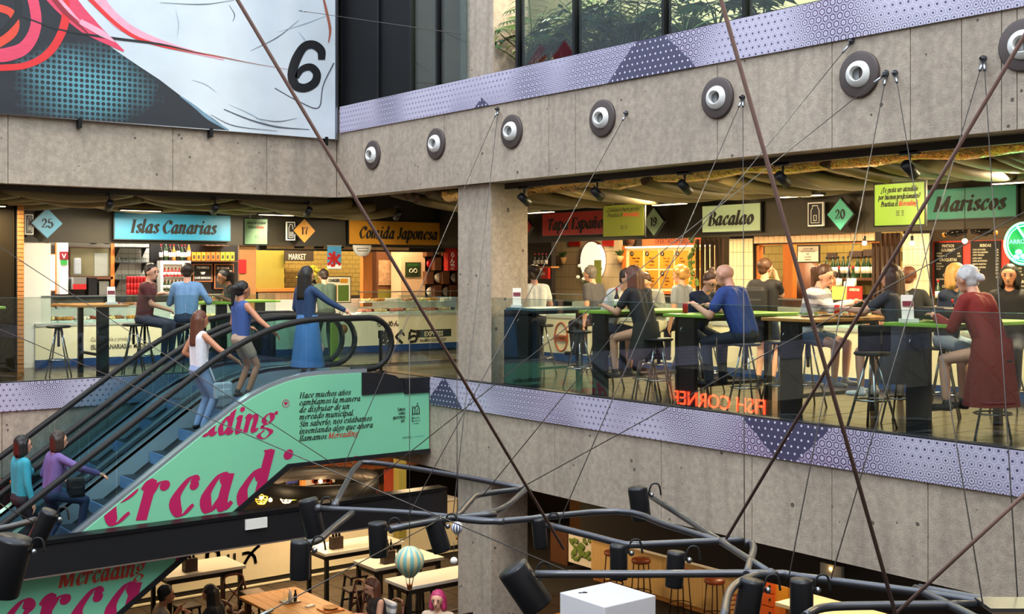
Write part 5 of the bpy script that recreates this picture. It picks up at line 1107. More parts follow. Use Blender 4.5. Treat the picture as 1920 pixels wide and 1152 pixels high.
flat('blue_poster', 'bright blue poster at the left end of the stall', 'poster', 'Y', 22.26, (66, 470, 88, 560), M('poster_blue', '5a82d8', .5), .04); flat('dark_banner', 'dark curved banner above the blue poster', 'banner', 'Y', 22.22, (68, 440, 86, 486), 'black_paint', .08)
t = flat('notice_pillar', 'white pillar with notices between door and mirror', 'pillar', 'Y', 21.8, (112, 440, 128, 552), 'white', .2); t2 = flat('v_sign', 'dark red square sign with a white V', 'sign', 'Y', 21.78, (112, 472, 128, 487), M('v_red', '7a1420', .5), .015); say(t2, 'Y', 21.775, 120, 485, 'V', 9, 'white', .02)
flat('green_badge', 'small green badge under the V sign', 'sign', 'Y', 21.78, (114, 488, 126, 497), M('badge_green', '2f8a3a', .5), .015)
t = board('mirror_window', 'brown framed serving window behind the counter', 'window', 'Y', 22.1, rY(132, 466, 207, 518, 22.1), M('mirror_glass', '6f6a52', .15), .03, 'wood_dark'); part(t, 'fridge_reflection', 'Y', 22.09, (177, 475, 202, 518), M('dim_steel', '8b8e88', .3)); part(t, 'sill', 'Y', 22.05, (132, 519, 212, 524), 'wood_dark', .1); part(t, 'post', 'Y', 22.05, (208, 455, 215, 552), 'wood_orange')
flat('apron', 'white apron hanging in the serving window', 'cloth', 'Y', 21.95, (139, 484, 153, 515), M('apron_grey', '8f959c', .8, var=.2), .05, bevel=.04)
t = thing('coffee_machine', 'red and chrome coffee machine under the serving window', 'machine', onY(150, 545, 21.6)); part(t, 'body', 'Y', 21.6, (138, 520, 162, 543), 'steel', .4); part(t, 'red_panel', 'Y', 21.59, (137, 533, 162, 543), 'can_red', .02)
t = thing('grinder', 'dark grinder and pots beside the coffee machine', 'machine', onY(175, 545, 21.6)); part(t, 'hopper', 'Y', 21.6, (166, 521, 182, 556), 'black_metal', .2); part(t, 'pot', 'Y', 21.6, (186, 528, 204, 556), 'steel', .2)
for i, px in enumerate((175, 200)):
    c = onY(px, 445, 21.9); t = thing('wall_clock', 'round black rimmed clock, %s of the pair' % ('left' if i == 0 else 'right'), 'clock', c, 'wall clocks'); Ry = Matrix(((1, 0, 0), (0, 0, -1), (0, 1, 0)))
    MB().lathe([(.11, -.02), (.13, -.02), (.13, .02), (.105, .02)], c, 28, ax=Ry).build('rim', 'black_paint', t); MB().lathe([(0, -.01), (.108, -.01), (.108, .008), (0, .008)], c, 24, ax=Ry).build('dial', 'paper', t); MB().tube([c+Vector((0, -.015, 0)), c+Vector((.05, -.015, .05))], .005, 4).build('hand', 'black_paint', t); MB().tube([c+Vector((0, -.015, 0)), c+Vector((-.03, -.015, .07))], .005, 4).build('hand', 'black_paint', t)
wt = struct(MB().box(onY(214, 0, 22.25).x, onY(282, 0, 22.25).x, 22.25, 22.3, .9, 2.2), 'wall_white_tiles', 'grout'); tiles(wt, (onY(214, 0, 22.24).x, 22.25, 1.0), UY, UZ, 5, 11, .135, .1, .006, .012, M('tile_white', 'c9c8c4', .3))
t = thing('shelf_rack', 'black bracket shelves with drinking glasses on white tiles', 'shelf', onY(248, 540, 22.0))
for j, py in enumerate((463, 492, 524)):
    p, q = onY(217, py, 22.0), onY(280, py, 22.0); MB().box(p.x, q.x, 21.9, 22.22, p.z-.015, p.z).build('shelf_board', 'black_paint', t)
    for px in (222, 272): b0 = onY(px, py, 22.0); MB().prism([(b0.x, 22.2, b0.z-.015), (b0.x, 21.95, b0.z-.015), (b0.x, 22.2, b0.z-.2)], (.015, 0, 0)).build('bracket', 'black_paint', t)
cup = MB().lathe([(.025, 0), (.035, .09), (.033, .09), (.023, .006), (0, .006)], (0, 0, 0), 10).build('cup', 'glass_case', None, 'clear glass tumbler standing on the bracket shelves', 'glass', 'tumblers on the bracket shelves'); first = True
for j, py in enumerate((463, 492, 524)):
    for i in range(8):
        p = onY(222+i*7, py, 22.0); loc = (p.x, 22.0, p.z)
        if first: cup.location = loc; first = False
        else: dup(cup, loc)
c0 = can((0, 0, 0), 'red drink can in the stack left of the maroon man', 'stacked red cans'); first = True
for j in range(3):
    for i in range(6):
        p = onY(240+i*6.3, 556, 21.5); loc = (p.x, 21.5, p.z+.01+j*.119)
        if first: c0.location = loc; first = False
        else: dup(c0, loc)
MB().box(onY(212, 0, 21.3).x, onY(470, 0, 21.3).x, 21.3, 21.8, 0, onY(240, 556, 21.5).z+.005).build('back_counter', 'dark_brown', None, 'dark back counter carrying cans and fridge', 'counter')
struct(MB().box(onY(282, 0, 22.2).x, onY(446, 0, 22.2).x, 22.2, 22.28, 0, 2.9), 'wall_black_panel', 'black_paint')
t = thing('drinks_fridge', 'glass door fridge filled with red and green bottles', 'fridge', onY(330, 552, 21.75)); part(t, 'casing', 'Y', 21.95, (301, 489, 358, 552), 'steel_light', .2); part(t, 'header', 'Y', 21.8, (301, 489, 358, 496), 'steel_light', .15); part(t, 'jamb', 'Y', 21.8, (301, 496, 306, 552), 'steel_light', .15); part(t, 'jamb', 'Y', 21.8, (353, 496, 358, 552), 'steel_light', .15); part(t, 'shelf', 'Y', 21.8, (306, 519, 353, 521), 'steel', .15)
def row(px0, px1, py, Y, n, mats, lb, gp, h=.27, r=.033):
    for i in range(n):
        p = onY(px0+(px1-px0)*i/max(n-1, 1), py, Y); bottle(p, mats[i % len(mats)], lb, gp, h, r, 'black_paint' if i % 2 else 'can_red')
row(309, 350, 519, 21.86, 7, ['can_red'], 'red bottle on the upper shelf of the drinks fridge', 'red bottles in the fridge', .17, .028); row(309, 350, 545, 21.86, 7, ['bottle_green'], 'green bottle on the lower shelf of the drinks fridge', 'green bottles in the fridge', .2, .03)
MB().box(onY(298, 0, 22).x, onY(444, 0, 22).x, 21.9, 22.2, onY(360, 489, 22).z-.02, onY(360, 489, 22).z).build('wall_shelf', 'wood_dark', None, 'long dark shelf above fridge and chalkboards', 'shelf')
for i, px in enumerate((302, 311, 319, 326, 334, 341, 347, 354)): p = onY(px, 488.5, 22); bottle(p, ['bottle_dark', 'bottle_green', 'bottle_dark', 'glass_drink'][i % 4], 'spirit bottle on the long shelf, %s from its left end' % ['first', 'second', 'third', 'fourth', 'fifth', 'sixth', 'seventh', 'eighth'][i], 'spirit bottles on the long shelf', .3+.06*(i % 3 == 1), .036)
for i in range(9):
    px = 360+i*9; mt = M('box_%d' % (i//3), ['d98a1f', 'd9661f', 'a9b02a'][i//3], .5); rc = rY(px, 473, px+7.5, 488.5, 22.0); t = thing('food_packet', '%s packet on the long shelf, %s from the bottles' % (['orange yellow', 'deep orange', 'lime'][i//3], ['first', 'second', 'third', 'fourth', 'fifth', 'sixth', 'seventh', 'eighth', 'ninth'][i]), 'packet', ((rc[0]+rc[1])/2, 22, rc[2]), 'packets on the long shelf'); MB().box(rc[0], rc[1], 22.0, 22.12, rc[2], rc[3]).build('carton', mt, t); MB().box(rc[0]+.02, rc[1]-.02, 21.996, 22.0, rc[2]+.03, rc[3]-.06).build('printed_mark', 'food_dark', t)
MB().box(onY(383, 0, 22.05).x, onY(425, 0, 22.05).x, 21.95, 22.2, onY(400, 460, 22.05).z-.015, onY(400, 460, 22.05).z).build('mug_shelf', 'wood_dark', None, 'short dark shelf under the pale mugs', 'shelf')
for i, px in enumerate((388, 399, 409, 419)): MB().lathe([(.03, 0), (.035, .1), (.03, .1)], onY(px, 460, 22.05), 10).build('mug', 'white', None, 'pale mug under the blue shop sign, %s from the left' % ['first', 'second', 'third', 'fourth'][i], 'mug', 'mugs hanging over the shelf')
M('chalk', '1a1815', .7); M('chalk_frame', 'b06a3c', .6)
t = board('chalkboard', 'chalkboard with a coffee cup drawing', 'chalkboard', 'Y', 22.1, rY(364, 497, 397, 527, 22.1), 'chalk', .02, 'chalk_frame'); say(t, 'Y', 22.1, 380, 504, 'TENEMOS', 4, 'white', .01); say(t, 'Y', 22.1, 380, 523, 'CAFÉ ESPECIAL', 3.5, 'white', .01); c = onY(380, 512, 22.095); MB().lathe([(.03, -.035), (.055, .02), (.05, .02)], c, 12).build('cup_drawing', 'white', t)
t = board('chalkboard', 'chalkboard reading se vende a granel', 'chalkboard', 'Y', 22.1, rY(404, 497, 437, 540, 22.1), 'chalk', .02, 'chalk_frame'); say(t, 'Y', 22.1, 418, 505, 'SE VENDE', 4, 'white', .01); say(t, 'Y', 22.1, 424, 511, 'A GRANEL', 4, 'white', .01)
t = flat('red_sign', 'narrow red sign beside the slat screen', 'sign', 'Y', 20.12, (448, 487, 462, 513), 'can_red', .03)
def slats(lb, ax, v, px0, px1, n, z0, z1, mat):
    t = thing('slat_screen', lb, 'screen', (v, onX(px0, 0, v).y, z0) if ax == 'X' else (onY(px0, 0, v).x, v, z0))
    for i in range(n):
        px = px0+(px1-px0)*i/(n-1)
        if ax == 'X': y_ = onX(px, 0, v).y; MB().box(v, v+.05, y_-.02, y_+.02, z0, z1).build('slat', mat, t)
        else: x_ = onY(px, 0, v).x; MB().box(x_-.02, x_+.02, v, v+.05, z0, z1).build('slat', mat, t)
slats('vertical wooden slat screen between the two left stalls', 'Y', 20.15, 451, 478, 8, 0, 2.03, M('slat_warm', '9a6a3c', .5))
# ---------- left row: ramen stall
x0, x1 = onY(478, 0, FY).x, 14.6
rc_ = bar_counter('cream counter of the ramen stall with brush lettering', 'Y', FY, x0, x1, .68, 1.16, case=[(onY(672, 0, FY).x, x1-.3)])
o = onY(706, 640, FY-.006)
m = MB(); say(rc_, 'Y', FY-.003, 727, 612, 'らーめん', 9, 'ink', .03); say(rc_, 'Y', FY-.003, 748, 643, 'あぐら', 21, 'ink', .05)
p = part(rc_, 'name_plate', 'Y', FY-.012, (781, 618, 846, 632), 'ink', .01); say(p, 'Y', FY-.014, 813, 630, 'EXPRESS', 9, 'cream', .03, .9); say(rc_, 'Y', FY-.003, 812, 641, 'RA-MEN AGURA EXP', 6, 'ink', .015, .75)
say(rc_, 'Y', FY-.003, 645, 590, 'Ramen', 6, 'ink', .01); part(rc_, 'price_tag', 'Y', FY-.01, (638, 591, 658, 597), 'sign_mustard', .008); say(rc_, 'Y', FY-.012, 650, 596, '5,50', 4, 'ink', .02)
c = onY(644, 617, FY-.01); Ry = Matrix(((1, 0, 0), (0, 0, -1), (0, 1, 0))); MB().lathe([(0, 0), (.09, 0), (.09, .01), (0, .01)], c, 20, ax=Ry).build('bowl_picture', 'food_brown', rc_)
for i, px in enumerate((680, 695, 710, 725, 740, 755, 770, 785, 800, 815, 830, 845)):
    p = onY(px, 0, FY+.25); tray_at((p.x, FY+.18+.16*(i % 2), .745+.0), .28, .2, ['food_pink', 'food_red', 'food_cream', 'food_dark'][i % 4], 'sushi tray in the ramen stall display, %s from its left end' % ['first', 'second', 'third', 'fourth', 'fifth', 'sixth', 'seventh', 'eighth', 'ninth', 'tenth', 'eleventh', 'twelfth'][i], 'sushi trays in the ramen display')
MB().box(onY(676, 0, FY).x, x1-.35, FY+.15, FY+.42, .935, .945).build('upper_glass_shelf', 'glass_case', rc_)
for i, px in enumerate((690, 712, 733, 765, 790, 812, 838)):
    p = onY(px, 0, FY+.25); tray_at((p.x, FY+.28, .946), .24, .2, ['food_cream', 'food_gold', 'food_white', 'food_pink'][i % 4], 'plate of rolls on the upper ramen display shelf, %s from the left' % ['first', 'second', 'third', 'fourth', 'fifth', 'sixth', 'seventh'][i], 'roll plates on the upper ramen shelf')
M('tile_yellow', '857540', .3, var=.15, sc=6); M('tile_cream', 'd9b48c', .3, var=.06)
wj = struct(MB().box(onY(478, 0, 22.2).x, 15.2, 22.2, 22.28, 0, 2.9), 'wall_stall_ramen', 'grout'); a = onY(528, 0, 22.2).x; tiles(wj, (a, 22.2, 1.05), UY, UZ, 13, 12, .15, .095, .006, .012, 'tile_yellow', bond=True)
wh = struct(MB().box(onY(486, 0, 20.3).x, onY(860, 0, 20.3).x, 20.3, 20.4, 1.95, 2.2), 'wall_header_ramen', 'grout'); tiles(wh, (onY(500, 0, 20.3).x, 20.3, 1.98), UY, UZ, 24, 1, .13, .14, .006, .012, 'tile_cream')
t = thing('stall_portal', 'orange timber lintel and post of the ramen stall', 'beam', onY(600, 470, 20.5)); part(t, 'lintel', 'Y', 20.45, (490, 461, 790, 471), 'wood_orange', .12); part(t, 'post', 'Y', 20.45, (681, 470, 698, 575), 'wood_orange', .12); part(t, 'ledge', 'Y', 21.6, (482, 541, 575, 547), 'wood_orange', .3)
flat('mustard_poster', 'plain mustard poster at the left of the ramen stall', 'poster', 'Y', 21.9, (480, 468, 533, 541), M('panel_mustard', '776f22', .6))
wl = struct(MB().box(onY(482, 0, 21.65).x, onY(600, 0, 21.65).x, 21.68, 21.75, 0, onY(540, 547, 21.65).z), 'wall_low_tiles', 'grout'); tiles(wl, (onY(484, 0, 21.68).x, 21.68, .3), UY, UZ, 8, 5, .16, .17, .006, .012, 'tile_cream')
t = flat('market_sign', 'dark sign with pale letters reading MARKET', 'sign', 'Y', 21.8, (534, 469, 588, 490), 'dark_brown', .03); say(t, 'Y', 21.795, 557, 487, 'MARKET', 11, 'cream', .0, .62)
for i, px in enumerate((553, 590, 628)): flat('menu_slate', 'small black menu slate under the ramen fascia, %s from the left' % ['first', 'second', 'third'][i], 'menu', 'Y', 20.26, (px, 452, px+17, 466), 'chalk', .035, 'ramen menu slates')
t = thing('blue_banner', 'blue hanging banner with a red ice character', 'banner', onY(627, 505, 19.95)); part(t, 'cloth', 'Y', 19.95, (614, 461, 640, 505), M('banner_blue', '3a8fc0', .6, var=.25, sc=6), .01); part(t, 'rod', 'Y', 19.94, (613, 460, 641, 462), 'steel', .03); say(t, 'Y', 19.948, 627, 497, '氷', 20, 'can_red', .06); part(t, 'white_foot', 'Y', 19.946, (614, 496, 640, 504), 'white', .004)
p = onY(603, 520, 19.98); t = thing('flower_vase', 'yellow flowers on the ramen counter', 'flowers', (p.x, 20.3, 1.18)); q = Vector((p.x, 20.3, 1.18)); MB().lathe([(.05, 0), (.07, .1), (.05, .22), (.045, .22)], q, 12).build('vase', 'bottle_dark', t); M('petal', 'e2d23c', .6)
for i in range(16):
    rr = random.Random(i); e = q+Vector((rr.uniform(-.22, .26), rr.uniform(-.1, .1), rr.uniform(.3, .48))); m = MB().tube([q+UZ*.2, e], .004, 4); m.build('stem', 'food_green', t); MB().ball(e, (.05, .05, .035), 8, 5).build('blossom', 'petal', t)
t = board('menu_lightbox', 'framed menu with a green bowl picture on the ramen counter', 'menu', 'Y', 20.05, rY(612, 520, 657, 567, 20.05), 'cream', .03, 'dark_brown'); part(t, 'green_picture', 'Y', 20.045, (634, 535, 654, 565), M('menu_green', '4d6a1e', .5), .004); part(t, 'yellow_picture', 'Y', 20.045, (614, 535, 632, 565), 'sign_mustard', .004); say(t, 'Y', 20.045, 626, 529, 'ONIGIRI', 6, 'ink', .03, .8); part(t, 'price', 'Y', 20.045, (638, 523, 652, 531), 'sign_mustard', .004)
c = onY(679, 462, 19.9); t = thing('round_sign', 'round white sign below the mustard shop sign', 'sign', c); MB().lathe([(0, -.02), (.2, -.02), (.2, .01), (0, .01)], c, 32, ax=Ry).build('disc', 'white', t); MB().tube([c+Vector((a*.2, -.015, b_*.2)) for a, b_ in [(-.6, -.2), (-.55, -.45), (.55, -.45), (.6, -.2), (-.6, -.2)]], .006, 4).build('line_mark', 'dark_brown', t)
t = flat('noren_door', 'dark framed doorway with patterned hanging', 'door', 'Y', 22.0, (706, 472, 750, 644), 'wood_dark', .2); part(t, 'patterned_cloth', 'Y', 21.98, (710, 488, 746, 535), M('cloth_pat', '9a7a5c', .7, var=.7, sc=14), .01); part(t, 'lower_panel', 'Y', 21.98, (709, 543, 747, 572), 'panel_mustard', .01)
t = flat('pale_cabinet', 'tall pale cabinet with a green award sticker', 'cabinet', 'Y', 21.5, (752, 472, 797, 645), M('cab_pink', 'd8b896', .5), .4); st_ = part(t, 'award_sticker', 'Y', 21.49, (760, 492, 789, 520), M('award_green', '2c3a1e', .5), .008)
for s in (-4, 4): c = onY(775+s, 508, 21.486); MB().tube([c+Vector((.04*math.cos(q), 0, .04*math.sin(q))) for q in [k*math.pi/8 for k in range(16)]], .009, 4, closed=True).build('owl_eye_ring', 'cream', st_)
say(st_, 'Y', 21.486, 775, 499, 'EXCELLENCE', 4, 'badge_green', 0, .8)
t = thing('cube_shelf', 'chequered dark wooden cube shelf with white plates', 'shelf', onY(828, 560, 21.4)); part(t, 'back', 'Y', 21.6, (799, 455, 872, 560), 'dark_brown', .05)
for i in range(5):
    for j in range(4):
        if (i+j) % 2 == 0: part(t, 'cube', 'Y', 21.35, (800+i*15, 457+j*26, 813+i*15, 481+j*26), 'wood_dark', .24)
        elif i < 4: c = onY(806+i*15, 469+j*26, 21.5); MB().lathe([(0, 0), (.09, .0), (.1, .02), (0, .015)], c, 18, ax=Ry).build('wall_plate', 'can_red' if j == 1 else 'plate', t)
t = thing('red_lantern', 'tall red lantern with white characters by the column', 'lantern', onY(849, 508, 20.2)); part(t, 'body', 'Y', 20.2, (840, 466, 857, 508), 'can_red', .15)
for i, ch in enumerate('らん来'): say(t, 'Y', 20.195, 848, 482+i*11, ch, 8, 'white', .03)
# ---------- right row
FX = 13.47
XB = 15.6
cts = [(12.55, 16.6, 'cream counter of the tapas stall with round orange logo'), (8.6, 12.5, 'pale counter of the cod stall behind the bald man'), (3.0, 8.55, 'pale counter of the seafood stall at the right')]
CT = [bar_counter(lb, 'X', FX, a, b_, .74, 1.16, case=[(a+.2, b_-.2)]) for a, b_, lb in cts]
for n_, (a, b_, lb) in enumerate(cts):
    for i in range(9):
        y_ = a+.35+(b_-a-.7)*i/8; t = tray_at((FX+.22+.16*(i % 2), y_, .80), .2, .28, FM[(i+n_) % 6], 'food tray in the %s stall case, %s from the right' % (['tapas', 'cod', 'seafood'][n_], ['first', 'second', 'third', 'fourth', 'fifth', 'sixth', 'seventh', 'eighth', 'ninth'][i]), 'food trays in the right row')
c = onX(1052, 632, FX-.01); t = thing('ring_logo', 'orange ring logo on the tapas counter front', 'sign', c); MB().tube([c+Vector((0, .17*math.cos(q), .25*math.sin(q))) for q in [k*math.pi/14 for k in range(28)]], .014, 6, closed=True).build('ring', M('logo_orange', 'b5562a', .5), t); MB().box(c.x-.015, c.x, c.y-.19, c.y+.19, c.z-.07, c.z+.03).build('band', 'logo_orange', t)
m = MB(); sans(m, 'Tapa Española', c+Vector((-.018, 0, -.04)), UX, UZ, .07, .01, True, sx=.7); m.build('lettering', 'ink', t)
wt = struct(MB().box(XB+.02, XB+.1, onX(1310, 0, XB).y, onX(1034, 0, XB).y, 0, 2.9), 'wall_stall_tapas', 'grout'); M('tile_warm', 'd9c6a0', .3, var=.05)
y1 = onX(1034, 0, XB).y; tiles(wt, (XB+.02, y1, .95), UX, UZ, 17, 6, .125, .25, .006, .015, 'tile_warm')
struct(MB().box(14.6, 14.7, onX(1034, 0, 14.6).y, 19.7, 0, 2.9), 'wall_dark_niche', 'black_paint')
p, q = onX(990, 500, 14.4), onX(1033, 500, 14.4); MB().box(14.4, 14.6, q.y, p.y, p.z-.03, p.z).build('niche_shelf', 'wood', None, 'small wooden shelf in the dark niche', 'shelf')
for i, px in enumerate((1003, 1010, 1017, 1024)): bottle(onX(px, 500, 14.48), 'bottle_dark', 'wine bottle in the dark niche, %s from the column' % ['first', 'second', 'third', 'fourth'][i], 'niche bottles', .25, .03)
t = flat('beer_sign', 'red beer sign under the niche bottles', 'sign', 'X', 14.35, (996, 503, 1028, 523), 'can_red', .05); say(t, 'X', 14.345, 1012, 516, 'Mahou', 8, 'cream', .02)
c = onX(1108, 490, XB-.12); t = thing('oval_sign', 'white lit oval sign with a red rim', 'sign', c); a = [(.32*math.cos(q), .38*math.sin(q)) for q in [k*math.pi/20 for k in range(40)]]
M('oval_glow', 'fff6e6', emit=.7, ecol='fff0d8'); MB().prism([c+Vector((0, y_, z_)) for y_, z_ in a], (.1, 0, 0)).build('face', 'oval_glow', t); MB().prism([c+Vector((.02, y_*1.05+.03, z_*1.05)) for y_, z_ in a], (.11, 0, 0)).build('rim', M('rim_red', '6a1a1a', .4), t)
M('fern', '3a5a2a', .6, var=.3)
def fern(p, lb):
    p = Vector(p); t = thing('wall_fern', lb, 'plant', p); MB().lathe([(.04, 0), (.075, .13), (.065, .13)], p, 12).build('pot', M('pot_clay', 'c9a06a', .7), t)
    for i in range(14):
        rr = random.Random(i); q = rr.uniform(0, 6.28); e = rr.uniform(.3, 1.3); L = .2; hd = Vector((math.cos(q)*math.cos(e), math.sin(q)*math.cos(e), math.sin(e))); sd = hd.cross(UZ).normalized()*.022; a = p+UZ*.12; m = a+hd*L*.55; e2 = a+hd*L-UZ*.05
        MB().add([a, m+sd, e2, m-sd], [(0, 1, 2, 3)]).build('frond', 'fern', t)
fern(onX(1056, 495, XB-.1), 'potted fern on the tiled wall left of the oval sign'); fern(onX(1163, 493, XB-.1), 'potted fern between oval sign and yellow menu board')
p = onX(1104, 515, 13.9); t = thing('flower_pot', 'white lily pot on the tapas counter', 'plant', (13.9, p.y, 1.17)); q = Vector((13.9, p.y, 1.17)); MB().lathe([(.06, 0), (.09, .12), (.08, .12)], q, 12).build('pot', 'dark_brown', t)
for i in range(12):
    rr = random.Random(i+50); e = q+Vector((rr.uniform(-.1, .1), rr.uniform(-.22, .22), rr.uniform(.25, .5))); MB().tube([q+UZ*.1, e], .005, 4).build('stem', 'fern', t); MB().ball(e, (.035, .035, .03), 7, 5).build('bloom', 'white' if i % 2 else 'fern', t)
flat('price_board', 'green and red price board on the tapas counter', 'sign', 'X', 13.75, (1114, 488, 1126, 551), 'sign_olive', .02)
for i, px in enumerate((1066, 1129)): flat('red_plaque', 'small red plaque under the red shop sign, %s one' % ['left', 'right'][i], 'sign', 'X', XB-.03, (px, 446, px+21, 462), 'sign_red', .02)
t = thing('menu_wall', 'yellow lit menu board with numbered offer cards', 'menu', onX(1250, 548, XB-.1)); part(t, 'backboard', 'X', XB-.04, (1172, 462, 1337, 548), M('menu_back', 'e6d3a4', .5), .05); part(t, 'frame_edge', 'X', XB-.06, (1166, 461, 1173, 552), 'wood_orange', .08); part(t, 'frame_edge', 'X', XB-.06, (1172, 546, 1338, 552), 'wood_orange', .08); part(t, 'light_strip', 'X', XB-.1, (1172, 461, 1330, 464), M('strip_glow', 'fff0d0', emit=2, ecol='ffdca8'), .05)
M('card_yellow', 'c98a24', .5, var=.06); off = [('Bravas + Alioli', '9,50'), ('Morcilla', '9,50'), ('Pulpo + vino', '12'), ('Jamón', '15'), ('Tortilla', '8'), ('Mejillón', '9'), ('Gazpacho', '7'), ('Croquetas', '8'), ('Alioli', '6'), ('Tapas', '10')]
for j in range(2):
    for i in range(5):
        px = 1180+i*28.5; py = 470+j*37; cd_ = part(t, 'offer_card', 'X', XB-.05, (px, py, px+25, py+33), 'card_yellow', .012); n = j*5+i; c = onX(px+5, py+6, XB-.052); MB().lathe([(0, 0), (.045, 0), (.045, .008), (0, .008)], c, 16, ax=AX).build('number_badge', 'dark_brown', cd_)
        say(cd_, 'X', XB-.062, px+5, py+8.5, str(n+1), 4, 'cream', .02); say(cd_, 'X', XB-.051, px+13, py+16, off[n][0], 3.6, 'dark_brown', .02, .7); say(cd_, 'X', XB-.051, px+13, py+22, '+ 1 Bebida', 3.4, 'dark_brown', .02, .8); say(cd_, 'X', XB-.051, px+13, py+29, off[n][1]+' €', 3.6, 'dark_brown', .02)
t = flat('offers_sign', 'orange wooden sign reading OFERTAS OFFERS', 'sign', 'X', XB-.1, (1204, 443, 1312, 460), M('offer_orange', 'b0512a', .6, var=.2), .03); say(t, 'X', XB-.105, 1258, 457, 'OFERTAS/OFFERS', 10, 'ink', .0, .8)
c = onX(1183, 450, XB-.05); MB().lathe([(0, 0), (.12, .0), (.12, .03), (0, .03)], c, 24, ax=AX).build('round_plaque', 'wood_dark', None, 'round brown wooden plaque left of the offers sign', 'plaque')
slats('dark slat screen right of the yellow menu board', 'X', 14.2, 1306, 1352, 6, 0, 2.08, M('slat_dark', '3a2416', .5))
p = onX(1300, 520, 14.1); t = thing('trailing_vine', 'green vine trailing on the slat screen', 'plant', (14.15, p.y, 1.2)); pts = [onX(1300+4*math.sin(i*1.1), 440+i*12, 14.15) for i in range(9)]; MB().tube(pts, .006, 5).build('stem', 'fern', t)
for i in range(26): rr = random.Random(i); a = pts[i % 8].lerp(pts[i % 8+1], rr.random())+Vector((-.02, rr.uniform(-.08, .08), rr.uniform(-.05, .05))); MB().ball(a, (.01, .045, .035), 6, 4).build('leaf', 'food_green', t)
a, b_, _, _ = rX(1367, 0, 1411, 0, 13.6); wc = struct(MB().box(13.62, 13.68, a, b_, 0, 2.1), 'column_tiled_left', 'grout'); n = int((b_-a)/.0735); tiles(wc, (13.62, b_, .0), UX, UZ, n, 10, (b_-a)/n, .205, .005, .015, 'tile_warm')
a, b_, _, _ = rX(1692, 0, 1742, 0, 13.6); wc = struct(MB().box(13.62, 13.68, a, b_, 0, 2.1), 'column_tiled_right', 'grout'); n = int((b_-a)/.0735); tiles(wc, (13.62, b_, .0), UX, UZ, n, 10, (b_-a)/n, .205, .005, .015, 'tile_warm')
a, b_, z0, z1 = rX(1413, 424, 1640, 449, 13.6); wh = struct(MB().box(13.62, 13.75, a, b_, 1.96, 2.3), 'wall_header_cod', 'grout'); tiles(wh, (13.62, b_, 1.97), UX, UZ, 22, 1, (b_-a)/22, .18, .006, .015, 'tile_cream')
t = thing('stall_portal', 'orange timber frame of the cod stall opening', 'beam', onX(1500, 460, 13.66)); part(t, 'lintel', 'X', 13.68, (1413, 450, 1640, 458), 'wood_orange', .1); part(t, 'post', 'X', 13.68, (1413, 455, 1423, 560), 'wood_orange', .1); part(t, 'post', 'X', 14.6, (1468, 452, 1486, 560), 'wood_orange', .1)
wy = struct(MB().box(15.6, 15.7, onX(1700, 0, 15.6).y, onX(1420, 0, 15.6).y, 0, 2.9), 'wall_stall_cod', 'grout'); tiles(wy, (15.6, onX(1428, 0, 15.6).y, 1.2), UX, UZ, 17, 8, .16, .13, .006, .015, 'tile_yellow', bond=True)
t = board('framed_notice', 'dark framed notice hanging in the cod stall', 'notice', 'X', 14.3, rX(1496, 462, 1534, 491, 14.3), 'paper', .02, 'dark_brown')
for i, ln in enumerate(('¿TE GUSTA COMER', 'EXQUISITOS BOCADOS DE', 'MAR?', 'Si es probarlo', 'Pregúntanos!')): say(t, 'X', 14.3, 1515, 468+i*5, ln, 2.6, 'ink', .02, .75)
c = onX(1503, 530, 14.9); t = thing('wine_barrel', 'dark round wine barrel end in the cod stall', 'barrel', c); MB().lathe([(0, 0), (.3, 0), (.33, .1), (.35, .35), (0, .35)], c+Vector((.3, 0, 0)), 28, ax=AX).build('cask', 'wood_dark', t); MB().tube([c+Vector((-.02, .31*math.cos(q), .31*math.sin(q))) for q in [k*math.pi/14 for k in range(28)]], .02, 6, closed=True).build('hoop', 'black_metal', t); MB().box(14.75, 15.15, c.y-.25, c.y+.25, 0, c.z-.28).build('cradle', 'wood_dark', t)
MB().box(15.2, 15.6, onX(1650, 0, 15.2).y, onX(1540, 0, 15.2).y, onX(1600, 521, 15.3).z-.04, onX(1600, 521, 15.3).z).build('bottle_shelf', 'wood_dark', None, 'wooden bottle shelf on the yellow tiles', 'shelf')
o8 = ['first', 'second', 'third', 'fourth', 'fifth', 'sixth', 'seventh', 'eighth', 'ninth']
for i, px in enumerate((1550, 1562, 1571, 1581, 1590, 1608, 1620, 1628, 1638)): bottle(onX(px, 521, 15.3), 'bottle_green', 'green wine bottle on the tiled wall shelf, %s from the left' % o8[i], 'wine bottles on the wall shelf', .33, .042, 'black_paint')
for i, (px, mt) in enumerate(((1573, 'bottle_dark'), (1592, 'bottle_dark'), (1600, 'bottle_green'))): bottle(onX(px, 545, 14.0)*1.0, mt, 'tall bottle on the cod counter, %s of three' % o8[i], 'bottles on the cod counter', .34, .042)
for i, px in enumerate((1550, 1592, 1618)): flat('wall_picture', 'small dark picture on the yellow tiles, %s from the left' % o8[i], 'picture', 'X', 15.55, (px, 474-3*i, px+(18 if i != 1 else 24), 484-2*i), 'food_dark', .03, 'pictures on the yellow tiles')
t = flat('yellow_menu', 'yellow menu sheet on the cod counter', 'menu', 'X', 13.5, (1560, 537, 1586, 566), M('menu_yel', 'c9c25a', .5), .015); t2 = flat('red_menu', 'red menu card beside the yellow sheet', 'menu', 'X', 13.5, (1588, 537, 1616, 566), 'sign_red', .015); say(t2, 'X', 13.495, 1602, 546, 'OFERTAS', 5, 'cream', .02, .8); flat('white_card', 'white label card behind the cod counter bottles', 'sign', 'X', 13.6, (1582, 528, 1602, 563), 'paper', .015)
slats('dark slat screen at the right end of the cod stall', 'X', 14.0, 1637, 1682, 6, 0, 2.08, 'slat_dark')
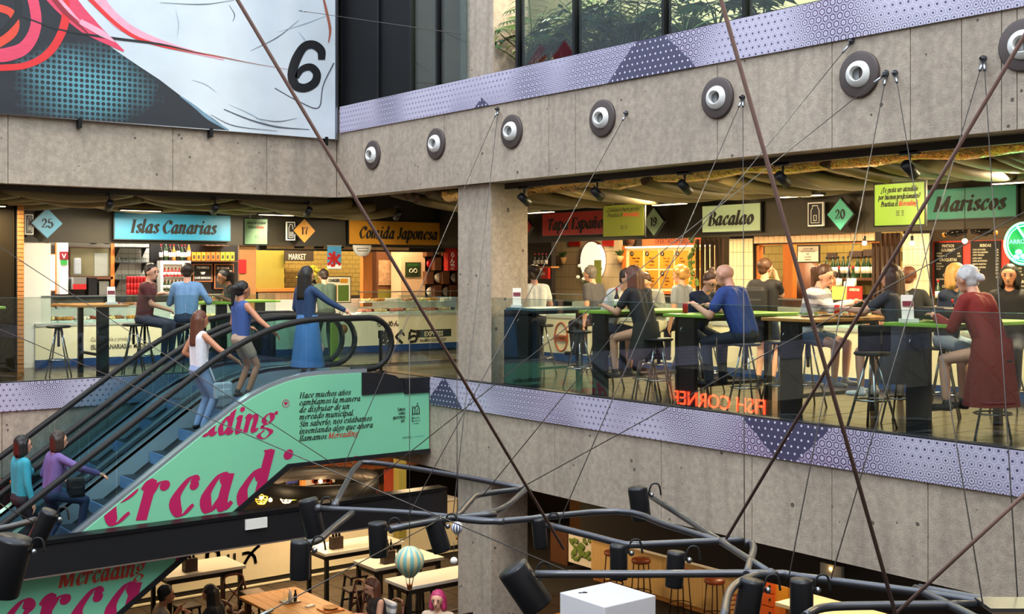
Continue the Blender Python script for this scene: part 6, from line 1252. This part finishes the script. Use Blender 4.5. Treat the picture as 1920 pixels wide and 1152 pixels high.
M('bulb', 'ffe2a8', emit=40, ecol='ffcf86')
for i, (px, py) in enumerate(((1621, 456), (1710, 456), (1809, 452))):
    c = onX(px, py, 13.0); t = thing('pendant_bulb', 'bare glowing pendant bulb, %s' % ['above the wine bottles', 'before the tiled column', 'before the red menu board'][i], 'lamp', c, 'bare pendant bulbs'); MB().ball(c, .03, 12, 8).build('bulb', 'bulb', t); MB().cyl(c+UZ*.02, c+UZ*.09, .018, n=10).build('socket', 'black_paint', t); MB().tube([c+UZ*.09, Vector((c.x, c.y, 3.0))], .004, 5).build('cord', 'black_paint', t); lamp('POINT', c-UZ*.06, 8, (1, .72, .4), .04)
t = thing('menu_blackboard', 'red framed board with three black menu panels', 'menu', onX(1820, 560, 13.9)); part(t, 'red_board', 'X', 13.9, (1744, 450, 1990, 556), M('board_red', 'b82a18', .5), .05)
def menu(pr_, lines):
    g = part(t, 'black_panel', 'X', 13.885, pr_, 'chalk', .014); x0_, y0_, x1_, y1_ = pr_
    for py, tx, big, pc in lines:
        say(g, 'X', 13.883, (x0_+x1_)/2 if big else x0_+4, py, tx, 5.5 if big else 3, 'cream', .02, .8, center=bool(big))
        if pc: say(g, 'X', 13.883, x1_-9, py, pc, 3, 'cream', .02, .8, center=False)
menu((1752, 455, 1804, 550), [(464, 'PINTXOS', 1, ''), (472, 'GOURMET', 1, ''), (477, 'PINTXO', 0, '4,50'), (482, 'TRES PINTXOS', 0, '10,00'), (490, 'CROQUETAS', 1, ''), (496, 'JAMÓN', 0, '1,50'), (501, 'BACALAO', 0, '6,00'), (506, 'SETAS', 0, '4,50'), (519, 'OSTRAS', 1, ''), (525, 'FRANCESA', 0, '3,50'), (540, 'OFERTAS', 1, '')])
menu((1820, 452, 1876, 550), [(463, 'BEBIDAS', 1, ''), (470, 'COPA DE FLORES', 0, '2,50'), (475, 'COPA DE ALBARIÑO', 0, '3,75'), (480, 'COPA VERDEJO', 0, '2,50'), (486, 'COPA CAVA', 0, '3,00'), (491, 'COPA SAUVIGNON', 0, '2,75'), (497, 'MOSTO NUESTRO', 0, '2,50'), (503, 'TERCIO CERVEZA', 0, '2,80'), (508, 'REFRESCO', 0, '2,50'), (514, 'VERMUT', 0, '2,50'), (521, 'AGUA', 0, '1,50')])
menu((1893, 448, 1950, 552), [(505, 'CAMARONES', 0, ''), (511, 'BOGAVANTE', 0, ''), (517, 'LANGOSTINOS', 0, ''), (523, 'MEJILLONES', 0, ''), (531, 'MARISCOS', 1, ''), (538, 'PULPO A LA GALLEGA', 0, ''), (543, 'VIEIRAS', 0, '')])
for i, (a, b_) in enumerate((((1770, 441), (1812, 430)), ((1822, 430), (1868, 437)))):
    p, q = onX(*a, 13.8), onX(*b_, 13.8); t = thing('wall_bottle', 'dark lying bottle above the red board, %s of two' % ['left', 'right'][i], 'bottle', p); d = (q-p) if i else (p-q); s = p if i else q; Rq = d.to_track_quat('Z', 'Y').to_matrix(); L = d.length; MB().lathe([(.03, 0), (.06, .02), (.065, L*.6), (.03, L*.75), (.025, L)], s, 14, ax=Rq).build('glass_body', 'bottle_dark', t); MB().lathe([(.03, L*.93), (.03, L*1.02), (0, L*1.02)], s, 10, ax=Rq).build('cap', 'card_yellow', t)
c = onX(1922, 457, 12.95); t = thing('neon_sign', 'round green neon sign at the right edge', 'sign', c); M('neon_green', '5dffa0', emit=5, ecol='3dff8a'); M('neon_disc', '1c5a3c', .4)
MB().lathe([(0, 0), (.23, 0), (.23, .03), (0, .03)], c+Vector((.03, 0, 0)), 36, ax=AX).build('disc', 'neon_disc', t)
for r in (.235, .2): MB().tube([c+Vector((-.02, r*math.cos(q), r*math.sin(q))) for q in [k*math.pi/20 for k in range(40)]], .014 if r > .22 else .008, 8, closed=True).build('neon_tube', 'neon_green', t)
MB().tube([c+Vector((-.03, .08, .2)), c+Vector((-.03, -.02, .05))], .014, 8).build('neon_tube', 'neon_green', t)
for i, (a, b_) in enumerate(((.06, -.1), (.0, -.15), (.09, -.16))): MB().ball(c+Vector((-.03, a, b_)), (.012, .045, .035), 10, 6).build('glow_mark', 'neon_green', t)
m = MB(); sans(m, 'ARROZ', c+Vector((-.035, .17, 0)), UX, UZ, .07, .0); m.build('lettering', 'neon_green', t); lamp('POINT', c+Vector((-.2, 0, 0)), 6, (.3, 1, .55), .15)
# ================================================================ ground floor
M('table_white', 'd9d4c8', .45, var=.04); M('brown_seat', '7a3a22', .4, var=.15); M('chair_wood', '5a2a1a', .4, var=.2)
def gtable(lb, x0, x1, y0, y1, h, top, leg):
    z = Z1+h; t = thing('market_table', lb, 'table', ((x0+x1)/2, (y0+y1)/2, Z1)); MB().box(x0, x1, y0, y1, z-.05, z).build('table_top', top, t, bevel=.006)
    for x in (x0+.04, x1-.1):
        for y in (y0+.04, y1-.1): MB().box(x, x+.06, y, y+.06, Z1, z-.05).build('leg', leg, t)
    MB().box(x0+.04, x1-.04, y0+.05, y0+.09, z-.13, z-.05).build('apron_rail', leg, t); MB().box(x0+.04, x1-.04, y1-.09, y1-.05, z-.13, z-.05).build('apron_rail', leg, t); MB().box(x0+.05, x0+.09, y0+.1, y1-.1, z-.13, z-.05).build('apron_rail', leg, t)
    return t
gtable('white topped high table left, behind the eating woman', 6.9, 8.2, 17.55, 18.35, 1.05, 'table_white', 'black_paint'); gtable('white topped high table farthest back by the counter', 9.55, 11.1, 17.45, 18.2, 1.05, 'table_white', 'black_paint'); gtable('white topped high table in the middle, behind the balloon', 9.7, 11.0, 16.1, 16.8, 1.05, 'table_white', 'black_paint'); gtable('white topped high table nearest the lower column', 9.5, 11.0, 14.85, 15.5, 1.05, 'table_white', 'black_paint')
wtb = thing('plank_table', 'low wooden plank table with condiments', 'table', (8.3, 16, Z1)); zt = Z1+.75
for i in range(6): x = 7.8+i*.158; MB().box(x, x+.154, 15.1, 16.95, zt-.035, zt).build('plank', 'wood_y', wtb)
for x in (7.86, 8.62):
    for y in (15.2, 16.8): MB().box(x, x+.08, y, y+.08, Z1, zt-.035).build('leg', 'wood_dark', wtb)
MB().box(7.84, 8.72, 15.25, 15.29, zt-.12, zt-.035).build('rail', 'wood_dark', wtb)
gtable('small orange topped table beside the lower column', 9.62, 10.35, 11.5, 12.1, 1.2, 'wood_orange', 'black_metal')
gtable('small wooden table in front of the bearded man', 6.4, 7.0, 15.2, 15.75, .75, 'wood', 'wood_dark')
# condiments
for x, y, z, lb in ((7.35, 17.75, Z1+1.05, 'dark napkin caddy on the left white table'), (9.9, 17.7, Z1+1.05, 'dark napkin caddy on the farthest white table'), (10.05, 16.3, Z1+1.05, 'tall dark menu block on the middle white table')):
    t = thing('napkin_caddy', lb, 'caddy', (x, y, z)); MB().box(x-.1, x+.1, y-.07, y+.07, z, z+.2).build('box', 'food_dark', t)
    for k in range(3): MB().lathe([(.02, 0), (.022, .1), (.01, .14), (.01, .17)], (x-.06+k*.06, y, z+.2), 8).build('sauce_bottle', 'bottle_dark', t)
t = thing('condiment_rack', 'steel condiment rack on the plank table', 'caddy', (8.25, 16.2, zt)); MB().box(8.15, 8.4, 16.08, 16.3, zt, zt+.02).build('tray', 'steel', t)
for k, (x, y, mt) in enumerate(((8.19, 16.13, 'glass_case'), (8.26, 16.13, 'paper'), (8.34, 16.15, 'bottle_dark'), (8.2, 16.24, 'glass_case'), (8.3, 16.25, 'paper'))): MB().lathe([(.025, .02), (.028, .1), (.014, .14), (.014, .18)], (x, y, zt), 10).build('bottle', mt, t)
t = thing('wooden_tray', 'wooden serving tray at the front of the plank table', 'tray', (8.55, 15.45, zt)); MB().box(8.4, 8.7, 15.3, 15.6, zt, zt+.02).build('base', 'wood_orange', t); MB().lathe([(.09, .02), (.12, .05), (.11, .05), (.08, .03), (0, .03)], (8.55, 15.45, zt), 18).build('bowl', 'wood', t)
MB().obox((8.4, 15.8, zt+.01), (.14, .07, .02), Matrix.Rotation(.3, 3, 'Z')).build('napkin', 'paper', None, 'folded white napkin on the plank table', 'napkin')
def metal_stool(x, y, lb, rz=0):
    t = thing('metal_stool', lb, 'stool', (x, y, Z1), 'dark metal stools on the ground floor', rz); ORG[t.name] = Vector((0, 0, 0))
    MB().box(-.16, .16, -.16, .16, .71, .75).build('seat', M('dark_seat', '3a2a1e', .45), t, bevel=.015)
    for sx in (-1, 1):
        for sy in (-1, 1): MB().tube([(.13*sx, .13*sy, .71), (.2*sx, .2*sy, 0)], [.022, .016], 6).build('leg', 'black_metal', t)
    MB().box(-.16, .16, -.16, -.145, .3, .33).box(-.16, .16, .145, .16, .3, .33).build('stretcher', 'black_metal', t); return t
for x, y, lb in ((8.1, 17.1, 'dark metal stool right of the left white table'), (7.0, 17.0, 'dark metal stool under the left white table'), (9.9, 17.05, 'dark metal stool before the farthest white table'), (10.3, 15.75, 'dark metal stool before the middle white table'), (9.45, 16.3, 'dark metal stool left of the middle white table'), (10.0, 14.5, 'dark metal stool before the nearest white table')): metal_stool(x, y, lb, random.uniform(-.2, .2))
def chair(x, y, rz, lb):
    t = thing('crossback_chair', lb, 'chair', (x, y, Z1), 'bentwood chairs around the plank table', rz); ORG[t.name] = Vector((0, 0, 0))
    MB().lathe([(0, .43), (.2, .43), (.21, .45), (.2, .465), (0, .46)], n=20).build('seat', 'chair_wood', t)
    for sx in (-1, 1):
        MB().tube([(.16*sx, .16, .43), (.18*sx, .19, 0)], .017, 7).build('leg', 'chair_wood', t); MB().tube([(.17*sx, -.17, 0), (.18*sx, -.18, .45), (.19*sx, -.23, .72), (.16*sx, -.26, .9)], .017, 7).build('back_leg', 'chair_wood', t)
        MB().tube([(.18*sx, -.18, .48), (0, -.215, .66), (-.17*sx, -.255, .86)], .011, 6).build('cross_slat', 'chair_wood', t)
    MB().tube(crom3([(-.16, -.26, .9), (-.08, -.28, .94), (.08, -.28, .94), (.16, -.26, .9)]), .02, 7).build('top_rail', 'chair_wood', t)
chair(7.95, 17.25, 3.1, 'brown crossback chair at the far end of the plank table'); chair(7.5, 16.2, -1.5, 'crossback chair left of the plank table'); chair(8.98, 14.72, 1.5, 'crossback chair under the woman with the phone'); chair(9.1, 16.0, 1.5, 'crossback chair right of the plank table'); chair(6.12, 16.0, -1.6, 'crossback chair under the bearded man'); chair(6.95, 15.72, .8, 'crossback chair under the woman in black t-shirt')
p = (8.68, 14.78, Z1+.80); MB().obox(p, (.07, .14, .009), Matrix.Rotation(.5, 3, 'Y')).build('phone', 'white', None, 'white phone held by the brown haired woman', 'phone')
MB().obox((9.15, 14.85, Z1+.7), (.1, .35, .45), Matrix.Rotation(.15, 3, 'Y')).build('jacket', 'cloth_stripe', None, 'striped jacket over the chair of the phone woman', 'jacket', bevel=.04)
# counter along the left row
gx0, gx1 = 5.0, 14; t = thing('lower_counter', 'long cream counter with black symbol below the escalator', 'counter', (9, 20, Z1)); MB().box(gx0, gx1, 20.0, 20.7, Z1+.12, Z1+1.05).build('base_panel', 'cream', t); MB().box(gx0, gx1, 20.03, 20.7, Z1, Z1+.12).build('plinth', 'black_paint', t); MB().box(gx0, gx1, 19.97, 20.75, Z1+1.05, Z1+1.09).build('worktop', 'white', t); MB().box(gx0, gx1, 19.95, 20.02, Z1+.005, Z1+.03).build('floor_strip', 'cream', t)
o = onY(467, 1058, 19.99); m = MB(); strokes(m, [[(-.10, 0), (.0, .14), (.12, .25), (.2, .3)], [(-.12, .2), (.0, .2), (.1, .12), (.13, 0)]], o, UY, UZ, 1, .055); strokes(m, [[(-.28, .02), (-.28, .22)], [(-.4, .02), (-.4, .22)]], o, UY, UZ, 1, .05); m.build('black_symbol', 'ink', t)
m = MB(); o = onY(398, 1046, 19.99); strokes(m, [[(-.1, 0), (-.08, .1), (.0, .14), (.1, .1), (.12, 0)]], o, UY, UZ, 1, .07); m.build('black_symbol', 'ink', t)
wb = struct(MB().box(-7, 14, 22.4, 22.6, Z1, -1.12), 'wall_ground_left', 'grout'); M('brick_warm', 'a06038', .8, var=.3, sc=10)
tiles(wb, (onY(440, 0, 22.4).x, 22.4, -2.75), UY, UZ, 20, 12, .235, .1, .01, .02, 'brick_warm', 'brick', bond=True, jit=.006)
flat('blue_hanging', 'deep blue cloth hanging behind the ring lamp', 'cloth', 'Y', 21.5, (538, 886, 558, 907), M('cloth_blue', '2a3fae', .7), .03); t = flat('floral_poster', 'white poster with red blossoms behind the ring lamp', 'poster', 'Y', 22.3, (573, 884, 628, 908), 'paper', .02)
for i in range(14): rr = random.Random(i); c = onY(595+rr.uniform(-12, 26), 896+rr.uniform(-9, 9), 22.29); MB().lathe([(0, 0), (.05, 0), (.05, .006), (0, .006)], c, 8, ax=Ry).build('blossom', 'food_red', t)
flat('timber_post', 'pale timber post left of the dark lower glazing', 'post', 'Y', 19.8, (748, 852, 762, 1010), M('post_olive', '8a8440', .6), .2); flat('pink_sign', 'slanted red painted board beside the timber post', 'sign', 'Y', 20.6, (722, 880, 746, 926), 'food_red', .05)
flat('wine_rack', 'dark lattice wine rack above the black beam', 'rack', 'Y', 21.0, (714, 910, 734, 928), 'wood_dark', .2)
flat('timber_beam_post', 'slim timber post among the pendant lamps', 'post', 'Y', 21.0, (566, 884, 573, 950), 'wood', .1)
# ring lamp and pendants
c = onY(600, 905, 19.1); t = thing('ring_lamp', 'large dark ring lamp hanging over the lower counter', 'lamp', c); n = 40; R_ = 1.05
m = MB().lathe([(R_, -.12), (R_, .12), (R_-.03, .12), (R_-.03, -.12), (R_, -.12)], c, 48); m.f = m.f[:-2]; m.m = m.m[:-2]; m.s = m.s[:-2]; m.build('band', 'black_paint', t)
for k in range(4): q = k*math.pi/2+.4; MB().tube([c+Vector((R_*math.cos(q), R_*math.sin(q), .1)), (c.x, c.y, -1.12)], .006, 4).build('wire', 'wire', t)
lamp('POINT', c-UZ*.35, 40, (1, .62, .32), .3); lamp('POINT', (10.2, 21.4, -1.75), 45, (1, .6, .3), .15)  # second point light is added without a fitting to brighten the brick wall
for i, (px, py, kind) in enumerate(((490, 934, 'yellow'), (507, 938, 'bare'), (537, 932, 'white'), (551, 926, 'green'), (601, 903, 'bare'))):
    c = onY(px, py, 20.3 if kind != 'bare' else 20.0); t = thing('pendant_lamp', '%s pendant lamp %s' % ({'yellow': 'yellow wire cage', 'bare': 'bare bulb', 'white': 'white wire cage', 'green': 'lime wire cage'}[kind], ['left of the row', 'between the cages', 'in the middle of the row', 'right of the row', 'inside the ring lamp'][i]), 'lamp', c, 'pendant lamps over the lower counter')
    MB().ball(c, .035, 10, 7).build('bulb', 'bulb', t); MB().tube([c+UZ*.03, Vector((c.x, c.y, -1.12))], .005, 5).build('cord', 'black_paint', t); lamp('POINT', c-UZ*.07, 14, (1, .6, .3), .04)
    if kind != 'bare':
        mt = M('cage_'+kind, {'yellow': 'd9c23a', 'white': 'e6e6e0', 'green': '9ac23a'}[kind], .4); ic = [Vector((.13*math.sin(a)*math.cos(b_+(k % 2)*.52), .13*math.sin(a)*math.sin(b_+(k % 2)*.52), .13*math.cos(a))) for k, a in enumerate((.5, 1.2, 1.9, 2.6)) for b_ in [j*math.pi/3 for j in range(6)]]
        for k in range(4):
            for j in range(6):
                MB().tube([c+ic[k*6+j], c+ic[k*6+(j+1) % 6]], .007, 4).build('wire_bar', mt, t)
                if k < 3: MB().tube([c+ic[k*6+j], c+ic[(k+1)*6+j]], .007, 4).build('wire_bar', mt, t)
# orange crates lower left
M('crate_orange', 'd1521c', .5, var=.1)
for i, (px0, py0, px1, py1) in enumerate(((0, 925, 32, 958), (28, 898, 62, 924), (-40, 905, 8, 950))):
    a, b_, z0, z1 = rY(px0, py0, px1, py1, 18.6); MB().box(a, b_, 18.6, 18.9, z0, z1).build('orange_crate', 'crate_orange', None, 'orange box behind the escalator foot, %s' % ['lowest', 'upper right', 'leftmost'][i], 'box', 'orange boxes', bevel=.01)
MB().box(2.5, 6, 18.5, 19.2, Z1, rY(0, 905, 62, 958, 18.6)[2]).build('box_counter', 'dark_brown', None, 'dark counter carrying the orange boxes', 'counter')
# under the right gallery
struct(MB().box(11.6, 11.9, -3, 13.4, -2.32, -1.12), 'wall_bulkhead', 'dark_brown')
bar = thing('wooden_bar', 'pale wooden panelled bar with white worktop edge', 'counter', (14.6, 12, Z1)); ytop = onX(1108, 0, 14.6).y
nb_ = 9; yl = 8.2; w = (ytop-yl)/nb_
for i in range(nb_): MB().box(14.6, 14.66, yl+i*w+.006, yl+(i+1)*w-.006, Z1+.1, Z1+.82).build('panel', 'pale_wood', bar)
MB().box(14.66, 15.3, yl, ytop, Z1, Z1+.8).build('carcass', 'wood', bar); MB().box(14.5, 15.4, yl-.02, ytop+.02, Z1+.82, Z1+.86).build('worktop', 'white', bar)
def round_stool(x, y, lb):
    t = thing('leather_stool', lb, 'stool', (x, y, Z1), 'round leather stools at the wooden bar'); ORG[t.name] = Vector((0, 0, 0)); MB().lathe([(0, .76), (.15, .76), (.165, .775), (.165, .81), (.15, .83), (0, .835)], n=22).build('cushion', 'brown_seat', t)
    for k in range(4): q = k*math.pi/2+.5; MB().tube([(.13*math.cos(q), .13*math.sin(q), .76), (.19*math.cos(q), .19*math.sin(q), 0)], .011, 6).build('leg', M('stool_leg', '3a2016', .4, .5), t)
    MB().tube([(.175*math.cos(k*math.pi/10), .175*math.sin(k*math.pi/10), .27) for k in range(20)], .009, 6, closed=True).build('foot_ring', 'stool_leg', t)
for px, lb in ((1150, 'first from the left'), (1202, 'second from the left'), (1276, 'third, behind a spotlight'), (1340, 'fourth, nearest the orange drawers')):
    p = onX(px, 0, 14.1); round_stool(14.1, p.y, 'round brown leather stool at the wooden bar, '+lb)
t = flat('leaf_panel', 'framed panel covered in green leaves beside the bar', 'picture', 'X', 14.9, (1066, 1006, 1109, 1060), 'paper', .04)
for i in range(40): rr = random.Random(i); c = onX(1069+rr.random()*38, 1010+rr.random()*40, 14.88); MB().ball(c, (.01, .06, .04), 7, 4, R=Matrix.Rotation(rr.uniform(0, 3), 3, 'X')).build('leaf', 'food_green', t)
wg = struct(MB().box(17.0, 17.2, -3, 20, Z1, -1.12), 'wall_ground_right', M('wall_warm', '6a4a2a', .8)); flat('dark_door', 'dark timber door left of the leaf panel', 'door', 'X', 15.0, (1032, 985, 1064, 1062), 'wood_dark', .06)
t = thing('drawer_cabinet', 'orange drawer cabinet at the right end of the bar', 'cabinet', onX(1437, 1150, 14.0)); part(t, 'carcass', 'X', 14.05, (1420, 1086, 1462, 1200), M('drawer_wood', 'c9722c', .5), .5)
for k in range(3):
    d = part(t, 'drawer', 'X', 14.0, (1421, 1088+k*25, 1449, 1110+k*25), M('drawer_orange', 'd9652a', .5, var=.05), .05); c = onX(1443, 1100+k*25, 13.99); MB().ball(c, .02).build('knob', 'black_paint', d)
t = thing('red_wire_rack', 'red wire rack beside the orange drawers', 'rack', onX(1385, 1150, 13.8))
for k in range(5): a, b_ = onX(1366, 1118+k*9, 13.8), onX(1408, 1112+k*9, 13.8); MB().tube([a, b_], .012, 5).build('bar', 'food_red', t)
for k in range(4): a, b_ = onX(1368+k*12, 1116, 13.8), onX(1368+k*12, 1160, 13.8); MB().tube([a, b_], .012, 5).build('upright', 'food_red', t)
t = thing('stall_counter', 'cream counter top with boards at the lower right', 'counter', onX(1600, 1150, 13.2)); tz = Z1+1.15; a = onX(1480, 0, 13.2).y; MB().box(12.9, 14.4, 5.5, a, tz-.05, tz).build('worktop', 'cream', t); MB().box(13.0, 14.3, 5.6, a-.1, Z1, tz-.05).build('base', 'wood_orange', t)
for k in range(6): MB().box(13.0, 14.3, 5.9+k*.45, 5.96+k*.45, tz, tz+.015).build('board', 'wood_dark', t)
a, b_, z0, z1 = rX(1456, 1100, 1476, 1135, 13.6); MB().box(13.6, 13.9, a, b_, Z1+1.15 if False else z0, z1).build('yellow_crate', 'card_yellow', None, 'yellow box beside the orange drawers', 'box')
# kiosk
kz = -1.95; t = thing('white_kiosk', 'plain white cube kiosk roof in the atrium', 'kiosk', (8.73, 9.63, Z1)); M('kiosk_white', 'dfdfe4', .5, var=.02)
MB().box(8.36, 9.1, 9.27, 10.0, Z1+.1, kz).build('cabin', 'kiosk_white', t, bevel=.008); MB().box(8.38, 9.08, 9.29, 9.98, Z1, Z1+.1).build('plinth', 'black_paint', t); MB().tube([(8.5, 9.85, kz+.004), (8.58, 9.8, kz+.004), (8.56, 9.84, kz+.004)], .007, 5).build('roof_mark', 'black_paint', t)
t = thing('fire_extinguisher', 'red fire extinguisher at the foot of the lower column', 'extinguisher', onZ(876, 1165, Z1)); p = onY(876, 1158, 13.0); t.location = (p.x, 13.0, p.z-.45); ORG[t.name] = Vector(t.location); q = Vector(t.location)
MB().lathe([(.07, 0), (.08, .02), (.08, .38), (.03, .45)], q, 14).build('cylinder', 'can_red', t); MB().tube([q+UZ*.45, q+UZ*.5+Vector((.08, 0, 0)), q+UZ*.3+Vector((.12, 0, 0))], .012, 6).build('hose', 'black_paint', t); MB().obox(q+UZ*.49, (.12, .03, .03)).build('handle', 'black_paint', t)
# exit light box under the right beam
c = onX(1560, 1070, 11.4); t = thing('exit_light', 'small lit emergency box under the right beam', 'light fitting', c); MB().obox(c, (.05, .3, .14)).build('case', M('exit_case', 'd8d2c0', .4), t); MB().ball(c+Vector((-.03, 0, .02)), .012).build('led', 'bulb', t)
# neon sign across the atrium, seen mirrored in the right parapet glass
M('neon_red', 'ff5a3a', emit=30, ecol='ff3a1c')
X_v = 17.48; a, b_ = onX(1265, 745, X_v), onX(1436, 752, X_v); y_a, y_b = a.y, b_.y
t = thing('neon_lettering', 'red neon lettering reading FISH CORNER across the atrium', 'sign', (2.0, y_a, a.z)); m = MB(); Lw = abs(y_a-y_b); key = MB(); sans(key, 'FISH CORNER', (0, 0, 0), Vector((1, 0, 0)), UZ, 1); w_ = max(v[0] for v in key.v)
sans(m, 'FISH CORNER', (2.0, y_b, (a.z+b_.z)/2-.2), Vector((0, 1, 0)), UZ, Lw/w_*1.05); m.build('neon_letters', 'neon_red', t); MB().box(1.94, 1.97, y_b-.1, y_a+.3, a.z-.5, a.z+.6).build('backing', 'black_paint', t)
MB().box(*(lambda r: (r[0], r[1], 18.2, 18.26, 0, r[3]))(rY(622, 606, 635, 690, 18.2))).build('yellow_post', M('post_lime', 'a8ac2a', .5), None, 'lime yellow post standing behind the escalator newel', 'post', bevel=.01)
q = onX(716, 620, 9.74); t = thing('barrier_post', 'slim black post between escalator newel and glass', 'post', (9.72, q.y, 0)); MB().box(9.70, 9.74, q.y-.02, q.y+.02, 0, q.z).build('upright', 'black_metal', t); MB().box(9.69, 9.75, q.y-.03, q.y+.03, q.z-.12, q.z).build('head', 'black_metal', t); MB().box(9.66, 9.78, q.y-.06, q.y+.06, .0, .012).build('foot_plate', 'black_metal', t)
# ================================================================ lamps of the place
def strip(c, sz, power, col, tgt, lb):
    t = thing('strip_light', lb, 'light fitting', c); MB().obox(c, (sz[0], sz[1], .03)).build('casing', 'black_paint', t); MB().obox(Vector(c)-UZ*.018, (sz[0]*.9, sz[1]*.9, .008)).build('diffuser', 'spot_glow', t)
    lamp('AREA', Vector(c)-UZ*.03, power, col, sz[0], tgt, sy=sz[1])
WARM = (1, .70, .38); NEU = (1, .88, .72)
for x, w in ((6.0, 0), (8.2, 1), (10.0, 2)): strip((x, 21.2, 2.75), (1.2, .12), 80, NEU, (x, 21.2, 0), 'ceiling strip light inside the Canary stall, %s' % ['left', 'middle', 'right'][w])
for x, w in ((11.3, 0), (13.2, 1)): strip((x, 21.2, 2.75), (1.2, .12), 75, WARM, (x, 21.3, 0), 'ceiling strip light inside the ramen stall, %s' % ['left', 'right'][w])
for y, w in ((15.9, 0), (13.9, 1), (11.6, 2), (9.6, 3), (7.6, 4), (5.8, 5)): strip((14.6, y, 2.75), (.12, 1.3), 75, WARM, (14.8, y, 0), 'ceiling strip light inside the right stalls, %s from the column' % ['first', 'second', 'third', 'fourth', 'fifth', 'sixth'][w])
for y, w in ((15.4, 0), (12.4, 1), (10.0, 2), (7.0, 3), (5.0, 4)): strip((12.45, y, 2.55), (.1, .7), 110, (1, .76, .42), (11.6, y, 0), 'slim strip light between the ceiling tubes, %s from the column' % ['first', 'second', 'third', 'fourth', 'fifth'][w])
for x, w in ((4.6, 0), (7.0, 1), (9.4, 2)): strip((x, 18.9, 2.55), (.7, .1), 70, (1, .86, .6), (x, 18.9, 0), 'slim strip light over the left gallery, %s' % ['left', 'middle', 'right'][w])
for i, (x, y) in enumerate(((7.5, 18.9), (10.2, 18.6), (10.3, 16.2), (12.8, 18.0), (12.6, 11.0), (13.4, 8.6), (12.9, 6.6), (4.2, 18.9), (15.9, 13.4))):
    strip((x, y, -1.2), (.5, .5), 55, WARM, (x, y, -4), 'square ceiling light on the ground floor, %s' % ['over the left white table', 'over the farthest white table', 'over the middle white table', 'beyond the column', 'over the leather stools', 'over the orange drawers', 'over the lower right counter', 'over the orange boxes', 'by the leaf panel'][i])
for i, (x, y) in enumerate(((11.3, 13), (11.3, 10), (11.3, 7))): strip((x, y, 8.2), (.3, 1.2), 400, NEU, (x, y, 4), 'ceiling light of the upper floor, %s from the column' % ['first', 'second', 'third'][i])
bpy.data.scenes.remove(TMP)
